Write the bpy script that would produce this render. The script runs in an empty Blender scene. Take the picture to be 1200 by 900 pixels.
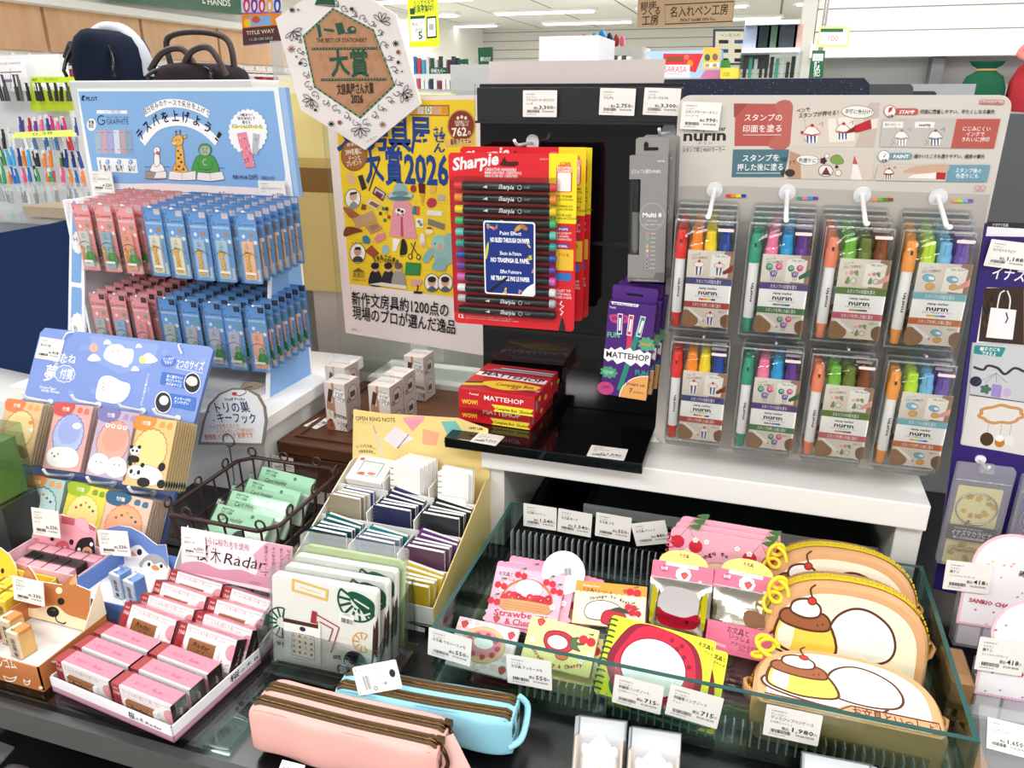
import bpy,math,random
from mathutils import Matrix,Vector
from mathutils.geometry import tessellate_polygon
R=math.radians
rnd=random.Random(7)
SC=bpy.context.scene
COL=SC.collection

# ------------------------------------------------------------------ camera, world, lights, exposure
CAM_P,CAM_YAW,FPX=Vector((0,0,1.5)),R(17.5),900.0
PITCH=R(20.5)
cd=bpy.data.cameras.new('camera')
cd.sensor_fit='HORIZONTAL';cd.sensor_width=36.0;cd.lens=36.0*FPX/1200.0
cd.clip_start=0.02;cd.clip_end=100
cam=bpy.data.objects.new('camera',cd);COL.objects.link(cam)
cam.location=CAM_P;cam.rotation_euler=(math.pi/2-PITCH,0,CAM_YAW)
SC.camera=cam
SC.view_settings.view_transform='Standard';SC.view_settings.look='None'
SC.view_settings.exposure=0.0;SC.view_settings.gamma=1.0
SC.view_settings.use_curve_mapping=False
SC.cycles.transparent_max_bounces=40  # the packs hang many clear layers deep
wd=bpy.data.worlds.new('world');SC.world=wd;wd.use_nodes=True
wd.node_tree.nodes['Background'].inputs[0].default_value=(1.0,0.985,0.96,1)
wd.node_tree.nodes['Background'].inputs[1].default_value=0.48

def lamp(name,loc,sx,sy,watts,rot=(0,0,0)):
    l=bpy.data.lights.new(name,'AREA');l.shape='RECTANGLE';l.size=sx;l.size_y=sy;l.energy=watts
    l.color=(1.0,0.985,0.955)
    o=bpy.data.objects.new(name,l);COL.objects.link(o);o.location=loc;o.rotation_euler=rot
    return o
# the shop's ceiling tubes above the display
for lx,ly,lw in ((-1.6,-0.3,19),(-0.2,-0.6,19),(1.2,-0.3,16),(-1.9,1.6,17),(-0.3,1.5,17),(1.4,1.5,15),(-2.6,3.6,26),(0.2,3.6,26),(-2.6,7.2,34),(-0.5,6.5,48),(-3.6,9.8,50),(-1.5,9.5,60),(1.5,9.5,42),(-1.5,-2.6,42),(0.1,-3.0,48),(1.6,-2.4,34),(3.0,0.2,30)):
    lamp('ceiling_tube',(lx,ly,2.45),1.2,0.25,lw*1.05)

# ------------------------------------------------------------------ measuring: a picture point on a known plane
FW=Vector((-math.sin(CAM_YAW)*math.cos(PITCH),math.cos(CAM_YAW)*math.cos(PITCH),-math.sin(PITCH)))
RT=Vector((math.cos(CAM_YAW),math.sin(CAM_YAW),0));UP=RT.cross(FW)
def ray(px,py): return FW+RT*((px-600)/FPX)-UP*((py-450)/FPX)
def at(px,py,x=None,y=None,z=None):
    r=ray(px,py)
    t=(x-CAM_P.x)/r.x if x is not None else (y-CAM_P.y)/r.y if y is not None else (z-CAM_P.z)/r.z
    return CAM_P+r*t
def frame(o,yaw=0.0,tilt=0.0,roll=0.0):
    """Axes of a panel: x to its right, y up its face (leaning back by tilt), z out of its face towards the shopper."""
    m=Matrix.Rotation(R(yaw),4,'Z') @ Matrix.Rotation(R(90-tilt),4,'X') @ Matrix.Rotation(R(roll),4,'Z')
    m.translation=Vector(o);return m
def loc(M,p,n=0.0):
    """Picture point -> (u, v) on the plane of frame M (n above it)."""
    r=ray(*p);nn=M.col[2].to_3d();o=M.translation+nn*n
    t=(o-CAM_P).dot(nn)/r.dot(nn);h=CAM_P+r*t-M.translation
    return (h.dot(M.col[0].to_3d()),h.dot(M.col[1].to_3d()))
def fit(q,o,yaw=0.0,tilt=0.0):
    """Frame, width and height of a rectangle seen at q = bottom-left, bottom-right, top-right, top-left, on the plane through o."""
    M=frame(o,yaw,tilt);a=[Vector(loc(M,p)) for p in q]
    u=(a[1]-a[0])+(a[2]-a[3]);ang=math.atan2(u.y,u.x)
    w=((a[1]-a[0]).length+(a[2]-a[3]).length)/2;h=((a[3]-a[0]).length+(a[2]-a[1]).length)/2
    c=(a[0]+a[1]+a[2]+a[3])/4
    M2=M @ Matrix.Translation((c.x,c.y,0)) @ Matrix.Rotation(ang,4,'Z') @ Matrix.Translation((-w/2,-h/2,0))
    return M2,w,h
# picture tiles of the survey (each 340 x 255 picture points, measured on a 1200 x 900 enlargement)
def tile(x0,y0,s=340/1200.0): return lambda x,y: (x0+x*s,y0+y*s)
t1,t2,t3,t4=tile(0,0),tile(300,0),tile(600,0),tile(860,0)
t5,t6,t7,t8=tile(0,220),tile(300,220),tile(600,220),tile(860,220)
b1,b2,b3,b4=tile(0,440),tile(200,440),tile(480,440),tile(860,440)
b5,b6,b7,b8=tile(0,645),tile(280,645),tile(560,645),tile(860,645)
def T4(t,*xy): return [t(xy[i],xy[i+1]) for i in range(0,len(xy),2)]

# ------------------------------------------------------------------ colours and materials
_lin={}
def lin(h):
    if isinstance(h,tuple): return h
    if h not in _lin:
        v=[int(h[i:i+2],16)/255 for i in (1,3,5)]
        _lin[h]=tuple(c/12.92 if c <= 0.04045 else ((c+0.055)/1.055) ** 2.4 for c in v)
    return _lin[h]
def base_mat(name,rough,metal=0.0,spec=0.5,grain=0.0):
    m=bpy.data.materials.new(name);m.use_nodes=True;nt=m.node_tree;b=nt.nodes['Principled BSDF']
    a=nt.nodes.new('ShaderNodeAttribute');a.attribute_name='Col'
    b.inputs['Roughness'].default_value=rough;b.inputs['Metallic'].default_value=metal
    b.inputs['Specular IOR Level'].default_value=spec
    nt.links.new(a.outputs['Color'],b.inputs['Base Color'])
    if grain:
        n=nt.nodes.new('ShaderNodeTexNoise');n.inputs['Scale'].default_value=grain
        tc=nt.nodes.new('ShaderNodeTexCoord');bp=nt.nodes.new('ShaderNodeBump')
        nt.links.new(tc.outputs['Object'],n.inputs['Vector']);nt.links.new(n.outputs['Fac'],bp.inputs['Height'])
        bp.inputs['Strength'].default_value=0.25;bp.inputs['Distance'].default_value=0.0006
        nt.links.new(bp.outputs['Normal'],b.inputs['Normal'])
    return m
def clear_mat(name,tint,gloss=0.10,rough=0.03,haze=0.0):
    """Clear plastic or thin glass: mostly transparent, with a sharp sheen and, for film, a little milky haze."""
    m=bpy.data.materials.new(name);m.use_nodes=True;nt=m.node_tree;nt.nodes.clear()
    out=nt.nodes.new('ShaderNodeOutputMaterial');tr=nt.nodes.new('ShaderNodeBsdfTransparent');gl=nt.nodes.new('ShaderNodeBsdfGlossy')
    tr.inputs[0].default_value=(*lin(tint),1);gl.inputs['Roughness'].default_value=rough
    lw=nt.nodes.new('ShaderNodeLayerWeight');lw.inputs[0].default_value=0.25
    mu=nt.nodes.new('ShaderNodeMath');mu.operation='MULTIPLY_ADD';mu.inputs[1].default_value=0.55;mu.inputs[2].default_value=gloss*0.4
    mx=nt.nodes.new('ShaderNodeMixShader')
    nt.links.new(lw.outputs['Fresnel'],mu.inputs[0]);nt.links.new(mu.outputs[0],mx.inputs[0])
    nt.links.new(gl.outputs[0],mx.inputs[2])
    if haze:
        df=nt.nodes.new('ShaderNodeBsdfDiffuse');df.inputs[0].default_value=(0.9,0.92,0.93,1)
        m2=nt.nodes.new('ShaderNodeMixShader');m2.inputs[0].default_value=haze
        nt.links.new(tr.outputs[0],m2.inputs[1]);nt.links.new(df.outputs[0],m2.inputs[2]);nt.links.new(m2.outputs[0],mx.inputs[1])
    else:
        nt.links.new(tr.outputs[0],mx.inputs[1])
    nt.links.new(mx.outputs[0],out.inputs[0])
    return m
def emit_mat(name,col,s):
    m=bpy.data.materials.new(name);m.use_nodes=True;nt=m.node_tree;b=nt.nodes['Principled BSDF']
    b.inputs['Base Color'].default_value=(*lin(col),1);b.inputs['Emission Color'].default_value=(*lin(col),1);b.inputs['Emission Strength'].default_value=s
    return m
def wood_mat(name,c1,c2,scale=(3,40,40)):
    m=bpy.data.materials.new(name);m.use_nodes=True;nt=m.node_tree;b=nt.nodes['Principled BSDF']
    tc=nt.nodes.new('ShaderNodeTexCoord');mp=nt.nodes.new('ShaderNodeMapping');mp.inputs['Scale'].default_value=scale
    n=nt.nodes.new('ShaderNodeTexNoise');n.inputs['Scale'].default_value=4;n.inputs['Detail'].default_value=5
    rp=nt.nodes.new('ShaderNodeValToRGB');rp.color_ramp.elements[0].color=(*lin(c1),1);rp.color_ramp.elements[1].color=(*lin(c2),1)
    rp.color_ramp.elements[0].position=0.3;rp.color_ramp.elements[1].position=0.7
    nt.links.new(tc.outputs['Object'],mp.inputs[0]);nt.links.new(mp.outputs[0],n.inputs['Vector']);nt.links.new(n.outputs['Fac'],rp.inputs[0]);nt.links.new(rp.outputs[0],b.inputs['Base Color'])
    b.inputs['Roughness'].default_value=0.45
    return m
def stripe_mat(name,c1,c2,axis,period,part,rough=0.5):
    """Boards with dark joints every `period` metres along an axis."""
    m=bpy.data.materials.new(name);m.use_nodes=True;nt=m.node_tree;b=nt.nodes['Principled BSDF']
    tc=nt.nodes.new('ShaderNodeTexCoord');sp=nt.nodes.new('ShaderNodeSeparateXYZ');nt.links.new(tc.outputs['Object'],sp.inputs[0])
    d=nt.nodes.new('ShaderNodeMath');d.operation='DIVIDE';d.inputs[1].default_value=period;nt.links.new(sp.outputs[axis],d.inputs[0])
    f=nt.nodes.new('ShaderNodeMath');f.operation='FRACT';nt.links.new(d.outputs[0],f.inputs[0])
    l=nt.nodes.new('ShaderNodeMath');l.operation='LESS_THAN';l.inputs[1].default_value=part;nt.links.new(f.outputs[0],l.inputs[0])
    mx=nt.nodes.new('ShaderNodeMix');mx.data_type='RGBA';mx.inputs[6].default_value=(*lin(c2),1);mx.inputs[7].default_value=(*lin(c1),1)
    nt.links.new(l.outputs[0],mx.inputs[0]);nt.links.new(mx.outputs[2],b.inputs['Base Color']);b.inputs['Roughness'].default_value=rough
    return m
MT={
    'paper': base_mat('printed_paper',0.6,spec=0.3),'card': base_mat('coated_card',0.35,spec=0.4),'plastic': base_mat('moulded_plastic',0.25),
    'gloss': base_mat('polished_acrylic',0.06,spec=0.45),'matte': base_mat('matte_board',0.8,spec=0.2),'fabric': base_mat('woven_fabric',0.85,spec=0.15,grain=900),
    'leather': base_mat('soft_leatherette',0.45,spec=0.35,grain=350),'metal': base_mat('bare_metal',0.25,metal=1.0),'foil': base_mat('crinkled_foil',0.18,metal=1.0,grain=60),
    'paint': base_mat('painted_steel',0.4),'clear': clear_mat('clear_plastic','#fcfdfd',0.03),'film': clear_mat('milky_film','#fafcfc',0.12,0.12,0.16),
    'glass': clear_mat('pane_glass','#e6f3ef',0.12),'edge': clear_mat('glass_edge','#3f8a80',0.3,0.1,0.25),'acryl': clear_mat('acrylic_sheet','#f8fbfa',0.05,0.03,0.0),
    'tube': emit_mat('lit_tube','#fffdf6',3.0),'frost': clear_mat('frosted_box','#dfe6e8',0.15,0.2,0.3),
}

# ------------------------------------------------------------------ mesh collector
class G:
    def __init__(s): s.v,s.f,s.c,s.m,s.sm=[],[],[],[],[];s.M=Matrix();s.mats=[]
    def mi(s,m):
        if m not in s.mats: s.mats.append(m)
        return s.mats.index(m)
    def add(s,vs,fs,col,mat='paper',smooth=False):
        b=len(s.v);s.v.extend((s.M @ Vector(p)) for p in vs);k=s.mi(mat);c=lin(col)
        for f in fs: s.f.append(tuple(b+i for i in f));s.c.append(c);s.m.append(k);s.sm.append(smooth)
        return s
    def box(s,x0,y0,z0,x1,y1,z1,col,mat='paper'):
        v=[(x0,y0,z0),(x1,y0,z0),(x1,y1,z0),(x0,y1,z0),(x0,y0,z1),(x1,y0,z1),(x1,y1,z1),(x0,y1,z1)]
        return s.add(v,[(3,2,1,0),(4,5,6,7),(0,1,5,4),(1,2,6,5),(2,3,7,6),(3,0,4,7)],col,mat)
    def prism(s,pts,z0,z1,col,mat='paper',side=None,smooth=False):
        """Outline in x, y (counter-clockwise) from z0 to z1."""
        n=len(pts);v=[(x,y,z0) for x,y in pts]+[(x,y,z1) for x,y in pts]
        s.add(v,[tuple(range(n-1,-1,-1)),tuple(range(n,2*n))],col,mat)
        return s.add(v,[(i,(i+1) % n,n+(i+1) % n,n+i) for i in range(n)],side or col,mat,smooth)
    def tube(s,pts,r,col,mat='plastic',n=8,closed=False,caps=True):
        pts=[Vector(p) for p in pts];k=len(pts);rings=[]
        rad=r if isinstance(r,(list,tuple)) else [r]*k
        ref=None
        for i,p in enumerate(pts):
            a=pts[(i-1) % k] if (i or closed) else p;b=pts[(i+1) % k] if (i < k-1 or closed) else p
            t=(b-a).normalized()
            if ref is None: ref=Vector((0,0,1)) if abs(t.z) < 0.9 else Vector((1,0,0))
            u=t.cross(ref).normalized();w=u.cross(t).normalized();ref=w
            rings.append([p+(u*math.cos(j*2*math.pi/n)+w*math.sin(j*2*math.pi/n))*rad[i] for j in range(n)])
        v=[q for rr in rings for q in rr];f=[]
        for i in range(k if closed else k-1):
            a,b=i*n,((i+1) % k)*n
            f += [(a+j,a+(j+1) % n,b+(j+1) % n,b+j) for j in range(n)]
        s.add(v,f,col,mat,True)
        if caps and not closed: s.add(v,[tuple(range(n)),tuple(range((k-1)*n+n-1,(k-1)*n-1,-1))],col,mat)
        return s
    def loft(s,rings,col,mat='leather',caps=True,smooth=True):
        n=len(rings[0]);v=[q for r in rings for q in r];f=[]
        for i in range(len(rings)-1): f += [(i*n+j,i*n+(j+1) % n,(i+1)*n+(j+1) % n,(i+1)*n+j) for j in range(n)]
        s.add(v,f,col,mat,smooth)
        if caps: s.add(v,[tuple(range(n-1,-1,-1)),tuple(range((len(rings)-1)*n,len(rings)*n))],col,mat)
        return s
    def lathe(s,prof,col,mat='plastic',n=20):
        rings=[[(r*math.cos(j*2*math.pi/n),r*math.sin(j*2*math.pi/n),z) for j in range(n)] for r,z in prof]
        return s.loft(rings,col,mat)
    def ball(s,c,rx,ry,rz,col,mat='plastic',n=16,k=8):
        rings=[]
        for i in range(1,k):
            a=math.pi*i/k
            rings.append([(c[0]+rx*math.sin(a)*math.cos(j*2*math.pi/n),c[1]+ry*math.sin(a)*math.sin(j*2*math.pi/n),c[2]-rz*math.cos(a)) for j in range(n)])
        return s.loft(rings,col,mat)
    def build(s,name,parent=None,M=None,bevel=0.0,mods=None):
        me=bpy.data.meshes.new(name);me.from_pydata([tuple(p) for p in s.v],[],s.f)
        for m in s.mats: me.materials.append(MT[m] if isinstance(m,str) else m)
        me.polygons.foreach_set('material_index',s.m);me.polygons.foreach_set('use_smooth',s.sm)
        ca=me.color_attributes.new('Col','FLOAT_COLOR','CORNER');buf=[]
        for p,c in zip(s.f,s.c): buf += [c[0],c[1],c[2],1.0]*len(p)
        ca.data.foreach_set('color',buf);me.update()
        o=bpy.data.objects.new(name,me);COL.objects.link(o)
        if M is not None: o.matrix_local=M
        if parent is not None: o.parent=parent
        if bevel:
            b=o.modifiers.new('bevel','BEVEL');b.width=bevel;b.segments=2;b.limit_method='ANGLE';b.angle_limit=R(50)
        return o
def tag(o,label,cat,group=None):
    o['label']=label;o['category']=cat
    if group: o['group']=group
    return o
def struct(o): o['kind']='structure';return o
def empty(name,M=None,label=None,cat=None,group=None):
    o=bpy.data.objects.new(name,None);COL.objects.link(o);o.empty_display_size=0.02
    if M is not None: o.matrix_world=M
    if label: tag(o,label,cat,group)
    return o
def dup(o,M,label=None,parent=None):
    """A copy of a thing together with copies of its parts and sub-parts."""
    c=o.copy();COL.objects.link(c)
    if parent is None: c.matrix_world=M
    else: c.parent=parent
    if label: c['label']=label
    for ch in list(o.children): dup(ch,None,None,c)
    return c
def rrect(x0,y0,x1,y1,r,n=5):
    r=min(r,abs(x1-x0)/2.01,abs(y1-y0)/2.01);o=[]
    for cx,cy,a in ((x1-r,y0+r,-90),(x1-r,y1-r,0),(x0+r,y1-r,90),(x0+r,y0+r,180)):
        for i in range(n+1):
            t=R(a+90.0*i/n);o.append((cx+r*math.cos(t),cy+r*math.sin(t)))
    return o
def ellp(cx,cy,rx,ry,n=24,rot=0.0):
    c,s_=math.cos(R(rot)),math.sin(R(rot));o=[]
    for i in range(n):
        a=2*math.pi*i/n;x,y=rx*math.cos(a),ry*math.sin(a);o.append((cx+x*c-y*s_,cy+x*s_+y*c))
    return o
def smooth_poly(pts,n=5):
    """Closed smooth outline through the points."""
    o=[];k=len(pts)
    for i in range(k):
        p0,p1,p2,p3=pts[i-1],pts[i],pts[(i+1) % k],pts[(i+2) % k]
        for j in range(n):
            t=j/n
            o.append(tuple(0.5*(2*p1[d]+(p2[d]-p0[d])*t+(2*p0[d]-5*p1[d]+4*p2[d]-p3[d])*t*t+(3*p1[d]-p0[d]-3*p2[d]+p3[d])*t ** 3) for d in (0,1)))
    return o
def smooth_line(pts,n=6):
    o=[];k=len(pts)
    for i in range(k-1):
        p0,p1,p2,p3=pts[max(i-1,0)],pts[i],pts[i+1],pts[min(i+2,k-1)]
        for j in range(n):
            t=j/n
            o.append(tuple(0.5*(2*p1[d]+(p2[d]-p0[d])*t+(2*p0[d]-5*p1[d]+4*p2[d]-p3[d])*t*t+(3*p1[d]-p0[d]-3*p2[d]+p3[d])*t ** 3) for d in range(len(p1))))
    o.append(tuple(pts[-1]));return o

# ------------------------------------------------------------------ lettering
_fc=bpy.data.curves.new('lettering','FONT');_fo=bpy.data.objects.new('lettering',_fc);COL.objects.link(_fo)  # unlinked and removed at the end
_tc={}
def glyphs(t,bold=0.0,res=2):
    k=(t,bold,res)
    if k not in _tc:
        _fc.body=t;_fc.offset=bold;_fc.resolution_u=res;_fc.size=1.0
        _fo.update_tag();bpy.context.view_layer.update()
        dg=bpy.context.evaluated_depsgraph_get();ev=_fo.evaluated_get(dg);me=ev.to_mesh()
        vs=[(v.co.x,v.co.y) for v in me.vertices];fs=[tuple(p.vertices) for p in me.polygons];ev.to_mesh_clear()
        w=max((v[0] for v in vs),default=1.0)
        _tc[k]=(vs,fs,w)
    return _tc[k]

class Ink:
    """Printing on the plane of a frame: every call lies a hair above the one before. With px=True points are read from the picture."""
    def __init__(s,M,px=True,step=0.000015,n0=0.0001,mat='paper'):
        s.g=G();s.M=M;s.px=px;s.n=n0;s.step=step;s.mat=mat
    def P(s,p): return loc(s.M,p) if s.px else p
    def up(s): s.n += s.step;return s.n
    def sc(s,p):
        if not s.px: return 1.0
        a,b,c=s.P(p),s.P((p[0]+1,p[1])),s.P((p[0],p[1]+1))
        return math.sqrt(abs((b[0]-a[0])*(c[1]-a[1])-(b[1]-a[1])*(c[0]-a[0])))
    def raw(s,pts,col):
        """Fill an outline given in plane metres."""
        n=s.up();v3=[Vector((x,y,0)) for x,y in pts]
        ar=sum(pts[i][0]*pts[(i+1) % len(pts)][1]-pts[(i+1) % len(pts)][0]*pts[i][1] for i in range(len(pts)))
        if len(pts) > 4:
            tri=tessellate_polygon([v3]);fs=[]
            for a,b,c in tri:
                cr=(v3[b]-v3[a]).cross(v3[c]-v3[a]).z
                fs.append((a,b,c) if cr > 0 else (a,c,b))
        else: fs=[tuple(range(len(pts)))] if ar > 0 else [tuple(range(len(pts)-1,-1,-1))]
        s.g.add([(x,y,n) for x,y in pts],fs,col,s.mat);return s
    def poly(s,pts,col): return s.raw([s.P(p) for p in pts],col)
    def blob(s,pts,col,line=None,w=1.0,n=5):
        q=smooth_poly(pts,n);s.poly(q,col)
        if line: s.line(q+[q[0]],w,line)
        return s
    def line(s,pts,w,col,wide=False):
        q=[Vector(s.P(p)) for p in pts];k=s.sc(pts[0])*w/2;n=s.up();L,Rr=[],[]
        closed=(q[0]-q[-1]).length < 1e-6
        for i,p in enumerate(q):
            a=q[i-1] if i else (q[-2] if closed else p);b=q[i+1] if i < len(q)-1 else (q[1] if closed else p)
            d=(b-a);d=d.normalized() if d.length > 1e-9 else Vector((1,0));t=Vector((-d.y,d.x))*k
            L.append(p+t);Rr.append(p-t)
        m=len(q);s.g.add([(p.x,p.y,n) for p in L]+[(p.x,p.y,n) for p in Rr],[(m+i,m+i+1,i+1,i) for i in range(m-1)],col,s.mat);return s
    def ell(s,c,rx,ry,col,rot=0.0,n=22,line=None,w=1.0):
        """An ellipse: radii in picture points (or metres)."""
        q=ellp(c[0],c[1],rx,ry,n,rot);s.poly(q,col)
        if line: s.line(q+[q[0]],w,line)
        return s
    def scal(s,c,rx,ry,k,col,d=0.09,rot=0.0,line=None,w=1.0):
        q=[]
        for i in range(k*6):
            a=2*math.pi*i/(k*6);f=1-d+d*abs(math.cos(a*k/2));x,y=rx*f*math.cos(a),ry*f*math.sin(a)
            q.append((c[0]+x*math.cos(R(rot))-y*math.sin(R(rot)),c[1]+x*math.sin(R(rot))+y*math.cos(R(rot))))
        s.poly(q,col)
        if line: s.line(q+[q[0]],w,line)
        return s
    def rect(s,q,col,r=0.0):
        """Four corners (any order round) with optional corner radius, in picture points or metres."""
        if not r: return s.poly(q,col)
        a=[Vector(s.P(p)) for p in q];k=r*s.sc(q[0]);o=[]
        for i in range(4):
            p,p0,p1=a[i],a[i-1],a[(i+1) % 4]
            d0,d1=(p0-p).normalized(),(p1-p).normalized();kk=min(k,(p0-p).length/2.05,(p1-p).length/2.05)
            for j in range(5):
                t=j/4;A,B=p+d0*kk,p+d1*kk;o.append(tuple(A*(1-t) ** 2+p*2*t*(1-t)+B*t*t))
        return s.raw(o,col)
    def box(s,x0,y0,x1,y1,col,r=0.0): return s.rect([(x0,y0),(x1,y0),(x1,y1),(x0,y1)],col,r)
    def text(s,t,p0,p1,h,col,bold=0.0,shear=0.0,res=1):
        """Text from p0 to p1 along its baseline, capitals h tall (picture points or metres)."""
        a,b=Vector(s.P(p0)),Vector(s.P(p1));d=b-a;w=d.length
        if w < 1e-6: return s
        cjk=any(ord(ch) > 0x2e80 for ch in t);b0=min(bold,.012 if cjk else .03);ex=min(max(0.0,bold-.015)*.4,.012) if cjk else 0.0
        vs,fs,tw=glyphs(t,b0,max(res,2 if h*s.sc(p0) > .006 else 1));k=h*s.sc(p0)/0.73;sx=w/max(tw,1e-6);d.normalize();e=Vector((-d.y,d.x));n=s.up()
        for ox,oy in (((0,0),) if ex <= 0 else ((-ex,-ex),(ex,-ex),(-ex,ex),(ex,ex),(0,0))):
            o=[];n += 4e-6
            for x,y in vs:
                q=a+d*((x+ox)*sx+(y+oy)*k*shear)+e*((y+oy)*k);o.append((q.x,q.y,n))
            s.g.add(o,fs,col,s.mat)
        return s
    def vtext(s,t,p0,p1,wd,col,bold=0.0):
        """Upright text running down from p0 to p1; wd = width of a character."""
        k=len(t)
        for i,ch in enumerate(t):
            f=(i+0.9)/k;x=p0[0]+(p1[0]-p0[0])*f;y=p0[1]+(p1[1]-p0[1])*f
            s.text(ch,(x-wd/2,y),(x+wd/2,y+(p1[0]-p0[0])*-0.0),abs(p1[1]-p0[1])/k*0.72,col,bold)
        return s
    def arc(s,t,pts,h,col,bold=0.0,cw=0.85):
        """Text set along a curve through the points."""
        ln=smooth_line([s.P(p) for p in pts],8);k=h*s.sc(pts[0]);seg=[0]
        for i in range(1,len(ln)): seg.append(seg[-1]+math.dist(ln[i],ln[i-1]))
        px,s.px=s.px,False
        for i,ch in enumerate(t):
            if ch == ' ': continue
            d0=seg[-1]*i/len(t);d1=seg[-1]*(i+cw)/len(t);pp=[]
            for d in (d0,d1):
                j=max(1,next((m for m in range(len(seg)) if seg[m] >= d),len(seg)-1));f=(d-seg[j-1])/max(seg[j]-seg[j-1],1e-9)
                pp.append((ln[j-1][0]+(ln[j][0]-ln[j-1][0])*f,ln[j-1][1]+(ln[j][1]-ln[j-1][1])*f))
            s.n -= s.step if i else 0;s.text(ch,pp[0],pp[1],k,col,bold)
        s.px=px;return s
    def bars(s,p0,p1,h,col='#222222',n=14,seed=1):
        """A bar code along p0 - p1."""
        rr=random.Random(seed);a,b=Vector(s.P(p0)),Vector(s.P(p1));d=b-a;e=Vector((-d.y,d.x)).normalized()*(h*s.sc(p0));nn=s.up();vs,fs=[],[]
        for i in range(n):
            q=a+d*(i/n);r_=q+d*((0.3+0.5*rr.random())/n);k=len(vs)
            vs += [(q.x,q.y,nn),(r_.x,r_.y,nn),(r_.x+e.x,r_.y+e.y,nn),(q.x+e.x,q.y+e.y,nn)];fs.append((k,k+1,k+2,k+3))
        s.g.add(vs,fs,col,s.mat);return s
    def build(s,parent,name='print',M=None): return s.g.build(name,parent,M)

def board(name,M,w,h,t,col,mat='paper',r=0.0,side=None,parent=None,bevel=0.0):
    g=G();g.prism(rrect(0,0,w,h,r) if r else [(0,0),(w,0),(w,h),(0,h)],-t,0,col,mat,side)
    return g.build(name,parent,M,bevel)
def board_px(name,M,pts,t,col,mat='paper',side=None,parent=None,smooth=False,vmin=None):
    q=[loc(M,p) for p in pts]
    if vmin is not None: q=[(a,max(b,vmin)) for a,b in q]
    if sum(q[i][0]*q[(i+1) % len(q)][1]-q[(i+1) % len(q)][0]*q[i][1] for i in range(len(q))) < 0: q.reverse()
    g=G();g.prism(q,-t,0,col,mat,side);return g.build(name,parent,M)
def box_thing(name,M,w,h,d,col,mat='card',parent=None,bevel=0.0008):
    g=G();g.box(0,0,-d,w,h,0,col,mat);return g.build(name,parent,M,bevel)

TAGC='#efebe6'
def price_card(M,w,h,price,lines,label,group=None,name='price_card',sleeve=False,t=0.0006,small='税抜',yen='円',pre='税込'):
    """Shop price card: shop name, two lines of goods name, bold price, bar code."""
    o=board(name,M,w,h,t,TAGC,'card',r=w*0.02);tag(o,label,'price card',group)
    k=Ink(M,px=False,n0=0.00012)
    k.text('HANDS',(w*.10,h*.83),(w*.38,h*.83),h*.055,'#444444')
    k.text(lines[0],(w*.10,h*.715),(w*(.10+min(.74,.055*len(lines[0]))),h*.715),h*.06,'#555555')
    k.text(lines[1],(w*.10,h*.59),(w*(.10+min(.82,.07*len(lines[1]))),h*.59),h*.09,'#222222',.01)
    if len(lines) > 2: k.text(lines[2],(w*.10,h*.47),(w*(.10+min(.7,.05*len(lines[2]))),h*.47),h*.06,'#444444')
    pw=.085*len(price)
    k.text(pre,(w*(.90-pw-.15),h*.30),(w*(.90-pw-.02),h*.30),h*.08,'#222222',.02)
    k.text(price,(w*(.90-pw),h*.295),(w*.895,h*.295),h*.145,'#181818',.02)
    k.text(yen,(w*.90,h*.30),(w*.95,h*.30),h*.07,'#222222')
    k.bars((w*.13,h*.16),(w*.50,h*.16),h*.11,n=18,seed=len(label)+ord(price[0]))
    k.text('4901478112005',(w*.10,h*.08),(w*.40,h*.08),h*.045,'#555555')
    k.text('税抜価格',(w*.58,h*.18),(w*.92,h*.18),h*.055,'#666666')
    k.build(o);return o
def card_at(q,o,yaw,tilt,price,lines,label,group=None,**kw):
    M,w,h=fit(q,o,yaw,tilt);return price_card(M,w,h,price,lines,label,group,**kw)
# ================================================================== THE ROOM
def plain(name,x0,y0,z0,x1,y1,z1,col,mat='matte',bevel=0.0):
    g=G();g.box(x0,y0,z0,x1,y1,z1,col,mat);return g.build(name,None,None,bevel)
floor_m=stripe_mat('floor_tiles','#d9d6cb','#e4e2d8',1,0.45,0.012,0.35)
struct(plain('floor',-7,-1.5,-0.05,6,13.2,0,'#ffffff',floor_m))
ceil_m=stripe_mat('ceiling_boards','#77777a','#cfcfca',0,0.9,0.03,0.9)
struct(plain('ceiling',-9,4.6,2.52,6,13.2,2.6,'#ffffff',ceil_m))
slat_m=stripe_mat('slatted_wall','#8a8a86','#d2d1cb',2,0.13,0.10,0.6)
struct(plain('wall_back',-9,13.0,0,6,13.2,2.52,'#ffffff',slat_m))
struct(plain('wall_left',-4.75,2.6,0,-4.6,13.0,2.52,'#ecebe6'))
wood_l=wood_mat('pale_wood','#cfa075','#dcb188',(1,3,1))
for i,(a,b) in enumerate(((3.1,4.33),(4.36,5.2),(5.23,6.1),(6.13,7.6))):
    g=G();g.box(-4.6,a,1.78,-4.57,b,2.05,'#ffffff',wood_l);struct(g.build('trim_%d' % (i+1)))
g=G();g.box(-4.6,3.0,2.05,-4.45,9.0,2.10,'#eeeeea','matte');g.box(-4.6,3.0,2.10,-4.5,9.0,2.5,'#dddcd6','matte');struct(g.build('trim_5'))
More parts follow.
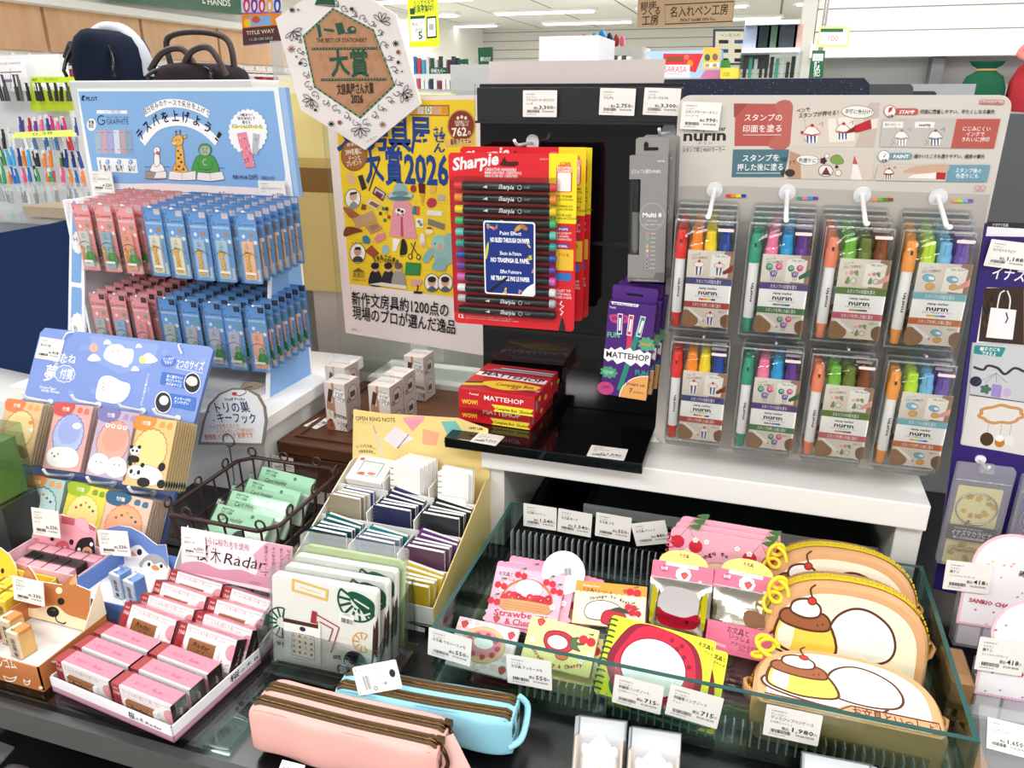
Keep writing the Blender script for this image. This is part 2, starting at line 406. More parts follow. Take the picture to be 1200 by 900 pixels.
# ceiling tubes seen far away
tl=[(7.2,-5.2),(7.2,-3.4),(7.2,-1.6),(8.6,-5.6),(8.6,-3.8),(8.6,-2.0),(8.6,-0.2),(10.2,-6.4),(10.2,-4.6),(10.2,-2.8),(10.2,-1.0),(10.2,0.8),(11.8,-6.5),(11.8,-4.6),(11.8,-2.6),(11.8,-0.6),(11.8,1.4)]
for i,(y,x) in enumerate(tl):
    t=empty('ceiling_light',Matrix.Translation((x,y,2.515)),'long lit tube light set in the white shop ceiling','ceiling light','tube lights across the ceiling')
    g=G();g.box(-.66,-.10,-.03,.66,.10,.004,'#f2f2f0','paint');g.build('housing',t)
    g=G();g.box(-.62,-.07,-.045,.62,.07,-.028,'#ffffff','tube');g.build('diffuser',t)
# white slatted gondola wall at the right
slat2=stripe_mat('gondola_slats','#8f8c82','#fdfbf1',2,0.0575,0.06,0.6)
struct(plain('wall_right',0.10,2.5,1.62,2.2,2.56,2.5,'#ffffff',slat2))
g=G();g.box(0.09,2.42,1.60,2.2,2.5,1.635,'#f4f4f2','paint');struct(g.build('trim_6'))
struct(plain('wall_right_lower',0.10,2.5,0,2.2,2.56,1.60,'#c9c9c6'))
g=G();g.box(.06,2.44,0,.095,2.56,2.5,'#d6d3c8','paint');struct(g.build('trim_7'))

# ================================================================== FAR GOODS
def pxbox(name,y,q0,q1,d,col,mat='card',label=None,cat=None,group=None,bevel=0.0):
    a,b=at(*q0,y=y),at(*q1,y=y);g=G()
    g.box(0,-d,0,b.x-a.x,0,a.z-b.z,col,mat)  # local: front face at y=-d .. back 0
    o=g.build(name,None,Matrix.Translation((a.x,y+d,b.z)),bevel)
    if label: tag(o,label,cat,group)
    return o
def pxframe(y): return frame((0,y-0.0005,0))
# hanging goods on the long rail beneath the wooden panels
g=G();g.tube([(-4.3,3.2,1.70),(-4.3,9,1.70)],.012,'#cfcfcf','metal');rail=g.build('garment_rail');tag(rail,'chrome hanging rail under the wooden wall panels','rail')
g=G();g.box(-4.6,3.15,1.69,-4.3,3.18,1.71,'#cfcfcf','metal');g.box(-4.6,8.9,1.69,-4.3,8.93,1.71,'#cfcfcf','metal');g.build('bracket',rail)
bc=['#7a2d38','#d8d4d4','#e6e0de','#d5cfd0','#b84b5a','#c46674','#5d7f95','#1e2228','#17181c','#16171a','#394d5e','#2a2c30','#3a3a36','#202226']
bl={'#7a2d38': 'maroon','#d8d4d4': 'grey','#e6e0de': 'white','#d5cfd0': 'grey','#b84b5a': 'red','#c46674': 'rose','#5d7f95': 'blue grey','#394d5e': 'slate blue','#3a3a36': 'olive black'}
for i in range(34):
    y=3.7+i*0.115*(1+i*.012);c=bc[i % len(bc)] if i < 20 else rnd.choice(['#2b3a46','#77939a','#1f2426','#5c6b6e','#c9cfd0','#3a3f44'])
    w=.10;hgt=.21+.03*rnd.random()
    t=empty('hanging_bag',Matrix.Translation((-4.3,y,1.70)) @ Matrix.Rotation(R(rnd.uniform(-12,12)),4,'Z'),'%s bag hanging on the chrome rail below the wooden panels' % bl.get(c,'dark'),'bag','bags hung along the chrome rail')
    g=G();g.loft([[(x*s,-.045*s2,-z),(x*s,.045*s2,-z),(-x*s,.045*s2,-z),(-x*s,-.045*s2,-z)] for x,s,s2,z in ((.07,1,.3,.035),(.09,1,.9,.07),(.095,1,1.1,hgt*.7),(.09,1,.8,hgt))],c,'fabric',smooth=False);g.build('body',t)
    g=G();g.tube([(0,0,-.0165),(0,.004,-.028),(0,0,-.04)],.003,'#e9e9e9',n=5);g.build('hanger',t)
    g=G();g.ball((0,0,.031),.013,.013,.018,'#f3efe8');g.build('hook_cap',t)
# pen gondola behind the blue display
Yg=2.0
gon=pxbox('pen_shelf',Yg+.12,(-60,66),(106,262),.03,'#e2e4e6','paint','tall white pen shelf packed with pens behind the navy partition','shelf')
Gx0,Gx1=at(-60,200,y=Yg).x,at(104,200,y=Yg).x
for k,(py,lab) in enumerate(((105,0),(145,0),(163,0),(183,0),(205,0),(228,0))):
    z=at(40,py+14,y=Yg).z
    g=G();g.box(Gx0,Yg-.03,z-.012,Gx1,Yg+.118,z,'#eff1f2','paint');g.box(Gx0,Yg-.034,z-.02,Gx1,Yg-.03,z+.012,'#dfe4e6','clear')
    o=g.build('shelf_tier');o.parent=gon;o.matrix_parent_inverse=gon.matrix_world.inverted()
pal=[['#222222','#2b2b2b','#3a3a40','#555'.ljust(7,'5'),'#26262a'],['#c8317a','#e86aa0','#6b3fa0','#f0f0f0','#2d4a9a','#b02a4a'],['#d9dde0','#f2f2f2','#333333','#c33a3a','#8fa3b5','#3c6e9a'],
       ['#27408b','#c3272b','#3a8f4f','#e9832a','#49a6e0','#2c2c2c'],['#e95a8a','#f08a3c','#2c78c8','#35a061','#3b2c6b','#55b4e8'],['#3a3a3a','#8f9aa5','#e8e8e8','#4b6a8c','#222222']]
names=['black','pink','silver','blue','bright','dark']
tier_z=[at(40,py+14,y=Yg).z for py in (105,145,163,183,205,228)]
for k in range(6):
    n=24
    for i in range(n):
        x=Gx0+.06+(Gx1-Gx0-.09)*(i+rnd.uniform(-.25,.25))/(n-.5);h=rnd.uniform(.050,.066) if k else .08
        if k == 0 and i > 13: h=.055
        if k == 1 and i < 11: continue
        c=rnd.choice(pal[k]);g=G()
        g.prism(ellp(0,0,.006,.006,7),0,h*.8,c,'plastic',smooth=True);g.prism(ellp(0,0,.0045,.0045,7),h*.8,h,'#dddddd' if rnd.random() < .5 else c,'plastic',smooth=True)
        g.box(-.001,-.008,h*.55,.001,-.005,h*.95,'#e5e5e5','plastic')
        o=g.build('pen',None,Matrix.Translation((x,Yg+.03+.03*rnd.random(),tier_z[k]+.001)) @ Matrix.Rotation(R(rnd.uniform(-9,9)),4,'Y'))
        tag(o,'small pen standing on %s tier of the crowded white pen shelf' % ('the top','the second','the third','the fourth','the fifth','the lowest')[k],'pen','pens on the white pen shelf')
def sign_px(name,y,q,t,col,label,cat,mat='card',group=None):
    M=frame(at(*q[0],y=y));o=board_px(name,M,q,t,col,mat);tag(o,label,cat,group);return o,Ink(M)
o,k=sign_px('header_card',Yg+.08,[(-10,108),(34,106),(29,71),(-10,70)],.004,'#e9e7ea','pale grey header card with violet lines above black pens','sign')
k.text('OLIVE CHANGE',(0,76),(24,75),2.2,'#666666');k.line([(0,85),(25,84)],1,'#6a6370');k.line([(0,95),(22,94)],3,'#8f7aa0');k.line([(12,80),(13,104)],.7,'#777777');k.build(o)
o,k=sign_px('header_card',Yg+.07,[(36,130),(96,130),(90,90),(36,90)],.004,'#bfd62e','lime green header card reading 2 and 3 above coloured pens','sign')
k.box(41,97,54,105,'#f6f6f6');k.box(56,97,80,105,'#f6f6f6');k.text('2',(43,104),(48,104),5.5,'#333333');k.text('mm',(49,104),(53,104),2,'#333333');k.text('3',(63,104),(68,104),5.5,'#333333');k.text('mm',(69,104),(75,104),2,'#333333')
k.text('PILOT',(38,95),(44,95),2.6,'#222222',.02);k.text('HI-TEC-C',(52,94),(68,94),2,'#49601a');k.build(o)
o,k=sign_px('price_strip',Yg-.041,[(12,162),(86,160),(84,152),(18,155)],.0072,'#eaf27a','bright yellow shelf edge strip on the white pen shelf','sign');k.text('0.38',(38,159),(62,157),3,'#8a8f2a');k.build(o);del o['label'],o['category'];o.parent=gon;o.matrix_parent_inverse=gon.matrix_basis.inverted()
# navy partition with a grey crate on it, white counter below
cnt=plain('side_counter',-2.3,1.30,0,-1.47,1.95,.80,'#e6e5e2','paint',.004);tag(cnt,'white counter below the navy partition','counter')
q=[(-30,462),(80,431),(83,258),(-30,278)]
Mn=frame(at(40,440,z=.80),-8);nb2=board_px('navy_partition',Mn,q,.02,'#142a55','matte')
tag(nb2,'tall navy blue partition board on the white side counter','partition')
wb=pxbox('crate',1.56,(-40,222),(53,262),.22,'#d5d7d8','film','pale grey translucent crate behind the top of the navy partition','crate')
g=G();g.box(.10,-.15,.003,.25,-.05,.03,'#b79a74','card');g.build('contents',wb)
crs=plain('crate_stand',-2.15,1.58,.80,-1.66,1.86,at(0,262,y=1.56).z,'#8e9296','paint');tag(crs,'grey stand under the translucent crate','stand')
# gondola panel with two backpacks on top, behind the blue display
Yp=1.40
px0,px1=at(80,95,y=Yp).x,at(296,98,y=Yp).x;pz=at(180,94,y=Yp).z
gp=plain('gondola',px0,Yp,0,px1,Yp+.20,pz,'#d3d4d6','paint',.003);tag(gp,'grey white gondola end carrying two backpacks','gondola')
def backpack(name,c0,c1,w,h,d,M,label,straps):
    t=empty(name,M,label,'backpack');rings=[]
    prof=[(1.0,0),(1.04,.1),(1.03,.4),(.95,.65),(.78,.85),(.45,.97),(.12,1.0)]
    for f,hz in prof: rings.append([(w/2*f*x,d/2*y*(f*.3+.7),h*hz) for x,y in ellp(0,0,1,1,24)])
    g=G();g.loft(rings,c0,'fabric');g.build('body',t)
    arc=[(w*.52*math.cos(R(a)),-d*.30,h*.10+h*.88*math.sin(R(a))) for a in range(0,181,10)]
    if c1:
        arc=[(w*.50*math.cos(R(a)),d*.05,h*.10+h*.92*math.sin(R(a))) for a in range(0,150,8)]
        g=G();g.tube(arc,.018,c1,'fabric',6);g.build('side_panel',t)
    arc=[(w*.40*math.cos(R(a)),-d*.47*(1-.35*abs(math.sin(R(a)))),h*.2+h*.66*math.sin(R(a))) for a in range(-10,191,10)]
    g=G();g.tube(arc,.004,'#0c0e12','plastic',6);g.build('zip',t)
    for s in straps:
        g=G();g.tube(s,.011 if c1 else .0065,'#14161a' if c1 else '#3a2e2c','leather',8);g.build('handle',t)
bx=at(135,93,y=Yp).x
backpack('backpack','#121a2c','#b9bdc4',.165,.105,.16,Matrix.Translation((at(136,93,y=Yp+.1).x,Yp+.10,pz)),'navy backpack with a light grey side on the grey gondola',[[(-.085,0,.02),(-.115,-.01,.055),(-.085,-.02,.075)]])
backpack('backpack','#2a2124',None,.20,.035,.16,Matrix.Translation((at(237,93,y=Yp+.1).x,Yp+.10,pz)),'dark brown bag with upright loop handles on the grey gondola',
         [smooth_line([(-.075,.0,.03),(-.075,0,.085),(0,0,.097),(.075,0,.08),(.085,0,.02)]),smooth_line([(-.09,-.05,.02),(-.05,-.05,.055),(0,-.05,.06),(.03,-.05,.02)]),smooth_line([(.0,-.06,.02),(.03,-.06,.055),(.075,-.06,.06),(.10,-.05,.01)])])
# green shop sign on the left wall, hung posters
Ms=Matrix(((0,0,1,-4.44),(1,0,0,0),(0,1,0,0),(0,0,0,1)))
q=T4(t1,430,0,1010,62,1005,-60,430,-130)
o=board_px('shop_sign',Ms,q,.012,'#135c3a','card');tag(o,'dark green shop sign board with white name on the wall','sign')
k=Ink(Ms);k.text('HANDS',t1(858,18),t1(955,26),6,'#f4f4f4',.02);k.line(T4(t1,840,0,838,10,850,12),1.5,'#f4f4f4');k.build(o)
def hanger(o_name,y,p,q2,label):
    a=at(*p,y=y);g=G();g.tube([a,(a.x,a.y,2.52)],.002,'#e8e8e8',n=5);o=g.build(o_name);tag(o,label,'string')
o,k=sign_px('hanging_poster',3.2,[(286,54),(331,49),(327,-40),(280,-40)],.003,'#7c6fa8','colourful hanging poster with violet, orange and dark bands','poster')
k.poly([(283,15),(330,13),(329,-3),(282,-3)],'#c6cfee');
for i,c in enumerate(('#d23a52','#8a2f9a','#d23a52','#e8a83a','#2d4aa8')): k.ell((289+i*9,6),4,9,c);k.ell((289+i*9,7),1.8,5,'#e6e4f4')
k.poly([(284,33),(331,29),(330,15),(283,17)],'#e98a2e');k.poly([(292,31),(318,29),(317,18),(291,20)],'#86aee0');k.ell((300,23),5,4,'#c8543a');k.ell((290,27),4,5,'#f0c23a')
k.poly([(285,53),(331,48),(331,29),(284,33)],'#5a3234');k.text('TITLE WAY',(289,41),(322,38),4,'#d9c9a6',.02);k.box(291,43,322,49,'#3b3336');k.text('11.28 ON SALE',(292,48),(320,46),3,'#c9c2b6');k.build(o)
hanger('string',3.2,(306,-40),None,'thin white string from the ceiling holding the violet poster')
o,k=sign_px('hanging_sign',4.2,T4(t2,636,197,760,192,748,-70,622,-70),.003,'#d8e326','lime yellow hanging sign with a phone picture','sign')
g_=t2
k.text('ハンズクラブ',g_(650,28),g_(735,25),6,'#2a4a2c',.02);k.text('会員募集中！',g_(650,50),g_(735,47),6,'#2a4a2c',.02);k.rect(T4(t2,636,35,656,34,657,60,637,60),'#1c3f2e')
k.rect(T4(t2,640,172,702,168,698,66,638,70),'#f7f8f2');k.rect(T4(t2,638,80,698,76,698,64,638,67),'#1c4f38');k.text('5',g_(672,162),g_(690,160),8,'#2c5c2c',.03);k.text('%',g_(691,161),g_(700,160),4,'#2c5c2c');k.text('無料で',g_(645,110),g_(690,108),4,'#444444');k.text('登録',g_(655,135),g_(690,132),4,'#444444')
k.rect(T4(t2,706,160,748,156,745,66,705,70),'#1d2f2a',1.5);k.rect(T4(t2,710,152,744,149,742,74,709,77),'#eef2ee');k.rect(T4(t2,716,125,736,123,735,98,715,100),'#9fb0a8');k.build(o)
a=at(*t2(690,0),y=4.2)
g=G();g.tube([(a.x,4.2,at(*t2(690,-68),y=4.2).z),(a.x,4.2,2.52)],.003,'#e4e4e4',n=5);tag(g.build('string'),'thin white string holding the lime yellow sign','string')
o,k=sign_px('wooden_sign',5.0,T4(t3,516,115,912,98,926,-20,522,-20),.02,'#b99a78','hanging wooden sign board with black Japanese lettering','sign')
k.text('銀座',t3(530,35),t3(598,30),6,'#3a2c22',.02);k.text('つくる',t3(530,62),t3(612,58),7.5,'#3a2c22',.03);k.text('工房',t3(536,103),t3(605,98),9,'#3a2c22',.03)
k.line(T4(t3,634,100,632,20,918,6,910,88,634,100),1.2,'#3a2c22');k.text('名入れペン工房',t3(652,68),t3(892,56),9.5,'#3a2c22',.02);k.text('PRINT NAME PEN Fac.',t3(695,90),t3(842,84),3.4,'#3a2c22',.02);k.build(o)
for p in (540,890):
    a=at(*t3(p,-18),y=5.0);g=G();g.tube([(a.x,5.0,a.z),(a.x,5.0,2.55)],.003,'#cfcfcf',n=5);tag(g.build('string'),'thin string from the ceiling to the wooden sign','string','strings of the wooden sign')
# shelf with white goods and green signs beyond the poster
Yb=4.8
sh=pxbox('far_shelf',Yb,(468,87),(592,420),.4,'#dfe0e0','paint','far white display counter carrying green category signs','shelf')
for i in range(13):
    x=488+i*5;o=pxbox('stationery_box',Yb-.02,(x,92+i*.1+(i % 3)),(x+3.8,104+i*.1),.08,rnd.choice(['#7d3542','#2d3138','#c8ccd2','#55606a','#b7526a','#303a52','#e2e2e2']),'card','small stationery box lined up on the far white counter','box','boxes on the far white counter')
for i in range(11):
    x=484+i*5;o=pxbox('notebook',Yb+.3,(x,66+(i % 3)*2),(x+4,87),.03,['#3d78c4','#d94455','#57a7d6','#e9e9ea','#2b5b3a','#dfe3e4','#3d3d3f','#eeeeee','#5a2733','#2d4558','#22252a'][i],'card','upright notebook seen far behind the big poster','notebook','notebooks on the far white counter')
for q,lab,tx in (([(503,88),(524,88),(524,79),(503,79)],'wide green category sign standing on the far white counter','手帳カバー'),([(537,86),(549,85),(548,69),(536,70)],'small square green category sign on the far white counter','手帳'),([(561,83),(577,82),(577,55),(560,56)],'tall dark green sign standing on the far white counter','無料カタログ'),([(537,107),(542,107),(542,88),(537,88)],'narrow green strip sign on the front of the far counter','便利')):
    o,k=sign_px('category_sign',Yb+(-.014 if 'narrow' in lab else .03),q,.012,'#1d5a3c',lab,'sign');k.text(tx,(q[0][0]+2,(q[0][1]+q[3][1])/2+2),(q[1][0]-2,(q[0][1]+q[3][1])/2+2),4,'#f2f2f2',.02);k.build(o)
# white shopping carton, rainbow cushions, pen cases further back
ct=pxbox('carton',1.9,(632,43),(701,74),.2,'#ecedf1','card','white carton standing behind the pale pink board','carton')
bs=at(632,74,y=1.9)
tag(plain('back_rack',-.75,1.88,0,-.30,2.15,at(632,74,y=1.9).z-.002,'#aeb0b4','paint'),'grey rack behind the black display carrying cartons','rack')
for p in (636,667):
    a=at(p,40,y=1.95);s=-1 if p < 650 else 1
    g=G();g.tube(smooth_line([(a.x-.02*s,1.98,bs.z+.07),(a.x-.008*s,1.98,a.z+.01),(a.x,1.98,a.z+.035),(a.x+.008,1.98,a.z+.01),(a.x+.018,1.98,bs.z+.07)]),.006,'#f2f2f5','film',6)
    o=g.build('handle',ct);o.matrix_parent_inverse=ct.matrix_world.inverted()
Yr=9.0
rs=pxbox('shelf_unit',Yr-.25,(640,56),(740,281),.6,'#b9b9b6','paint','far pale shelf unit with coloured cushions on top','shelf')
for i,(px_,c,r_) in enumerate(((684,'#b02a36',9),(691,'#e7a02b',9),(696,'#2f8fc0',10),(705,'#2577b8',12),(714,'#1c3054',10),(722,'#8a3a34',9),(729,'#c4547a',8))):
    a=at(px_,56,y=Yr);g=G();rr=r_*.0085;g.ball((0,0,rr*.9),rr*.40,rr*.8,rr*.9,c,'fabric');o=g.build('cushion',None,Matrix.Translation((a.x,Yr,a.z)))
    tag(o,['red','golden','teal','bright blue','navy','rust red','pink'][i]+' rounded cushion on top of the far pale shelf unit','cushion','coloured cushions on the far shelf')
for i in range(7):
    pxbox('file_box',Yr-.56,(704+i*5,66-i % 2),(708+i*5,75),.2,['#e8e8ea','#3a3d42'][i % 2],'card','upright file far away below the striped cushions','file','files below the cushions')
tag(pxbox('file_shelf',Yr-.6,(698,75),(746,287),.3,'#c4c4c0','paint'),'low shelf holding the upright files','shelf')
tag(plain('pen_rack',-.235,1.90,0,.40,2.16,1.525,'#9fa1a5','paint'),'grey rack carrying the red pen display box and the acrylic pen cabinet','rack')
# red and blue pen display box, orange card
o,k=sign_px('pen_display_box',2.0,T4(t3,624,322,868,325,868,205,545,213),.06,'#a4c3e6','red and pale blue pen display box with white name panel','display box')
k.poly(T4(t3,626,272,760,300,790,222,626,222),'#d23338');k.poly(T4(t3,640,255,708,255,708,233,640,233),'#8c4a30');k.ell(t3(737,262),3.4,4,'#f08a2c');k.ell(t3(722,236),3,3,'#e46a5a')
k.poly(T4(t3,626,322,735,322,735,268,626,268),'#f4f1f1');k.text('SARASA',t3(628,298),t3(722,300),7,'#d0435a',.01);k.line(T4(t3,640,306,700,307),1,'#d99aa2');k.poly(T4(t3,775,325,868,325,868,290,800,290),'#c87aa8');k.build(o)
o,k=sign_px('reward_card',1.96,T4(t3,788,288,855,284,862,195,792,198),.003,'#f2b94a','orange card with two round badges on the pen display box','card')
k.ell(t3(808,238),3.4,4.2,'#4b5a50');k.ell(t3(840,236),3.4,4.2,'#7a6a5a');k.rect(T4(t3,795,280,855,278,856,258,796,260),'#f6ead0');k.rect(T4(t3,799,278,816,277,816,263,799,263),'#9a9484');k.rect(T4(t3,830,277,847,277,847,262,830,263),'#9a9484');k.build(o)
o,k=sign_px('yellow_pad',1.98,T4(t3,860,325,945,325,940,280,862,280),.02,'#ecd94a','yellow pad with green top beside the orange card','pad');k.poly(T4(t3,862,280,905,280,900,248,864,250),'#3f8a3a');k.text('100',t3(870,316),t3(900,316),5,'#8a7a20');k.build(o)
# framed sample board and clear pen cabinet
o,k=sign_px('sample_board',3.4,T4(t3,828,268,960,268,960,120,832,120),.03,'#31435a','dark framed board of name pen samples on the far wall','board')
k.rect(T4(t3,838,260,958,260,958,130,842,130),'#f1ead2');k.text('ペン名入れ',t3(860,152),t3(945,150),3,'#5a5a50')
for i in range(3):
    for j in range(2): k.rect(T4(t3,855+j*65,180+i*38,895+j*65,180+i*38,895+j*65,165+i*38,855+j*65,165+i*38),['#26333f','#2f5e8a','#1f262c'][(i+j) % 3])
k.build(o)
Yc=1.95
pc=empty('pen_cabinet',Matrix.Translation(at(*t3(960,330),y=Yc)),'acrylic pen cabinet with lilac, green and black pen panels on top','cabinet')
def child_px(name,y,q0,q1,d,col,mat,par):
    o=pxbox(name,y,q0,q1,d,col,mat);mw=o.matrix_world.copy();o.parent=par;o.matrix_parent_inverse=par.matrix_world.inverted();return o
z3=t3
base=child_px('case',Yc,z3(942,325),z3(1200,345),.22,'#e9eaea','paint',pc)
child_px('lower_shell',Yc,z3(945,215),z3(1190,325),.22,'#dfe9e6','acryl',pc)
pn=child_px('shelf_edge',Yc-.002,z3(950,200),z3(1190,215),.22,'#f1f2f2','paint',pc)
child_px('top_edge',Yc-.002,z3(965,86),z3(1192,98),.2,'#f1f2f2','paint',pc)
for i,(a,b,c) in enumerate(((962,1016,'#aebad4'),(1017,1064,'#2c3a40'),(1065,1100,'#5c7a63'),(1101,1172,'#454c55'),(1173,1195,'#e0b8ae'))):
    pp=child_px('picture_panel',Yc+.02,z3(a,99),z3(b,199),.01,c,'gloss',pc)
    kk=Ink(frame(at(*z3(a,199),y=Yc+.019)));kk.line(T4(t3,a+18,180,b-22,112),1.3,'#dfe6ea');o2=kk.build(None);o2.parent=pp;o2.matrix_world=frame(at(*z3(a,199),y=Yc+.019));o2.matrix_parent_inverse=pp.matrix_world.inverted()
for i in range(10):
    child_px('pen',Yc+.05,z3(960+i*22,230+(i*37) % 30),z3(966+i*22,322),.008,['#2a2a2e','#3fae9a','#d8dede','#26262a','#1d1d20'][i % 5],'plastic',pc)
child_px('back_card',Yc+.1,z3(950,222),z3(1060,285),.004,'#63696e','card',pc)
o,k=sign_px('price_sign',2.195,T4(t4,342,195,474,195,480,110,358,108),.003,'#eef08c','yellow price sign with a red 100 clipped to the thin post','sign')
k.poly(T4(t4,355,185,468,185,470,118,360,118),'#fbfaf2');k.poly(T4(t4,358,133,452,133,453,118,360,118),'#2e6a44');k.text('100',t4(383,172),t4(430,170),7,'#e2566e');k.text('税込',t4(362,165),t4(376,165),3,'#555555');k.build(o)
o,k=sign_px('security_sign',2.2,T4(t4,315,322,368,322,378,210,325,208),.003,'#1c6a40','green vertical security camera sign below the yellow price sign','sign')
k.poly(T4(t4,325,252,368,252,371,222,328,222),'#f0f4f0');k.text('防',t4(330,284),t4(358,282),7,'#f4f8f4',.03);k.text('犯',t4(328,314),t4(356,312),7,'#f4f8f4',.03);k.text('カメラ',t4(332,246),t4(364,244),3,'#2e7a54');k.build(o)
g=G();a=at(*t4(345,322),y=2.2);g.tube([(a.x,2.206,0),(a.x,2.206,a.z+.26)],.006,'#cccccc','metal');tag(g.build('sign_post'),'grey post holding the green security sign','post')
# dark back boards behind the stamp marker board
M=frame(at(*t3(720,400),y=1.5));nv=board_px('star_board',M,T4(t3,618,430,1480,430,1478,345,1455,322,632,328,616,345),.03,'#141c38','card');tag(nv,'long navy board speckled with tiny white stars behind the marker board','board')
k=Ink(M)
for i in range(170): k.ell(t3(630+rnd.random()*830,330+rnd.random()*80),.12+.5*rnd.random() ** 4,.12+.5*rnd.random() ** 4,'#d9def0',n=6)
k.build(nv)
M2=frame(at(*t4(640,400),y=1.6));o=board_px('grey_board',M2,T4(t4,540,470,742,470,742,360,730,348,540,348),.02,'#4a4d50','card');tag(o,'charcoal grey board just beyond the starry navy board','board')
o=board_px('grey_board',frame(at(*t4(800,400),y=1.66)),T4(t4,700,470,838,470,838,385,828,377,700,377),.02,'#33363b','card');tag(o,'low dark board farthest behind the marker board','board')
tag(plain('rear_cabinet',-.25,1.46,0,.42,1.72,1.475,'#5a5c60','paint'),'grey cabinet behind the marker board','cabinet')
# ================================================================== TABLE, COUNTER, RISER
T=0.87
tb=empty('display_table',Matrix.Translation((0,0.8,0)),'long black display table carrying the erasers, pen cases and glass tray','table')
tb.matrix_world=Matrix()
g=G();g.prism([(-1.08,.482),(.66,.482),(.66,1.34),(-.50,1.34),(-.50,.80),(-1.08,.80)],.845,.862,'#0c0c0e','plastic');g.build('top',tb)
g=G();g.prism([(-1.085,.470),(.665,.470),(.665,.4815),(-1.085,.4815)],.835,.868,'#26282b','paint');g.build('edge_rail',tb)
g=G();g.box(-1.05,.492,.8625,-.462,.755,.8695,'#e6f0ee','glass');g.build('glass_sheet',tb)
g=G();g.box(-1.08,.40,.675,.66,.80,.69,'#141416','gloss');g.build('lower_shelf',tb)
for x in (-1.06,.64):
    for y in (.50,.78):
        g=G();g.box(x-.02,y-.015,0,x+.02,y+.015,.845,'#1d1e20','paint');g.build('leg',tb)
for x in (-.48,.63):
    g=G();g.box(x-.02,1.30,0,x+.02,1.33,.845,'#1d1e20','paint');g.build('leg',tb)
# open black steel rack under the wire basket
rk=empty('steel_rack',Matrix.Translation((-.72,.95,0)),'black steel rack with open bars under the wire basket','rack')
for i,y in enumerate((.828,.873,.918,.962)):
    g=G();g.box(-.18,y-.95-.022,.846,.20,y-.95+.022,.862,'#18181a','paint');g.build('bar',rk)
for x in (-.17,.19):
    for y in (-.13,.02):
        g=G();g.box(x-.012,y-.012,0,x+.012,y+.012,.846,'#18181a','paint');g.build('leg',rk)
g=G();g.tube([(-.17,-.13,.5),(.19,.02,.25)],.012,'#18181a','paint',6);g.build('brace',rk)
ct=empty('white_counter',Matrix(),'white painted counter carrying the light blue lead refill display','counter')
g=G();g.box(-1.29,.99,.975,-.745,1.342,.9992,'#edecea','paint');g.build('top',ct,None,.002)
g=G();g.box(-1.28,1.0,0,-.755,1.338,.975,'#dfdedb','paint');g.build('body',ct)
ct2=plain('low_counter',-.74,1.345,0,-.45,1.465,.955,'#dddcd6','paint',.002);tag(ct2,'pale low counter holding the big yellow poster stand','counter')
# white riser
rs=empty('riser',Matrix(),'white riser shelf carrying the black display and the stamp marker board','shelf')
g=G();g.box(-.345,.945,.994,.241,1.26,1.03,'#f1efec','paint');g.build('shelf',rs,None,.002)
for x0,x1 in ((.209,.240),(-.344,-.313)):
    g=G();g.box(x0,.955,.8625,x1,1.255,.994,'#dcdad6','paint');g.build('side',rs,None,.0015)
g=G();g.box(-.313,1.235,.8625,.209,1.25,.994,'#101012','gloss');g.build('back',rs)
# stepped glass shelf in the shade under the riser
sg=empty('glass_step',Matrix(),'dark stepped glass shelf in the shade under the white riser','shelf')
g=G();g.box(-.20,.99,.925,.20,1.20,.931,'#cfe3de','glass');g.build('pane',sg)
g=G();g.box(-.20,.985,.918,.20,.99,.936,'#3f8a80','edge');g.build('front_edge',sg)
for x in (-.195,.195):
    g=G();g.box(x-.003,1.0,.8625,x+.003,1.19,.925,'#cfe3de','glass');g.build('foot',sg)
for i,x in enumerate((-.14,-.02,.10)):
    g=G();z=.862;z=.8635;g.tube([(x,1.03,z+.004),(x+.04,1.03,z+.05),(x+.08,1.03,z+.004)],.0028,'#dfe8e6','acryl',6);g.box(x,1.028,z,x+.08,1.09,z+.003,'#dfe8e6','acryl')
    o=g.build('acrylic_stand');tag(o,'small folded clear acrylic stand in the shade under the riser','stand','acrylic stands under the riser')
# wooden box with the key hook boxes
wm=wood_mat('dark_walnut','#3c200f','#5a3318',(2,30,30))
wo=empty('wooden_box',Matrix.Translation((-.74,1.02,.8625)),'brown wooden box with a recessed lid carrying the key hook boxes','box')
g=G();g.box(0,0,0,.315,.31,.062,'#ffffff',wm);g.build('body',wo,None,.0015)
g=G();g.box(-.002,-.004,.066,.317,.31,.088,'#ffffff',wm);g.build('lid',wo,None,.002)
g=G();g.box(.02,.02,.088,.295,.026,.0915,'#ffffff',wm);g.box(.02,.026,.088,.026,.29,.0915,'#ffffff',wm);g.box(.289,.026,.088,.295,.29,.0915,'#ffffff',wm);g.build('rim',wo)

# ================================================================== BLACK DISPLAY
bk=empty('black_display',Matrix.Translation((-.255,1.09,1.03)),'glossy black display stand with pegs, header strip and base ledge on the riser','display stand')
def bpart(name,x0,y0,z0,x1,y1,z1,col,mat='gloss',bevel=0.0015):
    g=G();g.box(x0+.255,y0-1.09,z0-1.03,x1+.255,y1-1.09,z1-1.03,col,mat);return g.build(name,bk,None,bevel)
bpart('back_panel',-.392,1.09,1.03,-.109,1.105,1.517,'#0a0a0c')
bpart('base',-.392,.922,1.0305,-.110,1.089,1.046,'#0b0b0d')
bpart('header',-.386,1.062,1.468,-.109,1.0895,1.512,'#101012','plastic')
bpart('price_rail',-.386,1.054,1.466,-.105,1.056,1.517,'#f0f4f4','clear',0)
bpart('price_rail_lip',-.386,1.054,1.466,-.105,1.062,1.469,'#2a2b2d','plastic',0)
bpart('groove',-.385,1.0885,1.16,-.112,1.0899,1.166,'#1a1a1d','plastic',0)
bpart('groove',-.385,1.0885,1.30,-.112,1.0899,1.306,'#1a1a1d','plastic',0)
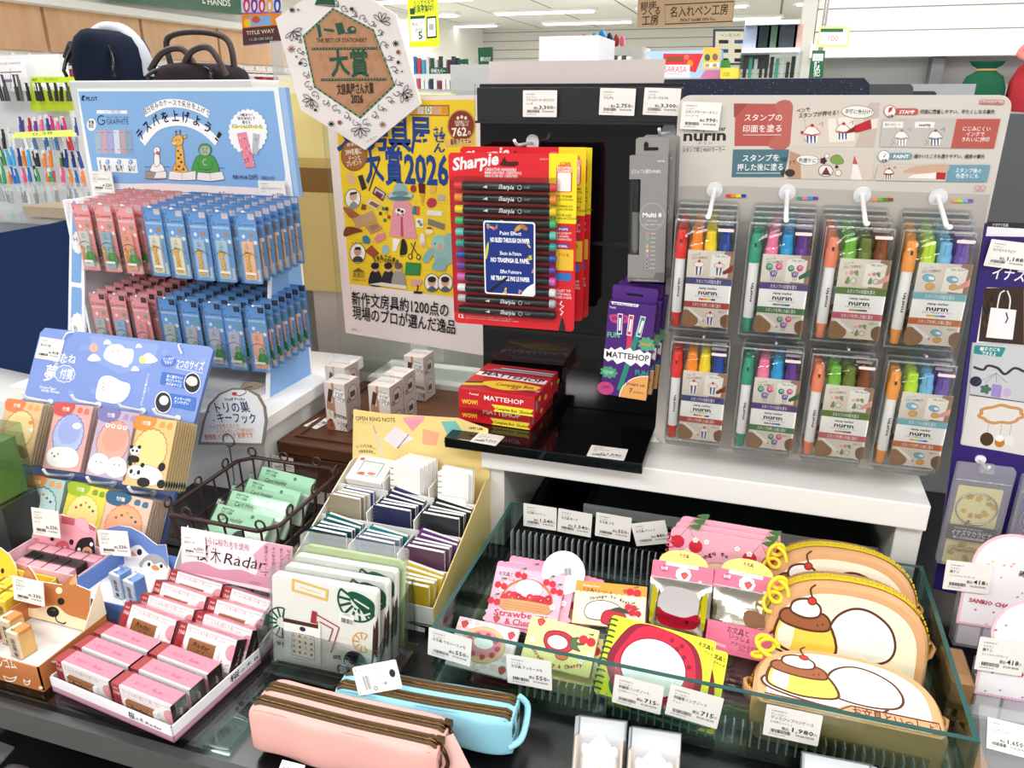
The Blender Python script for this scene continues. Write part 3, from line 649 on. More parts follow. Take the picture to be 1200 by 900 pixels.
pb=pxbox('topper_board',1.12,(573,72),(777,99),.01,'#dccfcb','card','plain pale pink board standing behind the top of the black display','board')
# price cards on the rail
yR=1.053
for q,pr,ln,lb in ((T4(t3,46,484,185,484,186,374,44,373),'3,300',('サインペン','アクリルマーカーオリジナル','A12色'),'price card on the black header rail priced 3,300, above the red marker pack'),
                      (T4(t3,362,474,508,480,510,366,362,364),'2,750',('ペンてる','マルチ8',''),'price card on the black header rail priced 2,750'),
                      (T4(t3,541,474,690,480,700,366,548,362),'3,300',('ペンてる','スーパーマルチ8',''),'price card on the black header rail partly behind the marker board')):
    card_at(q,(0,yR,0),0,0,pr,ln,lb)
M=frame((0,0,1.0466),0,90)
card_at(T4(b3,730,330,885,352,905,305,755,288),(0,0,1.0470),0,90,'1,540',('ペンてる','マットホップ','7色'),'price card lying flat on the black base ledge below the purple box')
card_at(T4(b3,250,270,355,292,394,250,290,236),(0,0,1.0470),0,90,'5,500',('ペンてる','マットホップ','25色'),'price card lying flat on the black base ledge before the red boxes')
def peg(parent,M,L,col='#f3f3f5',r=.0022,plate=(.018,.022),rise=.007):
    """A display hook: plate, rod along the frame's z and an upturned end."""
    g=G();g.M=M
    g.prism(rrect(-plate[0]/2,-plate[1]/2,plate[0]/2,plate[1]/2,min(plate)*.48),0,.003,col,'plastic')
    g.tube(smooth_line([(0,0,.002),(0,0,L*.75),(0,rise*.3,L*.9),(0,rise,L)],4),r,col,'plastic',8)
    return g.build('hook',parent)

# ---- red twelve-marker packs
def sharpie():
    W,H=.186,.236
    t=empty('marker_pack',None)
    c=board('backing_card',Matrix(),W,H,.0012,'#d8232c','card',.006,parent=t)
    k=Ink(Matrix(),px=False,mat='card');u=lambda x,y: (x*W,(1-y)*H)
    k.poly([u(.79,.0),u(1,0),u(1,.375),u(.79,.375)],'#f4e02a')
    k.text('Sharpie',u(.03,.098),u(.40,.060),H*.068,'#f6f2f2',.03,.25)
    k.line([u(.36,.06),u(.38,.035),u(.385,.062)],.0016,'#f6f2f2');k.blob([u(.42,.05),u(.45,.022),u(.47,.045),u(.55,.045),u(.54,.068),u(.42,.068)],'#4a1416')
    k.text('CREATIVE MARKERS',u(.29,.096),u(.54,.096),H*.016,'#f5e6e6',.02);k.text('MARCADORES CREATIVOS',u(.29,.114),u(.58,.114),H*.016,'#f5e6e6',.02);k.text('MARQUEURS CREATIFS',u(.29,.132),u(.55,.132),H*.016,'#f5e6e6',.02)
    k.text('2204319',u(.72,.035),u(.78,.035),H*.010,'#f0caca')
    k.rect([u(.845,.205),u(.965,.205),u(.965,.06),u(.845,.06)],'#e0482c',.004);k.rect([u(.855,.2),u(.955,.2),u(.955,.1),u(.855,.1)],'#f6f2ea',.002)
    k.text('SCAN',u(.87,.062),u(.95,.06),H*.018,'#d8232c',.04);k.text('ESCANEA',u(.85,.08),u(.965,.08),H*.015,'#f7f0da',.03);k.text('SCANNEZ',u(.85,.097),u(.965,.097),H*.015,'#f7f0da',.03)
    for y,s in ((.232,'SEE THEM'),(.25,'IN ACTION'),(.285,'PRUEBALOS'),(.303,'EN ACCION'),(.335,'POUR LES'),(.353,'VOIR EN ACTION')): k.text(s,u(.90-.008*len(s),y),u(.90+.008*len(s),y),H*.012,'#8a6a10',.02)
    k.rect([u(.86,.415),u(.95,.415),u(.95,.395),u(.86,.395)],'#2c4fb0',.002);k.text('POPS',u(.87,.413),u(.94,.413),H*.013,'#f8f4f4',.03)
    for y,s in ((.435,'ON LIGHT'),(.452,'& DARK'),(.469,'SURFACES')): k.text(s,u(.90-.0085*len(s),y),u(.90+.0085*len(s),y),H*.012,'#f5dada',.02)
    k.rect([u(.855,.51),u(.95,.51),u(.95,.49),u(.855,.49)],'#2c4fb0',.002);k.text('IDEAL',u(.865,.508),u(.94,.508),H*.013,'#f8f4f4',.03)
    k.rect([u(.85,.64),u(.985,.64),u(.985,.52),u(.85,.52)],'#f0c23a');k.text('FOR',u(.87,.56),u(.96,.56),H*.02,'#e08a2a',.03);k.rect([u(.85,.70),u(.97,.70),u(.97,.655),u(.85,.655)],'#3a74c0',.003);k.text('BULLET TIP',u(.83,.765),u(.97,.765),H*.014,'#f7e3e3',.02);k.text('PUNTA BALA',u(.83,.785),u(.97,.785),H*.014,'#f7e3e3',.02);k.text('POINTE OGIVE',u(.82,.805),u(.975,.805),H*.014,'#f7e3e3',.02)
    k.line([u(.90,.82),u(.885,.84),u(.915,.85),u(.885,.87),u(.91,.885),u(.89,.905)],.0018,'#f8eeee');k.poly([u(.875,1),u(.935,1),u(.92,.945),u(.905,.915),u(.89,.945)],'#26262a')
    k.text('12',u(.03,.965),u(.085,.965),H*.024,'#f8eeee',.03);k.text('COLORS / COLORES / COULEURS',u(.10,.955),u(.5,.955),H*.009,'#f0c8c8');k.text('NON-TOXIC WATER BASED INK',u(.10,.968),u(.55,.968),H*.009,'#f0c8c8')
    k.build(c)
    cols=['#d8353a','#ee8a3a','#f0d22a','#3fb867','#62c9b8','#2f9c92','#2c4aa8','#6a3aa0','#d861b8','#eeeeee','#b9bcc0','#1a1a1c']
    for i,cl in enumerate(cols):
        y=H*(1-.178-i*.0655);g=G();r=.0058
        ring=lambda x,rr: [(x,y+rr*math.cos(a),.0075+rr*math.sin(a)) for a in [2*math.pi*j/12 for j in range(12)]]
        g.loft([ring(.012,r*.9),ring(.024,r*.95)],cl,'plastic');g.loft([ring(.024,r),ring(.150,r),ring(.151,r*.8),ring(.153,r*.8)],'#1b1a1b','plastic')
        m=g.build('marker',t)
        kk=Ink(Matrix.Translation((0,0,.0135)),px=False,n0=0);
        kk.text('Sharpie',(.078,y-.0022),(.101,y-.0028),.006,'#e9e7e7',.02,.2);kk.ell((.109,y),.003,.003,'#c9c7c7');kk.ell((.109,y),.0022,.0022,'#1b1a1b');kk.text('12-SET',(.115,y-.001),(.124,y-.001),.0022,'#bdbbbb')
        ka=Ink(Matrix(),px=False,n0=.0135);ka.poly([(.055,y-.0008),(.062,y+.002),(.062,y-.002)],'#e9e7e7');ka.build(m,'arrow_mark')
        kk.g.v=[v+Vector((0,0,.0136)) for v in kk.g.v]
        if not 4 < i < 10: kk.build(m)
        g=G();g.loft([ring(.1515,r*1.02),ring(.157,r),ring(.160,r*.8)],cl,'plastic');g.build('cap',m)
    s_=board('sticker',Matrix.Translation((.056,.050,.0158)),.076,.100,.0012,'#f3f3f5','card',.004,parent=t)
    k=Ink(Matrix(),px=False,mat='card');k.rect([(.002,.002),(.074,.002),(.074,.098),(.002,.098)],'#16307e',.003)
    for y,a,b in ((.082,'Paint Effect','NO BLEED THROUGH ON PAPER'),(.055,'Efecto de Pintura','NO TRASPASA EL PAPEL'),(.030,'Effet Peinture','NE TRAVERSE PAS LE PAPIER')):
        k.text(a,(.024,y),(.056,y),.0052,'#eef0fa',.02);k.text(b,(.010,y-.010),(.068,y-.010),.0062,'#ffffff',.05)
    for i in range(16):
        x,y=rnd.choice([(rnd.uniform(.003,.03),rnd.uniform(.09,.097)),(rnd.uniform(.066,.073),rnd.uniform(.03,.075)),(rnd.uniform(.03,.06),rnd.uniform(.003,.012))]);k.ell((x,y),.0035,.0014,rnd.choice(['#e0524a','#f0a03a','#4aa86a','#e87a9a','#d8c23a']),rnd.uniform(0,180),10)
    k.ell((.052,.092),.007,.003,'#c9963a',35);k.ell((.060,.093),.006,.003,'#a8742a',-30);k.ell((.005,.06),.002,.012,'#c8c83a',-10)
    k.poly([(.005,.004),(.034,.026),(.037,.024),(.009,.002)],'#1a1a20');k.poly([(.055,.001),(.075,.001),(.075,.018)],'#e6e6ea');k.blob([(.056,.002),(.064,.012),(.075,.018),(.066,.007)],'#fbfbfb')
    k.build(s_)
    g=G();x0,x1,y0,y1,z1=.007,.163,.019,.206,.0154
    g.prism(rrect(x0,y0,x1,y1,.006),.0005,z1,'#ffffff','clear');g.build('blister',t)
    return t
qS=[(529.5,377.5),(671.5,389),(678,180),(528.5,179)]
MS,w,h=fit(qS,(0,.995,0),0,0)
sp=sharpie();MS2=MS @ Matrix.Diagonal((w/.186,h/.236,1,1));sp.matrix_world=MS2
tag(sp,'red and yellow twelve colour marker pack hanging nearest on the black display','marker pack','red marker packs on the black display')
dup(sp,Matrix.Translation((.004,.034,.006)) @ MS2,'red and yellow twelve colour marker pack hanging just behind the nearest one')
dup(sp,Matrix.Translation((.006,.062,.004)) @ MS2,'red and yellow twelve colour marker pack hanging farthest back against the black display')
peg(bk,bk.matrix_world.inverted() @ frame((MS.translation.x+w*.5,1.089,MS.translation.z+h+.0095)),.088)

# ---- slim grey pen boxes
def multi8():
    W,H,D=.0475,.148,.017;t=empty('pen_box',None);u=lambda x,y: (x*W,(1-y)*H)
    g=G();g.prism([(0,0),(W,0),(W,H),(0,H),(0,H*.82),(W*.3,H*.82),(W*.3,H*.22),(W*.0,H*.22)],-D,0,'#8d8a88','card','#5d5d60');c=g.build('carton',t)
    k=Ink(Matrix(),px=False,mat='card')
    k.text('ビジュアル替芯×PH802',u(.05,.135),u(.82,.135),H*.026,'#e8e6e4',.01);k.text('PENTEL',u(.72,.05),u(.93,.05),H*.012,'#e8e6e4',.02)
    k.line([(u(.62,.47)[0]+.0155*math.cos(a),u(.62,.47)[1]+.0155*math.sin(a)) for a in [i*math.pi/15 for i in range(31)]],.0004,'#cfcdcb')
    k.text('Multi 8',u(.36,.475),u(.88,.475),H*.036,'#f5f3f2',.04);k.text('MULTI 8 SET',u(.5,.51),u(.76,.51),H*.012,'#dddddd');k.text('1本に8色の芯',u(.40,.54),u(.85,.54),H*.012,'#dddddd')
    for i,cl in enumerate(['#d03a4a','#3a8a5a','#2f6a6a','#e08a3a','#e8d04a','#c85a9a','#2f4aa8','#6a3a8a','#222222']):
        y=.605+i*.035;k.ell(u(.52,y),.0016,.0018,'#f0f0f0');k.ell(u(.52,y),.0013,.0015,cl);k.text(['RED','GRN','TEAL','ORANGE','YELLOW','PINK','BLUE','VIOLET','PB'][i],u(.6,y+.006),u(.74,y+.006),H*.011,'#ececec')
    k.poly([u(0,1),u(1,1),u(1,.92),u(.78,.92),u(.70,.97),u(0,.97)],'#6d6b6a');k.text('COLOR PENCIL & BALLPOINT PEN',u(.10,.992),u(.85,.992),H*.010,'#d9d7d5');k.build(c)
    g=G();g.prism([(W*.15,H),(W,H),(W,H*1.12),(W*.93,H*1.135),(W*.22,H*1.135),(W*.15,H*1.12)],-.0016,-.0008,'#8f8c8a','card');tb_=g.build('hang_tab',t)
    k=Ink(Matrix.Translation((0,0,-.0008)),px=False,mat='card');q=Ink(Matrix(),px=False);
    q.n=-.0005;q.rect([u(.36,-.035),u(.74,-.035),u(.74,-.06),u(.36,-.06)],'#101012',.003);q.ell(u(.42,-.075),.003,.004,'#101012');q.build(tb_,'hang_hole')
    x=W*.17
    g=G();ring=lambda y,r: [(x+r*math.cos(a),y,-D*.5+r*math.sin(a)) for a in [2*math.pi*j/12 for j in range(12)]]
    g.loft([ring(H*.225,.003),ring(H*.25,.0048),ring(H*.33,.0052),ring(H*.56,.0052)][::-1],'#7d7b78','plastic');g.loft([ring(H*.56,.0054),ring(H*.80,.0054),ring(H*.815,.004)][::-1],'#17171a','plastic');p=g.build('pen',t)
    g=G();g.box(x-.0015,H*.66,-.0042,x+.0015,H*.815,-.0025,'#1a1a1d','plastic');g.build('clip',p)
    g=G();g.box(.0004,H*.221,-D+.001,W*.29,H*.819,-D+.002,'#3b3b3e','card');g.build('tray',t)
    g=G();g.box(0,H*.221,-.0006,W*.299,H*.819,-.0002,'#ffffff','clear');g.build('window',t)
    return t
q8=[t7(480,385),t7(628,392),t3(648,640),t3(485,645)]
M8,w,h=fit(q8,(0,.985,0));m8=multi8();M8=M8 @ Matrix.Diagonal((w/.0475,h/.148,1,1));m8.matrix_world=M8
tag(m8,'slim grey pen box with a window hanging nearest above the purple boxes','pen box','grey pen boxes on the black display')
dup(m8,Matrix.Translation((.006,.022,.002)) @ M8,'slim grey pen box hanging second on the hook above the purple boxes')
dup(m8,Matrix.Translation((.009,.044,.0)) @ M8,'slim grey pen box hanging last on the hook above the purple boxes')
peg(bk,bk.matrix_world.inverted() @ frame((M8.translation.x+w*.6,1.089,M8.translation.z+h*1.155)),.104,'#c9cbd0')
# ---- purple boxes
def purple():
    W,H,D=.0600,.124,.016;t=empty('crayon_pen_box',None);u=lambda x,y: (x*W,(1-y)*H)
    g=G();g.box(0,0,-D,W,H,0,'#4b2478','card');c=g.build('carton',t,None,.0004)
    k=Ink(Matrix(),px=False,mat='card')
    k.poly([u(.05,.0),u(.64,.0),u(.62,.03),u(.08,.03)],'#eceaf0');k.text('METALLIC FIT',u(.10,.028),u(.6,.028),H*.018,'#4b2478',.03);k.text('Pentel',u(.03,.07),u(.16,.07),H*.022,'#e9e3f0',.02)
    k.blob([u(.04,.15),u(.2,.125),u(.42,.13),u(.47,.17),u(.38,.21),u(.12,.215)],'#c2457f');k.text('Wow!',u(.10,.195),u(.40,.185),H*.045,'#5a1f6a',.05)
    k.text('FUN',u(.03,.375),u(.30,.365),H*.055,'#5ec08c',.06);k.scal(u(.88,.40),.011,.010,9,'#58a87a',.25);k.text('Super',u(.76,.415),u(.99,.41),H*.035,'#e9863a',.06)
    k.scal(u(.14,.75),.012,.0085,9,'#4f9a78',.25);k.text('uper',u(.02,.765),u(.26,.765),H*.05,'#8fd0a8',.06);k.text('FUN',u(.70,.735),u(.98,.735),H*.055,'#1f9a8a',.06);k.ell(u(.1,.93),.011,.009,'#c2457f');k.text('OW!',u(.02,.945),u(.2,.93),H*.04,'#6a2a7a',.05)
    for cx,tx,cl,bx_,by in ((.27,.36,'#4a2a7a',.35,.30),(.505,.52,'#d23a62',.51,.55),(.755,.54,'#2a8a78',.42,.93)):
        a,b=u(cx,.13),u(tx if cx != .755 else .40,by+(.0 if cx != .27 else .05));k.line([u(cx,.12),(u(cx,.12)[0]*.6+b[0]*.4,u(cx,.12)[1]*.6+b[1]*.4),b],.0066,cl)
        k.line([u(cx,.115),u(cx+(.02 if cx < .4 else-.01 if cx < .6 else-.06),.33)],.0064,'#f2f0f4');k.line([u(cx,.125),u(cx+(.018 if cx < .4 else-.01 if cx < .6 else-.055),.32)],.0048,cl)
        k.line([u(cx+.004,.16),u(cx+(.016 if cx < .4 else-.01 if cx < .6 else-.05),.29)],.0028,'#eceaf2')
    k.poly([u(0,.50),u(.1,.505),u(.14,.475),u(.22,.50),u(.35,.46),u(.42,.49),u(.55,.455),u(.62,.49),u(.75,.46),u(.85,.495),u(.93,.475),u(1,.49),u(1,.62),u(.9,.60),u(.82,.645),u(.7,.605),u(.6,.65),u(.45,.61),u(.3,.65),u(.2,.605),u(.1,.635),u(0,.60)],'#f4f2f6')
    k.text('MATTEHOP',u(.04,.585),u(.97,.575),H*.065,'#17151a',.015);pts=[u(1,1),u(.42,1)]+[(W-W*.58*math.cos(a),H*.265*math.sin(a)) for a in [i*math.pi/24 for i in range(1,13)]]
    k.poly(pts,'#e9a862');k.line([(W-W*.58*math.cos(a),H*.265*math.sin(a)) for a in [i*math.pi/24 for i in range(0,13)]],.0012,'#f4efe8')
    k.text('Dream set',u(.54,.86),u(.95,.855),H*.04,'#2a2228',.01);k.text('7',u(.62,.935),u(.69,.935),H*.05,'#2a2228',.02);k.text('colors',u(.71,.935),u(.93,.935),H*.032,'#2a2228');k.build(c)
    g=G();g.prism(rrect(W*.02,H,W*.98,H*1.145,.003),-D,-D+.0008,'#53297f','card');tb_=g.build('hang_tab',t)
    q=Ink(Matrix.Translation((0,0,0)),px=False,n0=-D+.001);q.rect([u(.32,-.05),u(.68,-.05),u(.68,-.075),u(.32,-.075)],'#0d0c12',.003);q.build(tb_,'hang_hole')
    return t
qP=T4(t7,376,855,568,880,582,492,390,465)
MP,w,h=fit(qP,(0,.975,0));pu=purple();MP=MP @ Matrix.Diagonal((w/.06,h/.124,1,1));pu.matrix_world=MP
tag(pu,'purple pen box with an orange corner hanging nearest below the grey boxes','pen box','purple pen boxes on the black display')
for i in range(1,4): dup(pu,Matrix.Translation((.0045*i,.0205*i,.0015*i)) @ MP,'purple pen box hanging %s behind the nearest purple box' % ('second','third','last')[i-1])
peg(bk,bk.matrix_world.inverted() @ frame((MP.translation.x+w*.5,1.089,MP.translation.z+h*1.165)),.112,'#17171a')
# ---- flat red boxes on the ledge
def redbox():
    W,D,H=.100,.100,.030;t=empty('pen_set_box',None)
    g=G();g.box(0,0,0,W,D,H,'#c9202c','card');c=g.build('carton',t,None,.0006)
    k=Ink(frame((0,0,0)),px=False,mat='card');u=lambda x,y: (x*W,(1-y)*H);
    k.text('MATTEHOP',u(.34,.44),u(.86,.44),H*.24,'#f5ecec',.015);k.text('Pentel',u(.15,.27),u(.27,.27),H*.11,'#f5ecec',.02);k.text('WOW!',u(.05,.78),u(.26,.74),H*.22,'#f0d23a',.05)
    k.poly([u(.44,.62),u(.99,.62),u(.96,.80),u(.99,.97),u(.46,.97),u(.50,.84)],'#f3e23a');k.text('Complete Box',u(.50,.88),u(.78,.88),H*.15,'#2a2622',.03);k.text('25colors',u(.81,.88),u(.97,.88),H*.15,'#2a2622',.03);k.build(c,'print',k.M)
    k=Ink(Matrix(((0,0,1,W),(1,0,0,0),(0,1,0,0),(0,0,0,1))),px=False,mat='card')
    for x,y,r_ in ((.02,.02,.005),(.045,.012,.006),(.07,.022,.004),(.10,.014,.006),(.13,.02,.005)): k.scal((x,y),r_,r_*.8,7,'#eec23a',.3)
    k.rect([(.004,.006),(.012,.006),(.012,.022),(.004,.022)],'#8a8f96');k.build(c,'print',k.M)
    k=Ink(Matrix.Translation((0,0,H)),px=False,mat='card');v=lambda x,y: (x*W,y*D)
    k.line([v(.0,.2),v(.5,.28),v(1,.2)],.007,'#e87ab0');
    for i,(cl,a) in enumerate((('#e0832a',.10),('#f0c43a',.16),('#7a2a5a',.06),('#2a2a30',.22))): k.line([v(0,a),v(.4,a+.12),v(.95,a+.1)],.006,cl)
    k.blob([v(.22,.3),v(.5,.42),v(.95,.36),v(.9,.24),v(.6,.12),v(.35,.16)],'#f0cf3a');k.text('Complete Box',v(.40,.24),v(.90,.26),.010,'#b0302a',.04);k.text('25',v(.62,.17),v(.72,.17),.008,'#b0302a',.04)
    k.poly([v(.02,.52),v(.98,.46),v(.98,.60),v(.02,.66)],'#f3ecec');k.text('MATTEHOP',v(.08,.555),v(.94,.50),.0115,'#2a2226',.03)
    for i,cl in enumerate(('#3a3a40','#c05a8a','#d8a0b0','#4a6a5a','#e0e0e0','#8a2a3a')): k.line([v(.05+i*.05,.70+i*.04),v(.55+i*.07,.74+i*.03),v(.98,.72+i*.035)],.0032,cl)
    k.build(c,'print',k.M)
    return t
rb=redbox()
za=1.0465
pA,pB=at(*b3(205,185),z=za),at(*b3(500,228),z=za)
ya=math.degrees(math.atan2(pB.y-pA.y,pB.x-pA.x));wl=(pB-pA).length
s_=wl/.100
MR=Matrix.Translation(pA) @ Matrix.Rotation(R(ya),4,'Z') @ Matrix.Diagonal((s_,s_,1,1));rb.matrix_world=MR
tag(rb,'flat red pen set box, the lower of two on the black ledge','pen set box','red pen set boxes on the black ledge')
pC=at(*b3(203,130),z=za+.0305)
dup(rb,Matrix.Translation(pC) @ Matrix.Rotation(R(ya),4,'Z') @ Matrix.Diagonal((s_*1.03,s_*1.03,1,1)),'flat red pen set box, the upper of two on the black ledge')
# ================================================================== STAMP MARKER BOARD AND PACKS
YN=1.03
MN=frame((-.108,YN,1.0305))
nb=board('marker_board',MN,.364,.4715,.004,'#cfc8c0','card',.014);tag(nb,'greige display board for stamp markers with red and blue photo panels','display board')
k=Ink(MN)
k.poly(T4(t3,690,770,940,770,940,770,690,770)[:2]+[t4(1060,805),(1096,545),(781,520),t3(670,760)],'#b9b2aa')
k.text('stamp marker',t3(745,540),t3(884,540),5.5,'#2a2624',.02)
k.text('nurın',t3(706,582),t3(884,580),12.5,'#2a2624',.06);k.text('ヌ リ ン',t3(768,597),t3(826,597),3,'#3a3432');k.line(T4(t3,702,607,884,607),.5,'#6a6460');k.text('スタンプ用２WAYマーカー',t3(704,629),t3(880,627),4.6,'#2a2624',.01)
k.poly(T4(t3,920,604,1146,604)+[t3(1160,430),t3(924,428)],'#b3574f');k.blob(T4(t3,1090,430,1110,520,1060,604,1146,604,1160,430),'#b8635a');k.poly(T4(t4,0,428,60,428,10,480,0,486),'#9a4a44')
k.text('スタンプの',t3(958,498),t3(1116,498),6.5,'#f4eae6',.01);k.text('印面を塗る',t3(952,545),t3(1114,543),6.8,'#f4eae6',.01);k.line(T4(t3,955,558,1114,558),.6,'#f4eae6')
k.poly(T4(t3,908,733,1136,733,1146,618,914,618),'#4e717c');k.text('スタンプを',t3(950,666),t3(1104,664),6.5,'#eef0f0',.01);k.text('押した後に塗る',t3(930,704),t3(1120,702),6.5,'#eef0f0',.01);k.line(T4(t3,928,716,1122,716),.6,'#eef0f0');k.ell(t3(1125,660),4,3,'#34545c');k.ell(t3(1138,716),8,5,'#3a3d42')
# photo of two stamped cupcakes
k.poly(T4(t4,232,606,580,610,605,425,246,428),'#d3c7bd');k.poly(T4(t4,500,608,580,610,605,425,560,425),'#c2b2a6')
k.poly(T4(t4,394,590,502,582,495,480,388,492),'#e6ded4')
def cupcake(cx,cy,s,c1,c2):
    P_=lambda x,y: t4(cx+x*s,cy+y*s)
    k.poly([P_(-28,10),P_(28,10),P_(20,46),P_(-20,46)],'#f1ece6')
    for x in (-22,-7,8): k.poly([P_(x,10),P_(x+9,10),P_(x+8,46),P_(x+2,46)],c2)
    k.blob([P_(-34,10),P_(-20,-16),P_(0,-24),P_(20,-14),P_(34,10),P_(0,16)],'#efe6e0',c1,.7);k.ell(P_(2,-26),8*s*.28,7*s*.28,c1);k.line([P_(-30,8),P_(0,14),P_(30,8)],1.2,c1);k.line([P_(-24,-16),P_(-30,-52)],1.1,'#c9b49a');k.line([P_(30,-30),P_(46,-40),P_(44,-22)],.8,c1)
cupcake(322,545,1.0,'#b0323a','#2f4a8a');cupcake(452,535,.9,'#a83038','#2f4a8a');k.ell(t4(282,548),1.8,2,'#a83038');k.line(T4(t4,285,572,300,585),.6,'#8a7a70')
k.poly(T4(t4,465,552,470,540,500,522,505,545),'#7a1f24');k.poly(T4(t4,498,520,560,496,580,492,578,530,505,550),'#b4262c');k.poly(T4(t4,566,494,600,488,590,530,570,535),'#e4d9d2')
k.text('ペンで',t4(258,468),t4(314,461),4.6,'#2a2624',.02);k.text('スタンプが押せる！',t4(266,488),t4(432,474),4.8,'#2a2624',.02)
k.ell(t4(512,463),19,7.4,'#e9e4de',2,24,'#4a4542',.5);k.text('手軽に色分け！',t4(458,468),t4(570,472),4.2,'#2a2624',.02)
k.poly(T4(t4,205,738,572,745,585,628,232,622),'#d0c3b9');k.poly(T4(t4,222,738,278,740,275,640,232,624),'#b98f72');k.ell(t4(232,715),6,4.5,'#3a3234');k.text('シャ',t4(228,680),t4(255,672),4,'#2a2624',.03)
k.ell(t4(306,662),13.5,6,'#e9e4de',2,20,'#4a4542',.4);k.text('色塗りに！',t4(266,670),t4(348,672),4.2,'#2a2624',.02)
for x,y,r_,c in ((385,645,3,'#e9e4de'),(370,665,4,'#4a2228'),(425,690,2,'#4a2228'),(432,715,4,'#e9e4de')): k.scal(t4(x,y),r_,r_,5,c,.3,0,'#3a2a2a',.5)
k.ell(t4(380,706),8.5,6.8,'#e8dbd8',0,20,'#3a2226',.7);k.poly(T4(t4,362,722,400,724,382,690),'#6a3238');k.blob(T4(t4,398,655,420,640,440,645,455,670,430,680,405,672),'#7a9a4a','#4a6a2a',.4)
k.poly(T4(t4,482,742,530,744,512,680,492,676),'#eae4e0');k.poly(T4(t4,491,678,512,680,498,642),'#c0524a')
# right column: stamp and paint
for c,y,nm,tx,col in (((645,460),462,'STAMP','印面に密着しやすい、平たくしなる筆先','#c0524a'),((620,646),646,'PAINT','細かいところも塗りやすい、細身の筆先','#6d93a6')):
    k.rect([t4(c[0]+20,y-14),t4(c[0]+118,y-13),t4(c[0]+116,y+13),t4(c[0]+18,y+12)],col,3.5);k.text(nm,t4(c[0]+38,y+8),t4(c[0]+102,y+8),4.2,'#f2ecea',.04)
    k.ell(t4(*c),6.8,6.8,'#efeae6',0,22,col,.8);k.poly([t4(c[0]-8,y+6),t4(c[0]+8,y-4),t4(c[0]+12,y-20),t4(c[0]-4,y-16)] if nm == 'STAMP' else [t4(c[0]-4,y+4),t4(c[0]+2,y+4),t4(c[0]+10,y-14)],'#c0392f');k.text('太筆' if nm == 'STAMP' else '細筆',t4(c[0]-10,y+22),t4(c[0]+12,y+22),2.6,'#2a2624',.03)
    k.text(tx,t4(c[0]+124,y+7),t4(c[0]+(432 if nm == 'STAMP' else 415),y+8),4,'#2a2624',.025)
k.poly(T4(t4,602,606,896,612,920,492,616,492),'#bdb7b1');k.poly(T4(t4,896,612,1075,614,1102,492,920,492),'#b3574f')
k.poly(T4(t4,614,528,698,528,700,504,618,503),'#e9e5e0');k.poly(T4(t4,746,528,826,528,830,504,750,503),'#e9e5e0');k.text('通常の水性マーカー',t4(622,520),t4(692,521),2.8,'#3a3634');k.text('nurin',t4(764,522),t4(812,522),3.6,'#2a2624',.04)
for cx,c1,c2 in ((692,'#8f8a8c','#9a9aa6'),(832,'#5f6a8a','#44588a')): cupcake(cx,562,.85,c1,c2);k.line(T4(t4,cx-40,580,cx-30,590,cx-44,598),.6,'#77737a')
for i,s in enumerate(('にじみにくい','インクで','きれいに押印')): k.text(s,t4(942+(15 if i == 1 else-5 if i == 2 else 0),540+i*22),t4(1058-(25 if i == 1 else 5 if i == 2 else 0),541+i*22),4.6,'#f3e6e2',.01)
k.poly(T4(t4,582,745,874,750,884,682,598,680),'#cdbfb5');k.poly(T4(t4,874,750,1045,752,1060,682,884,682),'#6d97aa')
cupcake(640,712,.6,'#7a2a30','#5a2a3a');k.blob(T4(t4,700,712,740,690,800,682,884,682,876,712,800,716),'#c8a48e');k.poly(T4(t4,718,735,740,722,840,712,838,740),'#ece6e2');k.poly(T4(t4,836,712,876,714,872,742,834,740),'#b4262c')
k.text('スタンプ後の',t4(912,712),t4(1022,714),4.6,'#eaf0f2',.01);k.text('色塗りにも',t4(914,734),t4(1008,736),4.6,'#eaf0f2',.01)
k.rect(T4(t4,1014,429,1114,432,1117,415,1018,413),'#b0303a',1);k.rect(T4(t4,1017,427,1112,429,1114,417,1021,415),'#cfc8c0',.8);k.text('BANDAI NAMCO',t4(1022,426),t4(1110,428),2.5,'#b0303a',.05)
for x in (1006,1028): k.line([(t4(x,776)[0]+3*math.cos(a),t4(x,776)[1]+2.6*math.sin(a)) for a in [i*math.pi/8 for i in range(17)]],.6,'#c8786a')
k.text('mimosa',t4(994,792),t4(1034,792),1.8,'#8a6a60')
sets=[('#e03a30','#f08a2a','#f2d428','#20489c','#4b4a7e','#b4483a',('#b0323a','#2f4a8a')),('#3a9c7a','#ee7a9c','#2a9cd0','#6a3a94','#5f4480','#4f7c4c',('#2f8a6a','#d8487a')),
        ('#f08a68','#74b43c','#6a7c2c','#8a4a1c','#61803a','#c2606c',('#7a9a4a','#d88a9a')),('#f3a04e','#b6d838','#7ab6e0','#7a5cae','#7fb4bc','#c6703e',('#7ab4c8','#e0a860'))]
for i,xx in enumerate((885,260+920,570+920,900+920)):
    for j,c in enumerate(sets[i][:4]): k.poly(T4(t3,xx+j*21,815+i*6,xx+21+j*21,816+i*6,xx+21+j*21,803+i*6,xx+j*21,802+i*6) if i == 0 else [((t4(xx-920+(j+a)*22,0))[0],t4(0,yy+i*5+0)[1]) for a,yy in ((0,820),(1,821),(1,808),(0,807))],c)
k.build(nb)
card_at(T4(t3,695,532,856,542,866,424,704,420),(0,YN-.006,0),0,0,'990',('バンダイ','スタンプマーカー ヌリン','メルヘンケーキ'),'price card priced 990 on the top corner of the marker board')

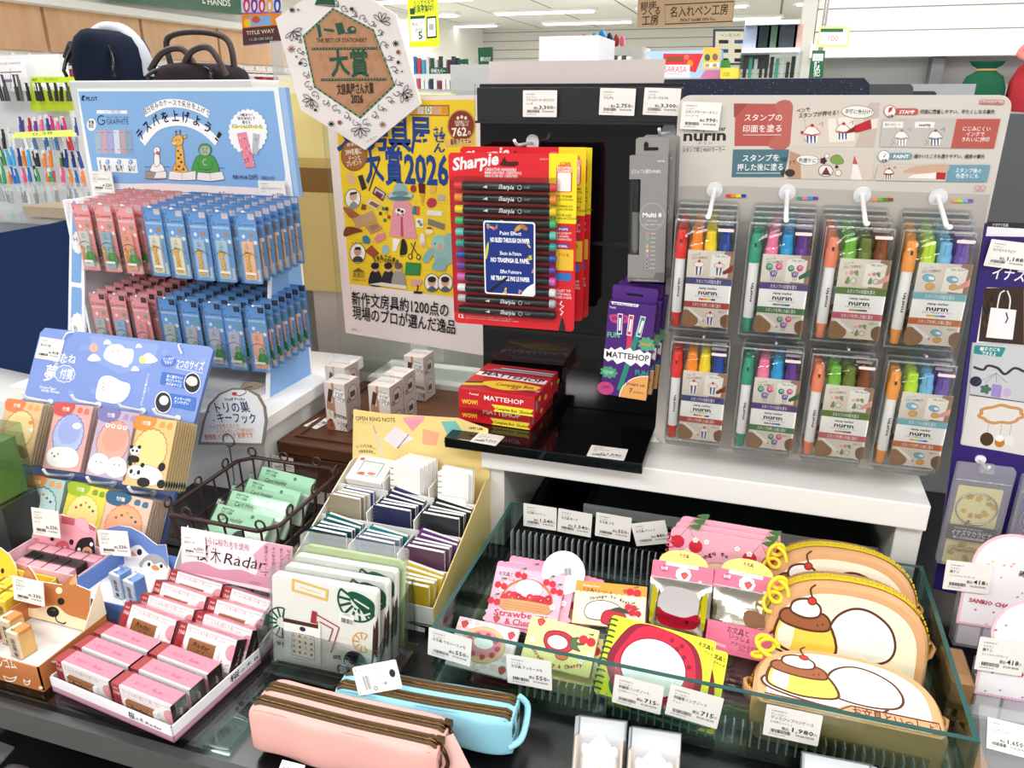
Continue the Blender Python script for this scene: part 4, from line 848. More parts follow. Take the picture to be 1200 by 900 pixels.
def marker_pack(cs,nm):
    W,H,D=.0745,.148,.017;t=empty('stamp_marker_pack',None);u=lambda x,y: (x*W,(1-y)*H)
    bk_=board('backing',Matrix.Translation((0,0,-D+.0006)),W,H,.0005,'#ffffff','clear',.004,parent=t)
    def marker(x,full,c):
        xx=x*W;r=.0068 if full else .0070;z=-.0080 if full else-.0088
        ring=lambda y,f: [(xx+r*f*math.cos(a),(1-y)*H,z+r*f*math.sin(a)) for a in [2*math.pi*j/12 for j in range(12)]]
        g=G();g.loft([ring(.80,.92),ring(.335,.92)],'#f2f0ee','plastic')
        m=g.build('marker',t)
        g=G();g.loft([ring(.335,1.08),ring(.20,1.08),ring(.185,.9),ring(.115,.85),ring(.105,.7)],c,'plastic');g.box(xx-.002,(1-.2)*H,z+r*.9,xx+.002,(1-.115)*H,z+r*1.35,c,'plastic');g.build('cap',m)
        g=G();g.loft([ring(.925,.5),ring(.915,.75),ring(.86,.75),ring(.80,.98)],c,'plastic');g.build('tip_cap',m)
        if full:
            q=Ink(Matrix.Translation((0,0,0)),px=False,n0=z+r*.93,mat='plastic');
            q.text('nurin',(xx+.0020,(1-.66)*H),(xx+.0020,(1-.50)*H),.0032,'#4a4644',.05);q.build(m)
            g=G();g.box(xx-.0015,(1-.20)*H,z+r*1.36,xx+.0012,(1-.17)*H,z+r*1.38,'#3a3634','plastic');g.build('clip_slot',m)
    marker(.135,True,cs[0])
    for i in range(3): marker(.385+.22*i,False,cs[i+1])
    c=board('insert_card',Matrix.Translation((W*.26,H*.10,-.0005)),W*.73,H*.645,.0006,'#f4f2f0','card',parent=t)
    w,h=W*.73,H*.645;v=lambda x,y: (x*w,(1-y)*h);k=Ink(Matrix(),px=False,n0=.0001,mat='card',step=.000012)
    a,b=cs[6]
    k.poly([v(0,.36),v(1,.36),v(1,0),v(0,0)],'#d9cfc2');k.poly([v(.62,.36),v(1,.36),v(1,0),v(.80,0)],'#9c7c62');k.poly([v(.50,.33),v(.90,.34),v(.93,.06),v(.52,.05)],'#ece7de')
    k.text('ペンで',v(.08,.085),v(.28,.065),h*.03,a,.02);k.text('スタンプが押せる！',v(.08,.125),v(.44,.105),h*.03,'#4a4440',.02);k.ell(v(.74,.07),w*.17,h*.035,'#f0ece6',0,14);k.text('手軽に色分け！',v(.60,.08),v(.88,.08),h*.025,'#4a4440')
    def art(x,y,s):
        if nm == 0:
            k.poly([v(x-.10*s,y),v(x+.10*s,y),v(x+.07*s,y+.12*s),v(x-.07*s,y+.12*s)],'#f0ece6');k.poly([v(x-.07*s,y),v(x-.02*s,y),v(x-.02*s,y+.12*s),v(x-.05*s,y+.12*s)],b);k.poly([v(x+.03*s,y),v(x+.07*s,y),v(x+.05*s,y+.12*s),v(x+.02*s,y+.12*s)],b);k.ell(v(x,y-.02*s),w*.12*s,h*.035*s,'#efe2da',0,14,a,.0005);k.ell(v(x,y-.06*s),w*.03*s,h*.02*s,a,0,10)
        elif nm == 1:
            for dx,dy,cc in ((-.10,-.04,a),(.10,-.05,b),(.0,.04,'#7a5aa0')): k.line([v(x+dx*s,y+dy*s),v(x+(dx*.3)*s,y+.13*s)],.0006,'#8a8480');k.ell(v(x+dx*s,y+dy*s),w*.075*s,h*.045*s,cc,0,14);k.line([v(x+(dx+.04*math.cos(q)*q/6)*s,y+(dy+.03*math.sin(q)*q/6)*s) for q in [i*.6 for i in range(12)]],.0006,'#eef2ee')
        elif nm == 2:
            k.blob([v(x-.1*s,y+.1*s),v(x-.02*s,y+.1*s),v(x-.05*s,y+.02*s)],a,'#4a5a34',.0004);k.ell(v(x+.06*s,y+.07*s),w*.06*s,h*.035*s,'#e3dccf',0,12,'#5a5048',.0005);k.scal(v(x,y-.03*s),w*.05*s,w*.05*s,5,b,.3);k.blob([v(x+.04*s,y-.04*s),v(x+.12*s,y-.06*s),v(x+.13*s,y+.01*s)],a);k.ell(v(x-.1*s,y-.02*s),w*.03,w*.03,'#d8b0a8',0,10)
        else:
            k.ell(v(x-.03*s,y-.02*s),w*.12*s,h*.045*s,a,-12,14,'#5a7a84',.0005);k.ell(v(x+.02*s,y-.02*s),w*.06*s,h*.02*s,'#e6eef0',-12,12);k.ell(v(x+.02*s,y+.08*s),w*.09*s,h*.04*s,b,0,14,'#8a6030',.0004)
    art(.26,.2,1.0);art(.70,.2,.9)
    k.poly([v(.78,.26),v(1,.16),v(1,.25),v(.80,.30)],'#8a2a2a' if nm == 0 else '#3a6a4a' if nm == 1 else '#e0a090')
    k.poly([v(0,.44),v(1,.44),v(1,.355),v(0,.355)],cs[4]);k.text('スタンプの印面を塗る',v(.22,.42),v(.78,.42),h*.04,'#ecebf0',.01)
    k.poly([v(0,.67),v(1,.67),v(1,.44),v(0,.44)],'#f6f4f2');k.text('stamp marker',v(.30,.50),v(.70,.50),h*.03,'#2a2624',.04);k.text('nurın',v(.29,.572),v(.71,.572),h*.062,'#2a2624',.06);k.text('スタンプ用2WAYマーカー',v(.22,.605),v(.78,.605),h*.022,'#4a4644')
    for j in range(4): k.poly([v(.32+j*.09,.645),v(.41+j*.09,.645),v(.41+j*.09,.622),v(.32+j*.09,.622)],cs[j])
    k.poly([v(0,.75),v(1,.75),v(1,.67),v(0,.67)],cs[5]);k.text('スタンプを押した後に塗る',v(.18,.73),v(.82,.73),h*.038,'#f0ecea',.01)
    k.poly([v(0,1),v(1,1),v(1,.75),v(0,.75)],'#ddd4c8');k.blob([v(0,.80),v(.22,.82),v(.34,.92),v(.26,1),v(0,1)],'#97704f');k.blob([v(.84,.86),v(1,.82),v(1,.99),v(.86,.97)],'#7a5a42');k.poly([v(.06,.77),v(.14,.76),v(.46,.90),v(.42,.93)],'#efeae6');k.poly([v(.42,.93),v(.46,.90),v(.50,.94)],'#c89a8a');art(.60,.86,.9);k.text('色塗りに！',v(.76,.80),v(.94,.80),h*.02,'#4a4440')
    k.build(c)
    g=G();x0,x1,y0,y1=W*.025,W*.975,H*.02,H*.955
    o=rrect(x0,y0,x1,y1,.005);n=len(o)
    g.add([(x,y,-D+.001) for x,y in o]+[(x*.985+W*.0075,y*.99+H*.005,.0008) for x,y in o],[(i,(i+1) % n,n+(i+1) % n,n+i) for i in range(n)]+[tuple(range(n,2*n))],'#ffffff','clear',True);sh_=g.build('blister_shell',t)
    g=G();g.prism(rrect(0,0,W,H*1.0,.005),-D,-D+.0004,'#ffffff','clear')
    for y in (.035,.965): g.tube([(W*.03,H*y,-D+.003),(W*.97,H*y,-D+.003)],.0016,'#ffffff','film',6)
    g.tube([(W*.012,H*.03,-D+.003),(W*.012,H*.97,-D+.003)],.0012,'#ffffff','film',6);g.tube([(W*.988,H*.03,-D+.003),(W*.988,H*.97,-D+.003)],.0012,'#ffffff','film',6)
    g.build('flange',t)
    g=G();g.prism(rrect(W*.70,H*.905,W*.95,H*.93,.0014),.0009,.0012,'#f0d8d4','card');kk=g.build('seal_sticker',t)
    return t
colw=['red, orange, yellow and blue','green, pink, blue and purple','salmon, green, olive and brown','orange, lime, sky blue and lavender']
quads=[([(782,392),(853.6,400),(863,264),(790,258)],[(778,522),(848,530),(855,401),(783,393)]),([(866,404),(939,406),(953,268),(876,262)],[(860,531),(929,538),(940,408),(867,405)]),
         ([(952,404),(1031,418),(1048,275),(966,268)],[(936,543),(1009,553),(1030,420),(953,409)]),([(1039,414),(1123,427),(1145,274),(1059,264)],[(1023,549),(1098,560),(1122,430),(1040,416)])]
for i in range(4):
    proto=marker_pack(sets[i],i)
    for row in (0,1):
        M0,w,h=fit(quads[i][row],(0,.957,0));w,h=.0742,.1465
        cx=(loc(frame((0,.957,0)),quads[i][row][0])[0]+loc(frame((0,.957,0)),quads[i][row][2])[0])/2;zb=1.2155 if row == 0 else 1.0605
        for dpt in range(4 if row == 0 else 3):
            Mp=frame((cx-w/2+.001*dpt*(1 if i % 2 else-1),.957+.0180*dpt,zb+(.0045 if row == 0 else .001)*dpt),0,-1.2 if dpt == 0 else 0)
            lab='%s marker pack, %s on its hook in the %s row' % (colw[i],('front','second','third','rearmost')[dpt] if not (row and dpt == 2) else 'rearmost','upper' if row == 0 else 'lower')
            if i+0 >= 0 and row == 0 and dpt == 0: proto.matrix_world=Mp;tag(proto,lab,'marker pack','stamp marker packs on white hooks')
            else: dup(proto,Mp,lab)
        hk=frame((cx,YN,zb+.152+(.012 if row == 0 else .0)))
        if row == 0: peg(nb,nb.matrix_basis.inverted() @ frame((cx+.003,YN,1.390)) @ Matrix.Rotation(R(18),4,'X'),.092,'#f4f4f6',.0028,(.020,.020))
        else: peg(nb,nb.matrix_basis.inverted() @ frame((cx+.003,YN,zb+.1515)),.062,'#f4f4f6',.0015,(.010,.006),.001)

# ================================================================== BIG POSTER AND HEXAGON SIGN
YP=1.36
MP_=frame((0,YP,0))
ac=empty('poster_stand',Matrix.Translation((-.63,YP,.955)),'big yellow stationery award poster in a clear acrylic stand','poster')
a_,b_=at(405,420,y=YP+.003),at(582,106,y=YP+.003)
g=G();g.box(a_.x-.01,YP+.0035,.956,b_.x,YP+.0065,b_.z,'#ffffff','acryl');g.box(a_.x-.01,YP+.007,.956,b_.x,YP+.07,.959,'#ffffff','acryl');o=g.build('acrylic_holder');o.parent=ac;o.matrix_parent_inverse=Matrix.Translation((.63,-YP,-.955))
po=board_px('poster_sheet',MP_,[(405,390),(575,418),(568,111),(381,115)],.0015,'#efe3df','paper');po.parent=ac;po.matrix_parent_inverse=Matrix.Translation((.63,-YP,-.955))
k=Ink(MP_)
k.poly([t6(388,398)]+[(528,347),(563,352.5),t2(905,412),(392,118)],'#f3cf2e')
for i in range(9): k.line([t6(362+i*3.5,30+i*45),t6(820,70+i*48)],.5,'#e2b91f')
for i in range(40): x=405+rnd.random()*140;y=215+rnd.random()*120;k.line([(x,y),(x+1,y+9)],.5,'#e2b91f')
k.rect(T4(t2,640,478,800,480,800,434,600,434),'#a5702f',1);k.rect(T4(t2,630,472,795,475,795,440,610,440),'#e0b04a')
for i in range(4): k.rect(T4(t2,668+i*33,470,694+i*33,471,694+i*33,441,668+i*33,441),['#e6e2da','#e9e6e0','#d8a08a','#e2952a'][i])
k.ell(t2(714,455),2.4,3.6,'#2f8a5a');k.ell(t2(714,455),1.5,2.6,'#e9e6e0')
nvy='#20418a'
k.text('文',t2(335,612),t2(430,606),27,nvy,.05);k.text('房',t2(440,612),t2(550,610),30,nvy,.05);k.text('具',t2(548,610),t2(642,612),30,nvy,.055);k.text('屋',t2(640,618),t2(722,622),32,nvy,.055);k.text('さん',t2(732,566),t2(784,566),10,nvy,.05);k.vtext('さん',t2(758,548),t2(758,632),14,nvy,.07)
k.text('大',t2(455,745),t2(530,735),30,nvy,.05);k.text('賞',t2(535,748),t2(610,752),32,nvy,.055);k.text('2026',t2(616,756),t2(798,764),32,nvy,.06)
k.ell(t2(850,520),16.5,19,'#c98a4a');k.ell(t2(850,520),15,17.4,'#7a2c1c');k.ell(t2(850,520),14.2,16.5,'#8a3422')
for i,x in enumerate((836,852,868)): k.scal(t2(x,488-(4 if i == 1 else 0)),2,2.4,5,'#f0e6d0',.5)
k.text('文房具屋さんが',t2(822,510),t2(882,508),2.6,'#f0e2cc',.02);k.text('本気で選んだ',t2(826,522),t2(880,520),2.6,'#f0e2cc',.02);k.text('762',t2(812,564),t2(874,560),9.4,'#f4ead8',.03);k.text('の',t2(876,556),t2(890,556),4,'#f4ead8',.02)
k.poly(T4(t2,788,606,902,598,900,570,786,578),'#e8b878');k.text('最新アイテム',t2(806,598),t2(892,590),5.2,'#3a2418',.03)
k.ell(t2(407,642),15.5,18.5,'#8a5a2a');k.ell(t2(407,642),14.2,17.2,'#a5683a');k.text('読者特典',t2(378,605),t2(440,598),3,'#f4e6cc',.02);k.text('399名様に',t2(372,640),t2(440,634),5.2,'#f8ecd8',.03);k.text('ドーンと',t2(384,664),t2(434,658),4.4,'#f8ecd8',.03);k.text('プレゼント',t2(376,688),t2(440,678),4.6,'#f8ecd8',.03)
# collage of small goods
Z=t6
k.blob(T4(t2,376,715,388,722,395,712,402,722,412,735,408,758,390,760,380,740),'#e2b48c');k.poly(T4(t2,422,728,442,722,460,778,440,788),'#2e2e26');k.line(T4(t2,514,652,468,790),1.6,'#3a2a22')
k.ell(t2(402,822),9,11.5,'#f0ede6',0,24,'#3a3630',.7);k.ell(t2(404,812),4.4,5.2,'#d8a88a');k.poly(T4(t2,388,808,420,800,418,792,392,796),'#2a2624');k.blob(T4(t2,385,858,404,832,425,852,405,864),'#8a8f96')
k.poly(T4(t2,482,800,525,832,540,800,495,770),'#4a3a4a');k.poly(T4(t2,490,797,525,822,535,800,497,778),'#c9c0c8');k.poly(T4(t2,494,802,520,818,528,806,500,788),'#7a2a3a')
k.ell(t2(598,812),16,6,'#8fa3a4',-2);k.ell(t2(598,808),14,4.6,'#b9c6c4',-2);k.ell(t2(598,785),8,8,'#8fb0b4');k.ell(t2(598,800),10,3,'#6d8a90');k.ell(t2(598,820),13,2.6,'#5f7478')
k.poly(T4(t6,552,200,668,212,640,60,572,55),'#e295a2');k.poly(T4(t6,600,200,612,202,608,120,600,120),'#b8485a')
k.ell(Z(598,96),6,3.6,'#f2eeea');k.ell(Z(592,92),2,1.8,'#2a2624');k.ell(Z(606,98),2,1.6,'#2a2624');k.line(Z_ := T4(t6,590,104,588,116),.9,'#4a4240');k.line(T4(t6,608,104,610,116),.9,'#4a4240')
k.ell(t2(652,780),3.6,4.4,'#a8382a');k.poly(T4(t2,672,758,702,760,700,800,676,798),'#5a1f1a');k.poly(T4(t2,678,800,700,800,690,855),'#d8a03a')
k.poly(T4(t6,718,20,742,24,748,-6,722,-8),'#e8b84a');k.poly(T4(t6,752,50,780,54,782,30,756,26),'#b9b4a8')
k.blob(T4(t6,708,60,722,42,745,48,746,70,728,82,712,76),'#b8384a');k.poly(T4(t6,706,112,770,118,772,96,710,92),'#f0e6d2');k.poly(T4(t6,648,108,676,114,678,78,650,74),'#5a4a8a');k.poly(T4(t6,648,108,660,110,660,76,650,74),'#2f8a8a');k.poly(T4(t6,664,112,676,114,678,80,666,77),'#d8583a')
k.poly(T4(t6,710,150,780,175,784,150,716,126),'#9c8f7a');[k.line(T4(t6,712,148-i*6,780,172-i*6),.7,'#5a4f44') for i in range(4)]
k.rect(T4(t6,662,162,692,166,694,128,664,124),'#efe8d8');k.ell(Z(676,140),2,2,'#8a8478');k.ell(Z(684,152),2,2,'#8a8478')
k.blob(T4(t6,362,80,400,90,446,130,400,128,380,112),'#a5623e');k.blob(T4(t6,366,200,372,165,405,162,444,178,410,188),'#7a4026');k.poly(T4(t6,398,128,420,168,502,130,484,94),'#c09a72');k.poly(T4(t6,452,160,478,192,526,168,500,138),'#b98e66');k.poly(T4(t6,468,160,484,178,512,164,498,148),'#a5784e')
k.poly(T4(t6,455,66,500,90,522,70,476,45),'#d9cfc0');k.poly(T4(t6,468,66,500,84,514,72,480,54),'#8a5a44');k.poly(T4(t6,436,90,456,92,458,70,440,66),'#7a4a2a')
for x,y,c in ((510,104,'#4a3a2a'),(522,84,'#2f7a4a'),(534,100,'#d8a83a'),(545,118,'#b8382a'),(528,132,'#3a8a3a'),(536,84,'#3a2a3a')): k.rect(T4(t6,x,y+8,x+12,y+10,x+13,y-4,x+1,y-6),c)
k.poly(T4(t6,490,210,500,230,538,212,536,184,505,190),'#d88a86');k.blob(T4(t6,442,205,458,196,474,214,468,232,448,226),'#3a7a9a');k.poly(T4(t6,452,262,488,290,512,270,480,236),'#9a4a2a');k.ell(Z(538,254),4.2,5.4,'#9ab8c4')
k.poly(T4(t6,566,262,580,262,600,212,568,208),'#f2ece0');k.blob(T4(t6,598,275,600,240,604,215,616,212,626,240,624,272),'#2a221e');k.line(T4(t6,598,262,600,285,612,282),.9,'#2a221e')
k.line(T4(t6,642,228,672,278),1.1,'#3a2a22');k.line(T4(t6,662,222,642,280),1.1,'#3a2a22');k.ell(Z(640,284),2.6,3.4,'#3a2a22');k.ell(Z(640,284),1.5,2.2,'#f3cf2e');k.ell(Z(674,286),2.6,3.4,'#3a2a22');k.ell(Z(674,286),1.5,2.2,'#f3cf2e')
k.ell(Z(718,180),4.4,3.4,'#f0e2c8');k.poly(T4(t6,706,170,732,172,726,162,712,162),'#b8382a');k.ell(Z(690,215),3.2,8,'#e4dccd');k.ell(Z(694,235),3,3,'#d0b89a')
k.ell(Z(782,270),13,14,'#8fb8b4');k.ell(Z(758,225),9,9,'#9cc4c0');k.blob(T4(t6,690,290,720,250,740,262,720,300,700,312),'#86b0ac');k.blob(T4(t6,728,330,752,290,790,292,786,338,750,342),'#86b0ac');k.ell(Z(764,244),3,3.4,'#e8958a');k.ell(Z(800,215),6,8,'#8fb8b4');k.ell(Z(742,230),.9,1,'#2a2624')
k.poly(T4(t6,618,360,680,362,684,312,622,306),'#2f7a3a');k.rect(T4(t6,622,356,676,358,680,316,626,311),'#37884a')
k.ell(Z(423,270),9,11.5,'#f0ede6',0,24,'#3a3630',.7);k.ell(Z(423,262),4.4,5.4,'#c99a7c');k.poly(T4(t6,410,256,438,256,434,244,414,244),'#2a2420');k.blob(T4(t6,403,304,412,284,436,284,444,304),'#3a3d44');k.text('ブング・ジャム',Z(395,234),Z(450,230),2.4,'#5a4a20')
for x,c,hr in ((496,'#20202a','#1d1a18'),(550,'#2a2730','#2a221c'),(592,'#9c9890','#6a625a')):
    k.blob(T4(t6,x-26,400,x-20,352,x,340,x+20,352,x+28,404),c);k.ell(Z(x,330),4.2,5,'#d6a98a');k.ell(Z(x-1,322),4.8,4,hr)
k.poly(T4(t6,468,398,625,418,625,404,520,390),'#e6ddcf');k.arc('文房具で仕事を',[Z(490,305),Z(540,292),Z(592,315)],4,'#2a2624',.05);k.arc('トレンド座談会2026',[Z(496,318),Z(545,306),Z(604,330)],3.4,'#5a2a20',.05)
k.rect(T4(t6,402,370,450,372,448,346,404,344),'#b89a2a');k.poly(T4(t6,400,346,452,348,426,330),'#6a5a1a');k.line(T4(t6,412,366,412,350),1,'#5a4a18');k.line(T4(t6,428,368,428,352),1,'#5a4a18');k.text('文具BLOG',Z(400,384),Z(456,386),2.2,'#5a4a18')
for i in range(7): k.ell(Z(655+8*(i % 4)+rnd.uniform(-3,3),388+9*(i // 4)),2.6,2.2,'#e0a0ae')
k.line(T4(t6,668,432,672,400),1.2,'#4a3226');k.rect(T4(t6,654,436,690,438,690,428,656,426),'#2a2220')
for x in (730,785): k.ell(Z(x,392),8.6,10.6,'#efe6dc',0,22,'#3a3630',.7);k.ell(Z(x,388),4.6,5.6,'#d2a286');k.ell(Z(x,378),5,3.6,'#2a2220');k.blob(T4(t6,x-20,422,x,405,x+20,422,x,430),'#5a6070')
k.text('新作文房具約1200点の',Z(398,478),Z(798,530),12.2,'#1d1a1a',.02);k.text('現場のプロが選んだ逸品',Z(402,536),Z(826,600),12.2,'#1d1a1a',.02);k.text('扶桑社ムック',Z(400,588),Z(440,594),2,'#6a6462')
o=k.build(po)
YH=1.335
MH=frame((0,YH,0))
hx=board_px('award_sign',MH,T4(t2,80,78,185,455,450,620,682,430,578,60,330,-95),.004,'#ece4e2','card');tag(hx,'hexagonal white award sign with a copper emblem taped over the poster top','sign')
k=Ink(MH)
cu=[(205,165),(300,35),(345,30),(485,120),(570,355),(550,372),(440,488),(418,490),(250,372),(232,345)]
cu=[(193,148),(318,32),(488,122),(577,355),(432,492),(240,362)]
k.poly(T4(t2,*[v for p in cu for v in p]),'#1d5a3c')
def inset(P_,f): cx=sum(p[0] for p in P_)/6;cy=sum(p[1] for p in P_)/6;return [(cx+(x-cx)*f,cy+(y-cy)*f) for x,y in P_]
k.poly([t2(*p) for p in inset(cu,.955)],'#b58462')
ed=inset(cu,.978)
for i in range(6):
    a,b=ed[i],ed[(i+1) % 6];n=9
    for j in range(n): k.line([t2(a[0]+(b[0]-a[0])*(j+.15)/n,a[1]+(b[1]-a[1])*(j+.15)/n),t2(a[0]+(b[0]-a[0])*(j+.7)/n,a[1]+(b[1]-a[1])*(j+.7)/n)],.9,'#8fb48a')
k.poly([t2(*p) for p in inset(cu,.90)],'#b98a68')
for i in range(9):
    for j in range(8):
        x,y=250+i*38+(j % 2)*19,90+j*48;
        if abs(x-385-(y-260)*.22) < 118-max(0,abs(y-260)-40)*.62: k.poly(T4(t2,x-15,y,x,y+20,x+15,y,x,y-20),'#b2825f')
dk='#1f5440'
k.poly(T4(t2,252,105,266,102,274,150,262,158),dk);k.line(T4(t2,282,122,325,128),2.6,dk);k.poly(T4(t2,328,98,358,92,372,138,342,144),dk);k.ell(t2(398,124),5.4,4.6,dk);k.ell(t2(402,120),2.2,1.8,'#b98a68');k.line(T4(t2,372,138,416,136),1.2,dk)
k.text('THE BEST OF STATIONERY',t2(252,176),t2(462,174),4.6,'#4a3226',.01)
for y,x0,x1 in ((200,232,503),(328,270,542)):
    k.line(T4(t2,x0,y+2,x1,y),2.6,dk);n=22
    for j in range(n): k.ell(t2(x0+(x1-x0)*(j+.5)/n,y+1-j*.1),.8,.8,'#b98a68',n=6)
k.text('大',t2(312,308),t2(390,300),22,dk,.035);k.text('賞',t2(392,308),t2(470,306),23,dk,.03)
k.text('文房具屋さん大賞',t2(338,388),t2(490,382),9.2,'#3a2a22',.035);k.text('2026',t2(396,425),t2(446,425),8.6,'#3a2a22',.03)
k.poly(T4(t2,245,20,330,30,322,-12,262,-20),dk)
for x in (262,280,298): k.poly(T4(t2,x,10,x+10,10,x+12,-30,x-2,-30),dk)
k.line(T4(t2,262,20,326,24),.8,'#b98a68')
ink='#1b1b1b'
def curl(x,y,r_,a0,d,w=.75):
    k.line([t2(x+r_*(1-.11*i)*math.cos(R(a0+d*i*42)),y+r_*(1-.11*i)*math.sin(R(a0+d*i*42))) for i in range(9)],w,ink)
for i in range(6):
    a,b=inset(cu,1.13)[i],inset(cu,1.13)[(i+1) % 6]
    if i == 0: continue
    n=5
    for j in range(n):
        f=(j+.5)/n;x,y=a[0]+(b[0]-a[0])*f,a[1]+(b[1]-a[1])*f;curl(x,y,17,30*j+i*60,1 if j % 2 else-1)
        curl(x+12,y+10,10,200+i*60,-1)
for cx,cy,a0 in ((155,130,60),(235,410,130),(435,530,90),(610,385,20),(520,90,-60)):
    for j in range(5):
        a=R(a0+(j-2)*38);q=[t2(cx,cy),t2(cx+26*math.cos(a-.25),cy+26*math.sin(a-.25)),t2(cx+40*math.cos(a),cy+40*math.sin(a)),t2(cx+26*math.cos(a+.25),cy+26*math.sin(a+.25)),t2(cx,cy)]
        k.line(smooth_line(q,4),.75,ink)
for x,y,c,s in ((153,42,ink,9),(150,203,'#9a5f38',12),(581,180,ink,10),(314,512,ink,10),(526,514,'#9a5f38',10),(187,262,ink,6),(592,258,ink,6),(400,38,ink,7),(250,455,ink,5),(628,405,ink,5)):
    for j in range(4): a=R(j*45);k.line([t2(x-s*1.3*math.cos(a),y-s*1.3*math.sin(a)),t2(x+s*1.3*math.cos(a),y+s*1.3*math.sin(a))],1,c)
for x,y,s in ((592,216,2.6),(350,506,2.6),(180,42,1.4),(172,235,1.4),(235,436,1.4),(648,392,1.4),(608,296,1.2)): k.ell(t2(x,y),s*.9,s,'#8a5634',20)
k.text('扶桑社',t2(462,590),t2(505,565),1.6,'#8a8684');k.build(hx)
# yellow carton on a grey plinth behind the poster
pl_=plain('plinth',-.93,1.47,0,-.62,1.75,1.095,'#cfcdc6','paint');tag(pl_,'pale grey plinth under the yellow carton','plinth')
cb=empty('yellow_carton',Matrix.Translation((-.83,1.46,1.096)),'pale yellow carton with a brown tape band behind the poster','carton')
g=G();g.box(-.13,0,0,.16,.25,.41,'#e4d28a','card');g.build('body',cb,None,.002)
g=G();g.box(-.1305,-.0005,.215,.1605,.2505,.265,'#8f6a2c','card');g.build('tape_band',cb)
g=G();g.box(-.131,-.001,.265,.03,.0,.285,'#cbb066','card');g.build('flap_edge',cb)
g=G();g.box(-.129,.0,.41,.10,.03,.445,'#efe6c8','card');g.build('flap',cb)
ps=pxbox('white_sleeve',1.80,(316,48),(372,125),.05,'#eceae8','film','translucent white box standing behind the yellow carton','box')
tag(plain('rear_plinth',-1.35,1.79,0,-.98,1.95,at(330,125,y=1.80).z,'#d6d6d4','paint'),'grey plinth behind the yellow carton','plinth')
# ================================================================== LIGHT BLUE LEAD REFILL DISPLAY
YB=1.205
MB_=frame((0,YB,0))
pd=empty('refill_display',Matrix.Translation((-.98,1.14,1.0)),'light blue counter display with animal header and pink and blue refill packs','display stand')
INV=Matrix.Translation((.98,-1.14,-1.0))
def sub(o,par=pd,inv=INV): o.parent=par;o.matrix_parent_inverse=inv;return o
hd=sub(board_px('header',MB_,T4(t1,318,366,352,620,395,880,1225,890,1150,360),.012,'#f0f2f4','card','#c9ced4'))
k=Ink(MB_);Q=t1
k.poly(T4(t1,323,378,388,740,400,758,1178,770,1180,720,1132,376),'#86b0e0');k.poly(T4(t1,370,706,460,712,468,762,1190,745,1205,835,400,830),'#efe3e6')
k.poly(T4(t1,395,745,1182,782,1172,700,388,700),'#86b0e0');k.line(T4(t1,480,785,530,787),.8,'#5a86c8');k.line(T4(t1,600,790,690,793),.8,'#5a86c8');k.line(T4(t1,720,795,900,800),.8,'#5a86c8');k.line(T4(t1,985,804,1060,807),.8,'#5a86c8')
k.text('0.3mm',Q(532,793),Q(596,796),4.6,'#3a3a40',.01);k.text('0.5mm',Q(906,810),Q(970,812),4.6,'#3a3a40',.01)
k.text('PILOT',Q(356,416),Q(405,416),4,'#1c2a50',.04);k.blob(T4(t1,338,415,338,400,346,393,352,400,345,408,352,416),'#1c2a50')
k.rect(T4(t1,400,470,526,470,526,457,400,456),'#eef0f2',.8);k.text('シャープ替芯 限定',Q(430,468),Q(500,468),2.4,'#4a5a80')
k.line([(Q(420,497)[0]+4.4*math.cos(a),Q(420,497)[1]-5.2*math.sin(a)) for a in [R(x) for x in range(50,361,20)]]+[Q(421,497)],1.3,'#1f2f54');k.text('PILOT NEOX LEAD',Q(440,489),Q(535,489),2,'#3a4a70');k.text('GRAPHITE',Q(442,514),Q(534,514),5.6,'#1f2f54',.0)
k.ell(Q(379,516),5.4,7.4,'#f4f4f6');k.text('数量',Q(368,512),Q(390,512),3,'#2a2a30',.03);k.text('限定',Q(368,528),Q(390,528),3,'#2a2a30',.03)
for i,c in enumerate(('#a9b7c8','#c9a5ae','#a6a8d4','#d2d9e4','#bda4a8','#8fa6c2')): k.rect(T4(t1,398+i*26,635,422+i*26,636,414+i*26,538,391+i*26,537),c,.6);k.line(T4(t1,410+i*26,620,418+i*26,620),.6,'#5a6a8a');k.line(T4(t1,396+i*26,548,404+i*26,548),.6,'#5a6a8a')
k.rect(T4(t1,408,708,572,716,565,658,400,650),'#f2f3f5',1)
for i in range(3): k.ell(Q(446+i*48,670),2.6,3,'#5f9ad6');k.text('T',Q(441+i*48,677),Q(451+i*48,677),3,'#f0f4f8',.03);k.text(('強く濃く','速く書く','キレイ')[i],Q(430+i*50,695),Q(464+i*50,697),3,'#2a2a30',.03);k.text('書ける',Q(434+i*50,707),Q(460+i*50,708),2.6,'#2a2a30',.03)
k.vtext('硬度',Q(414,662),Q(420,700),2.4,'#4a4a50')
arc1=smooth_line(T4(t1,598,470,670,432,740,428,810,445,866,474),6);k.line(arc1,8.4,'#f4f4f6');k.arc('自分好みのケースで気分を上げて',T4(t1,598,474,670,438,740,436,810,452,868,482),4.8,'#26262c',.02)
arc2=smooth_line(T4(t1,590,590,640,530,700,505,770,505,840,535,900,588),6);k.line(arc2,9,'#f4f4f6');k.arc('テスパを上げよう！',T4(t1,584,582,632,526,702,500,770,503,842,532,912,594),9,'#1c1c22',.04,.72)
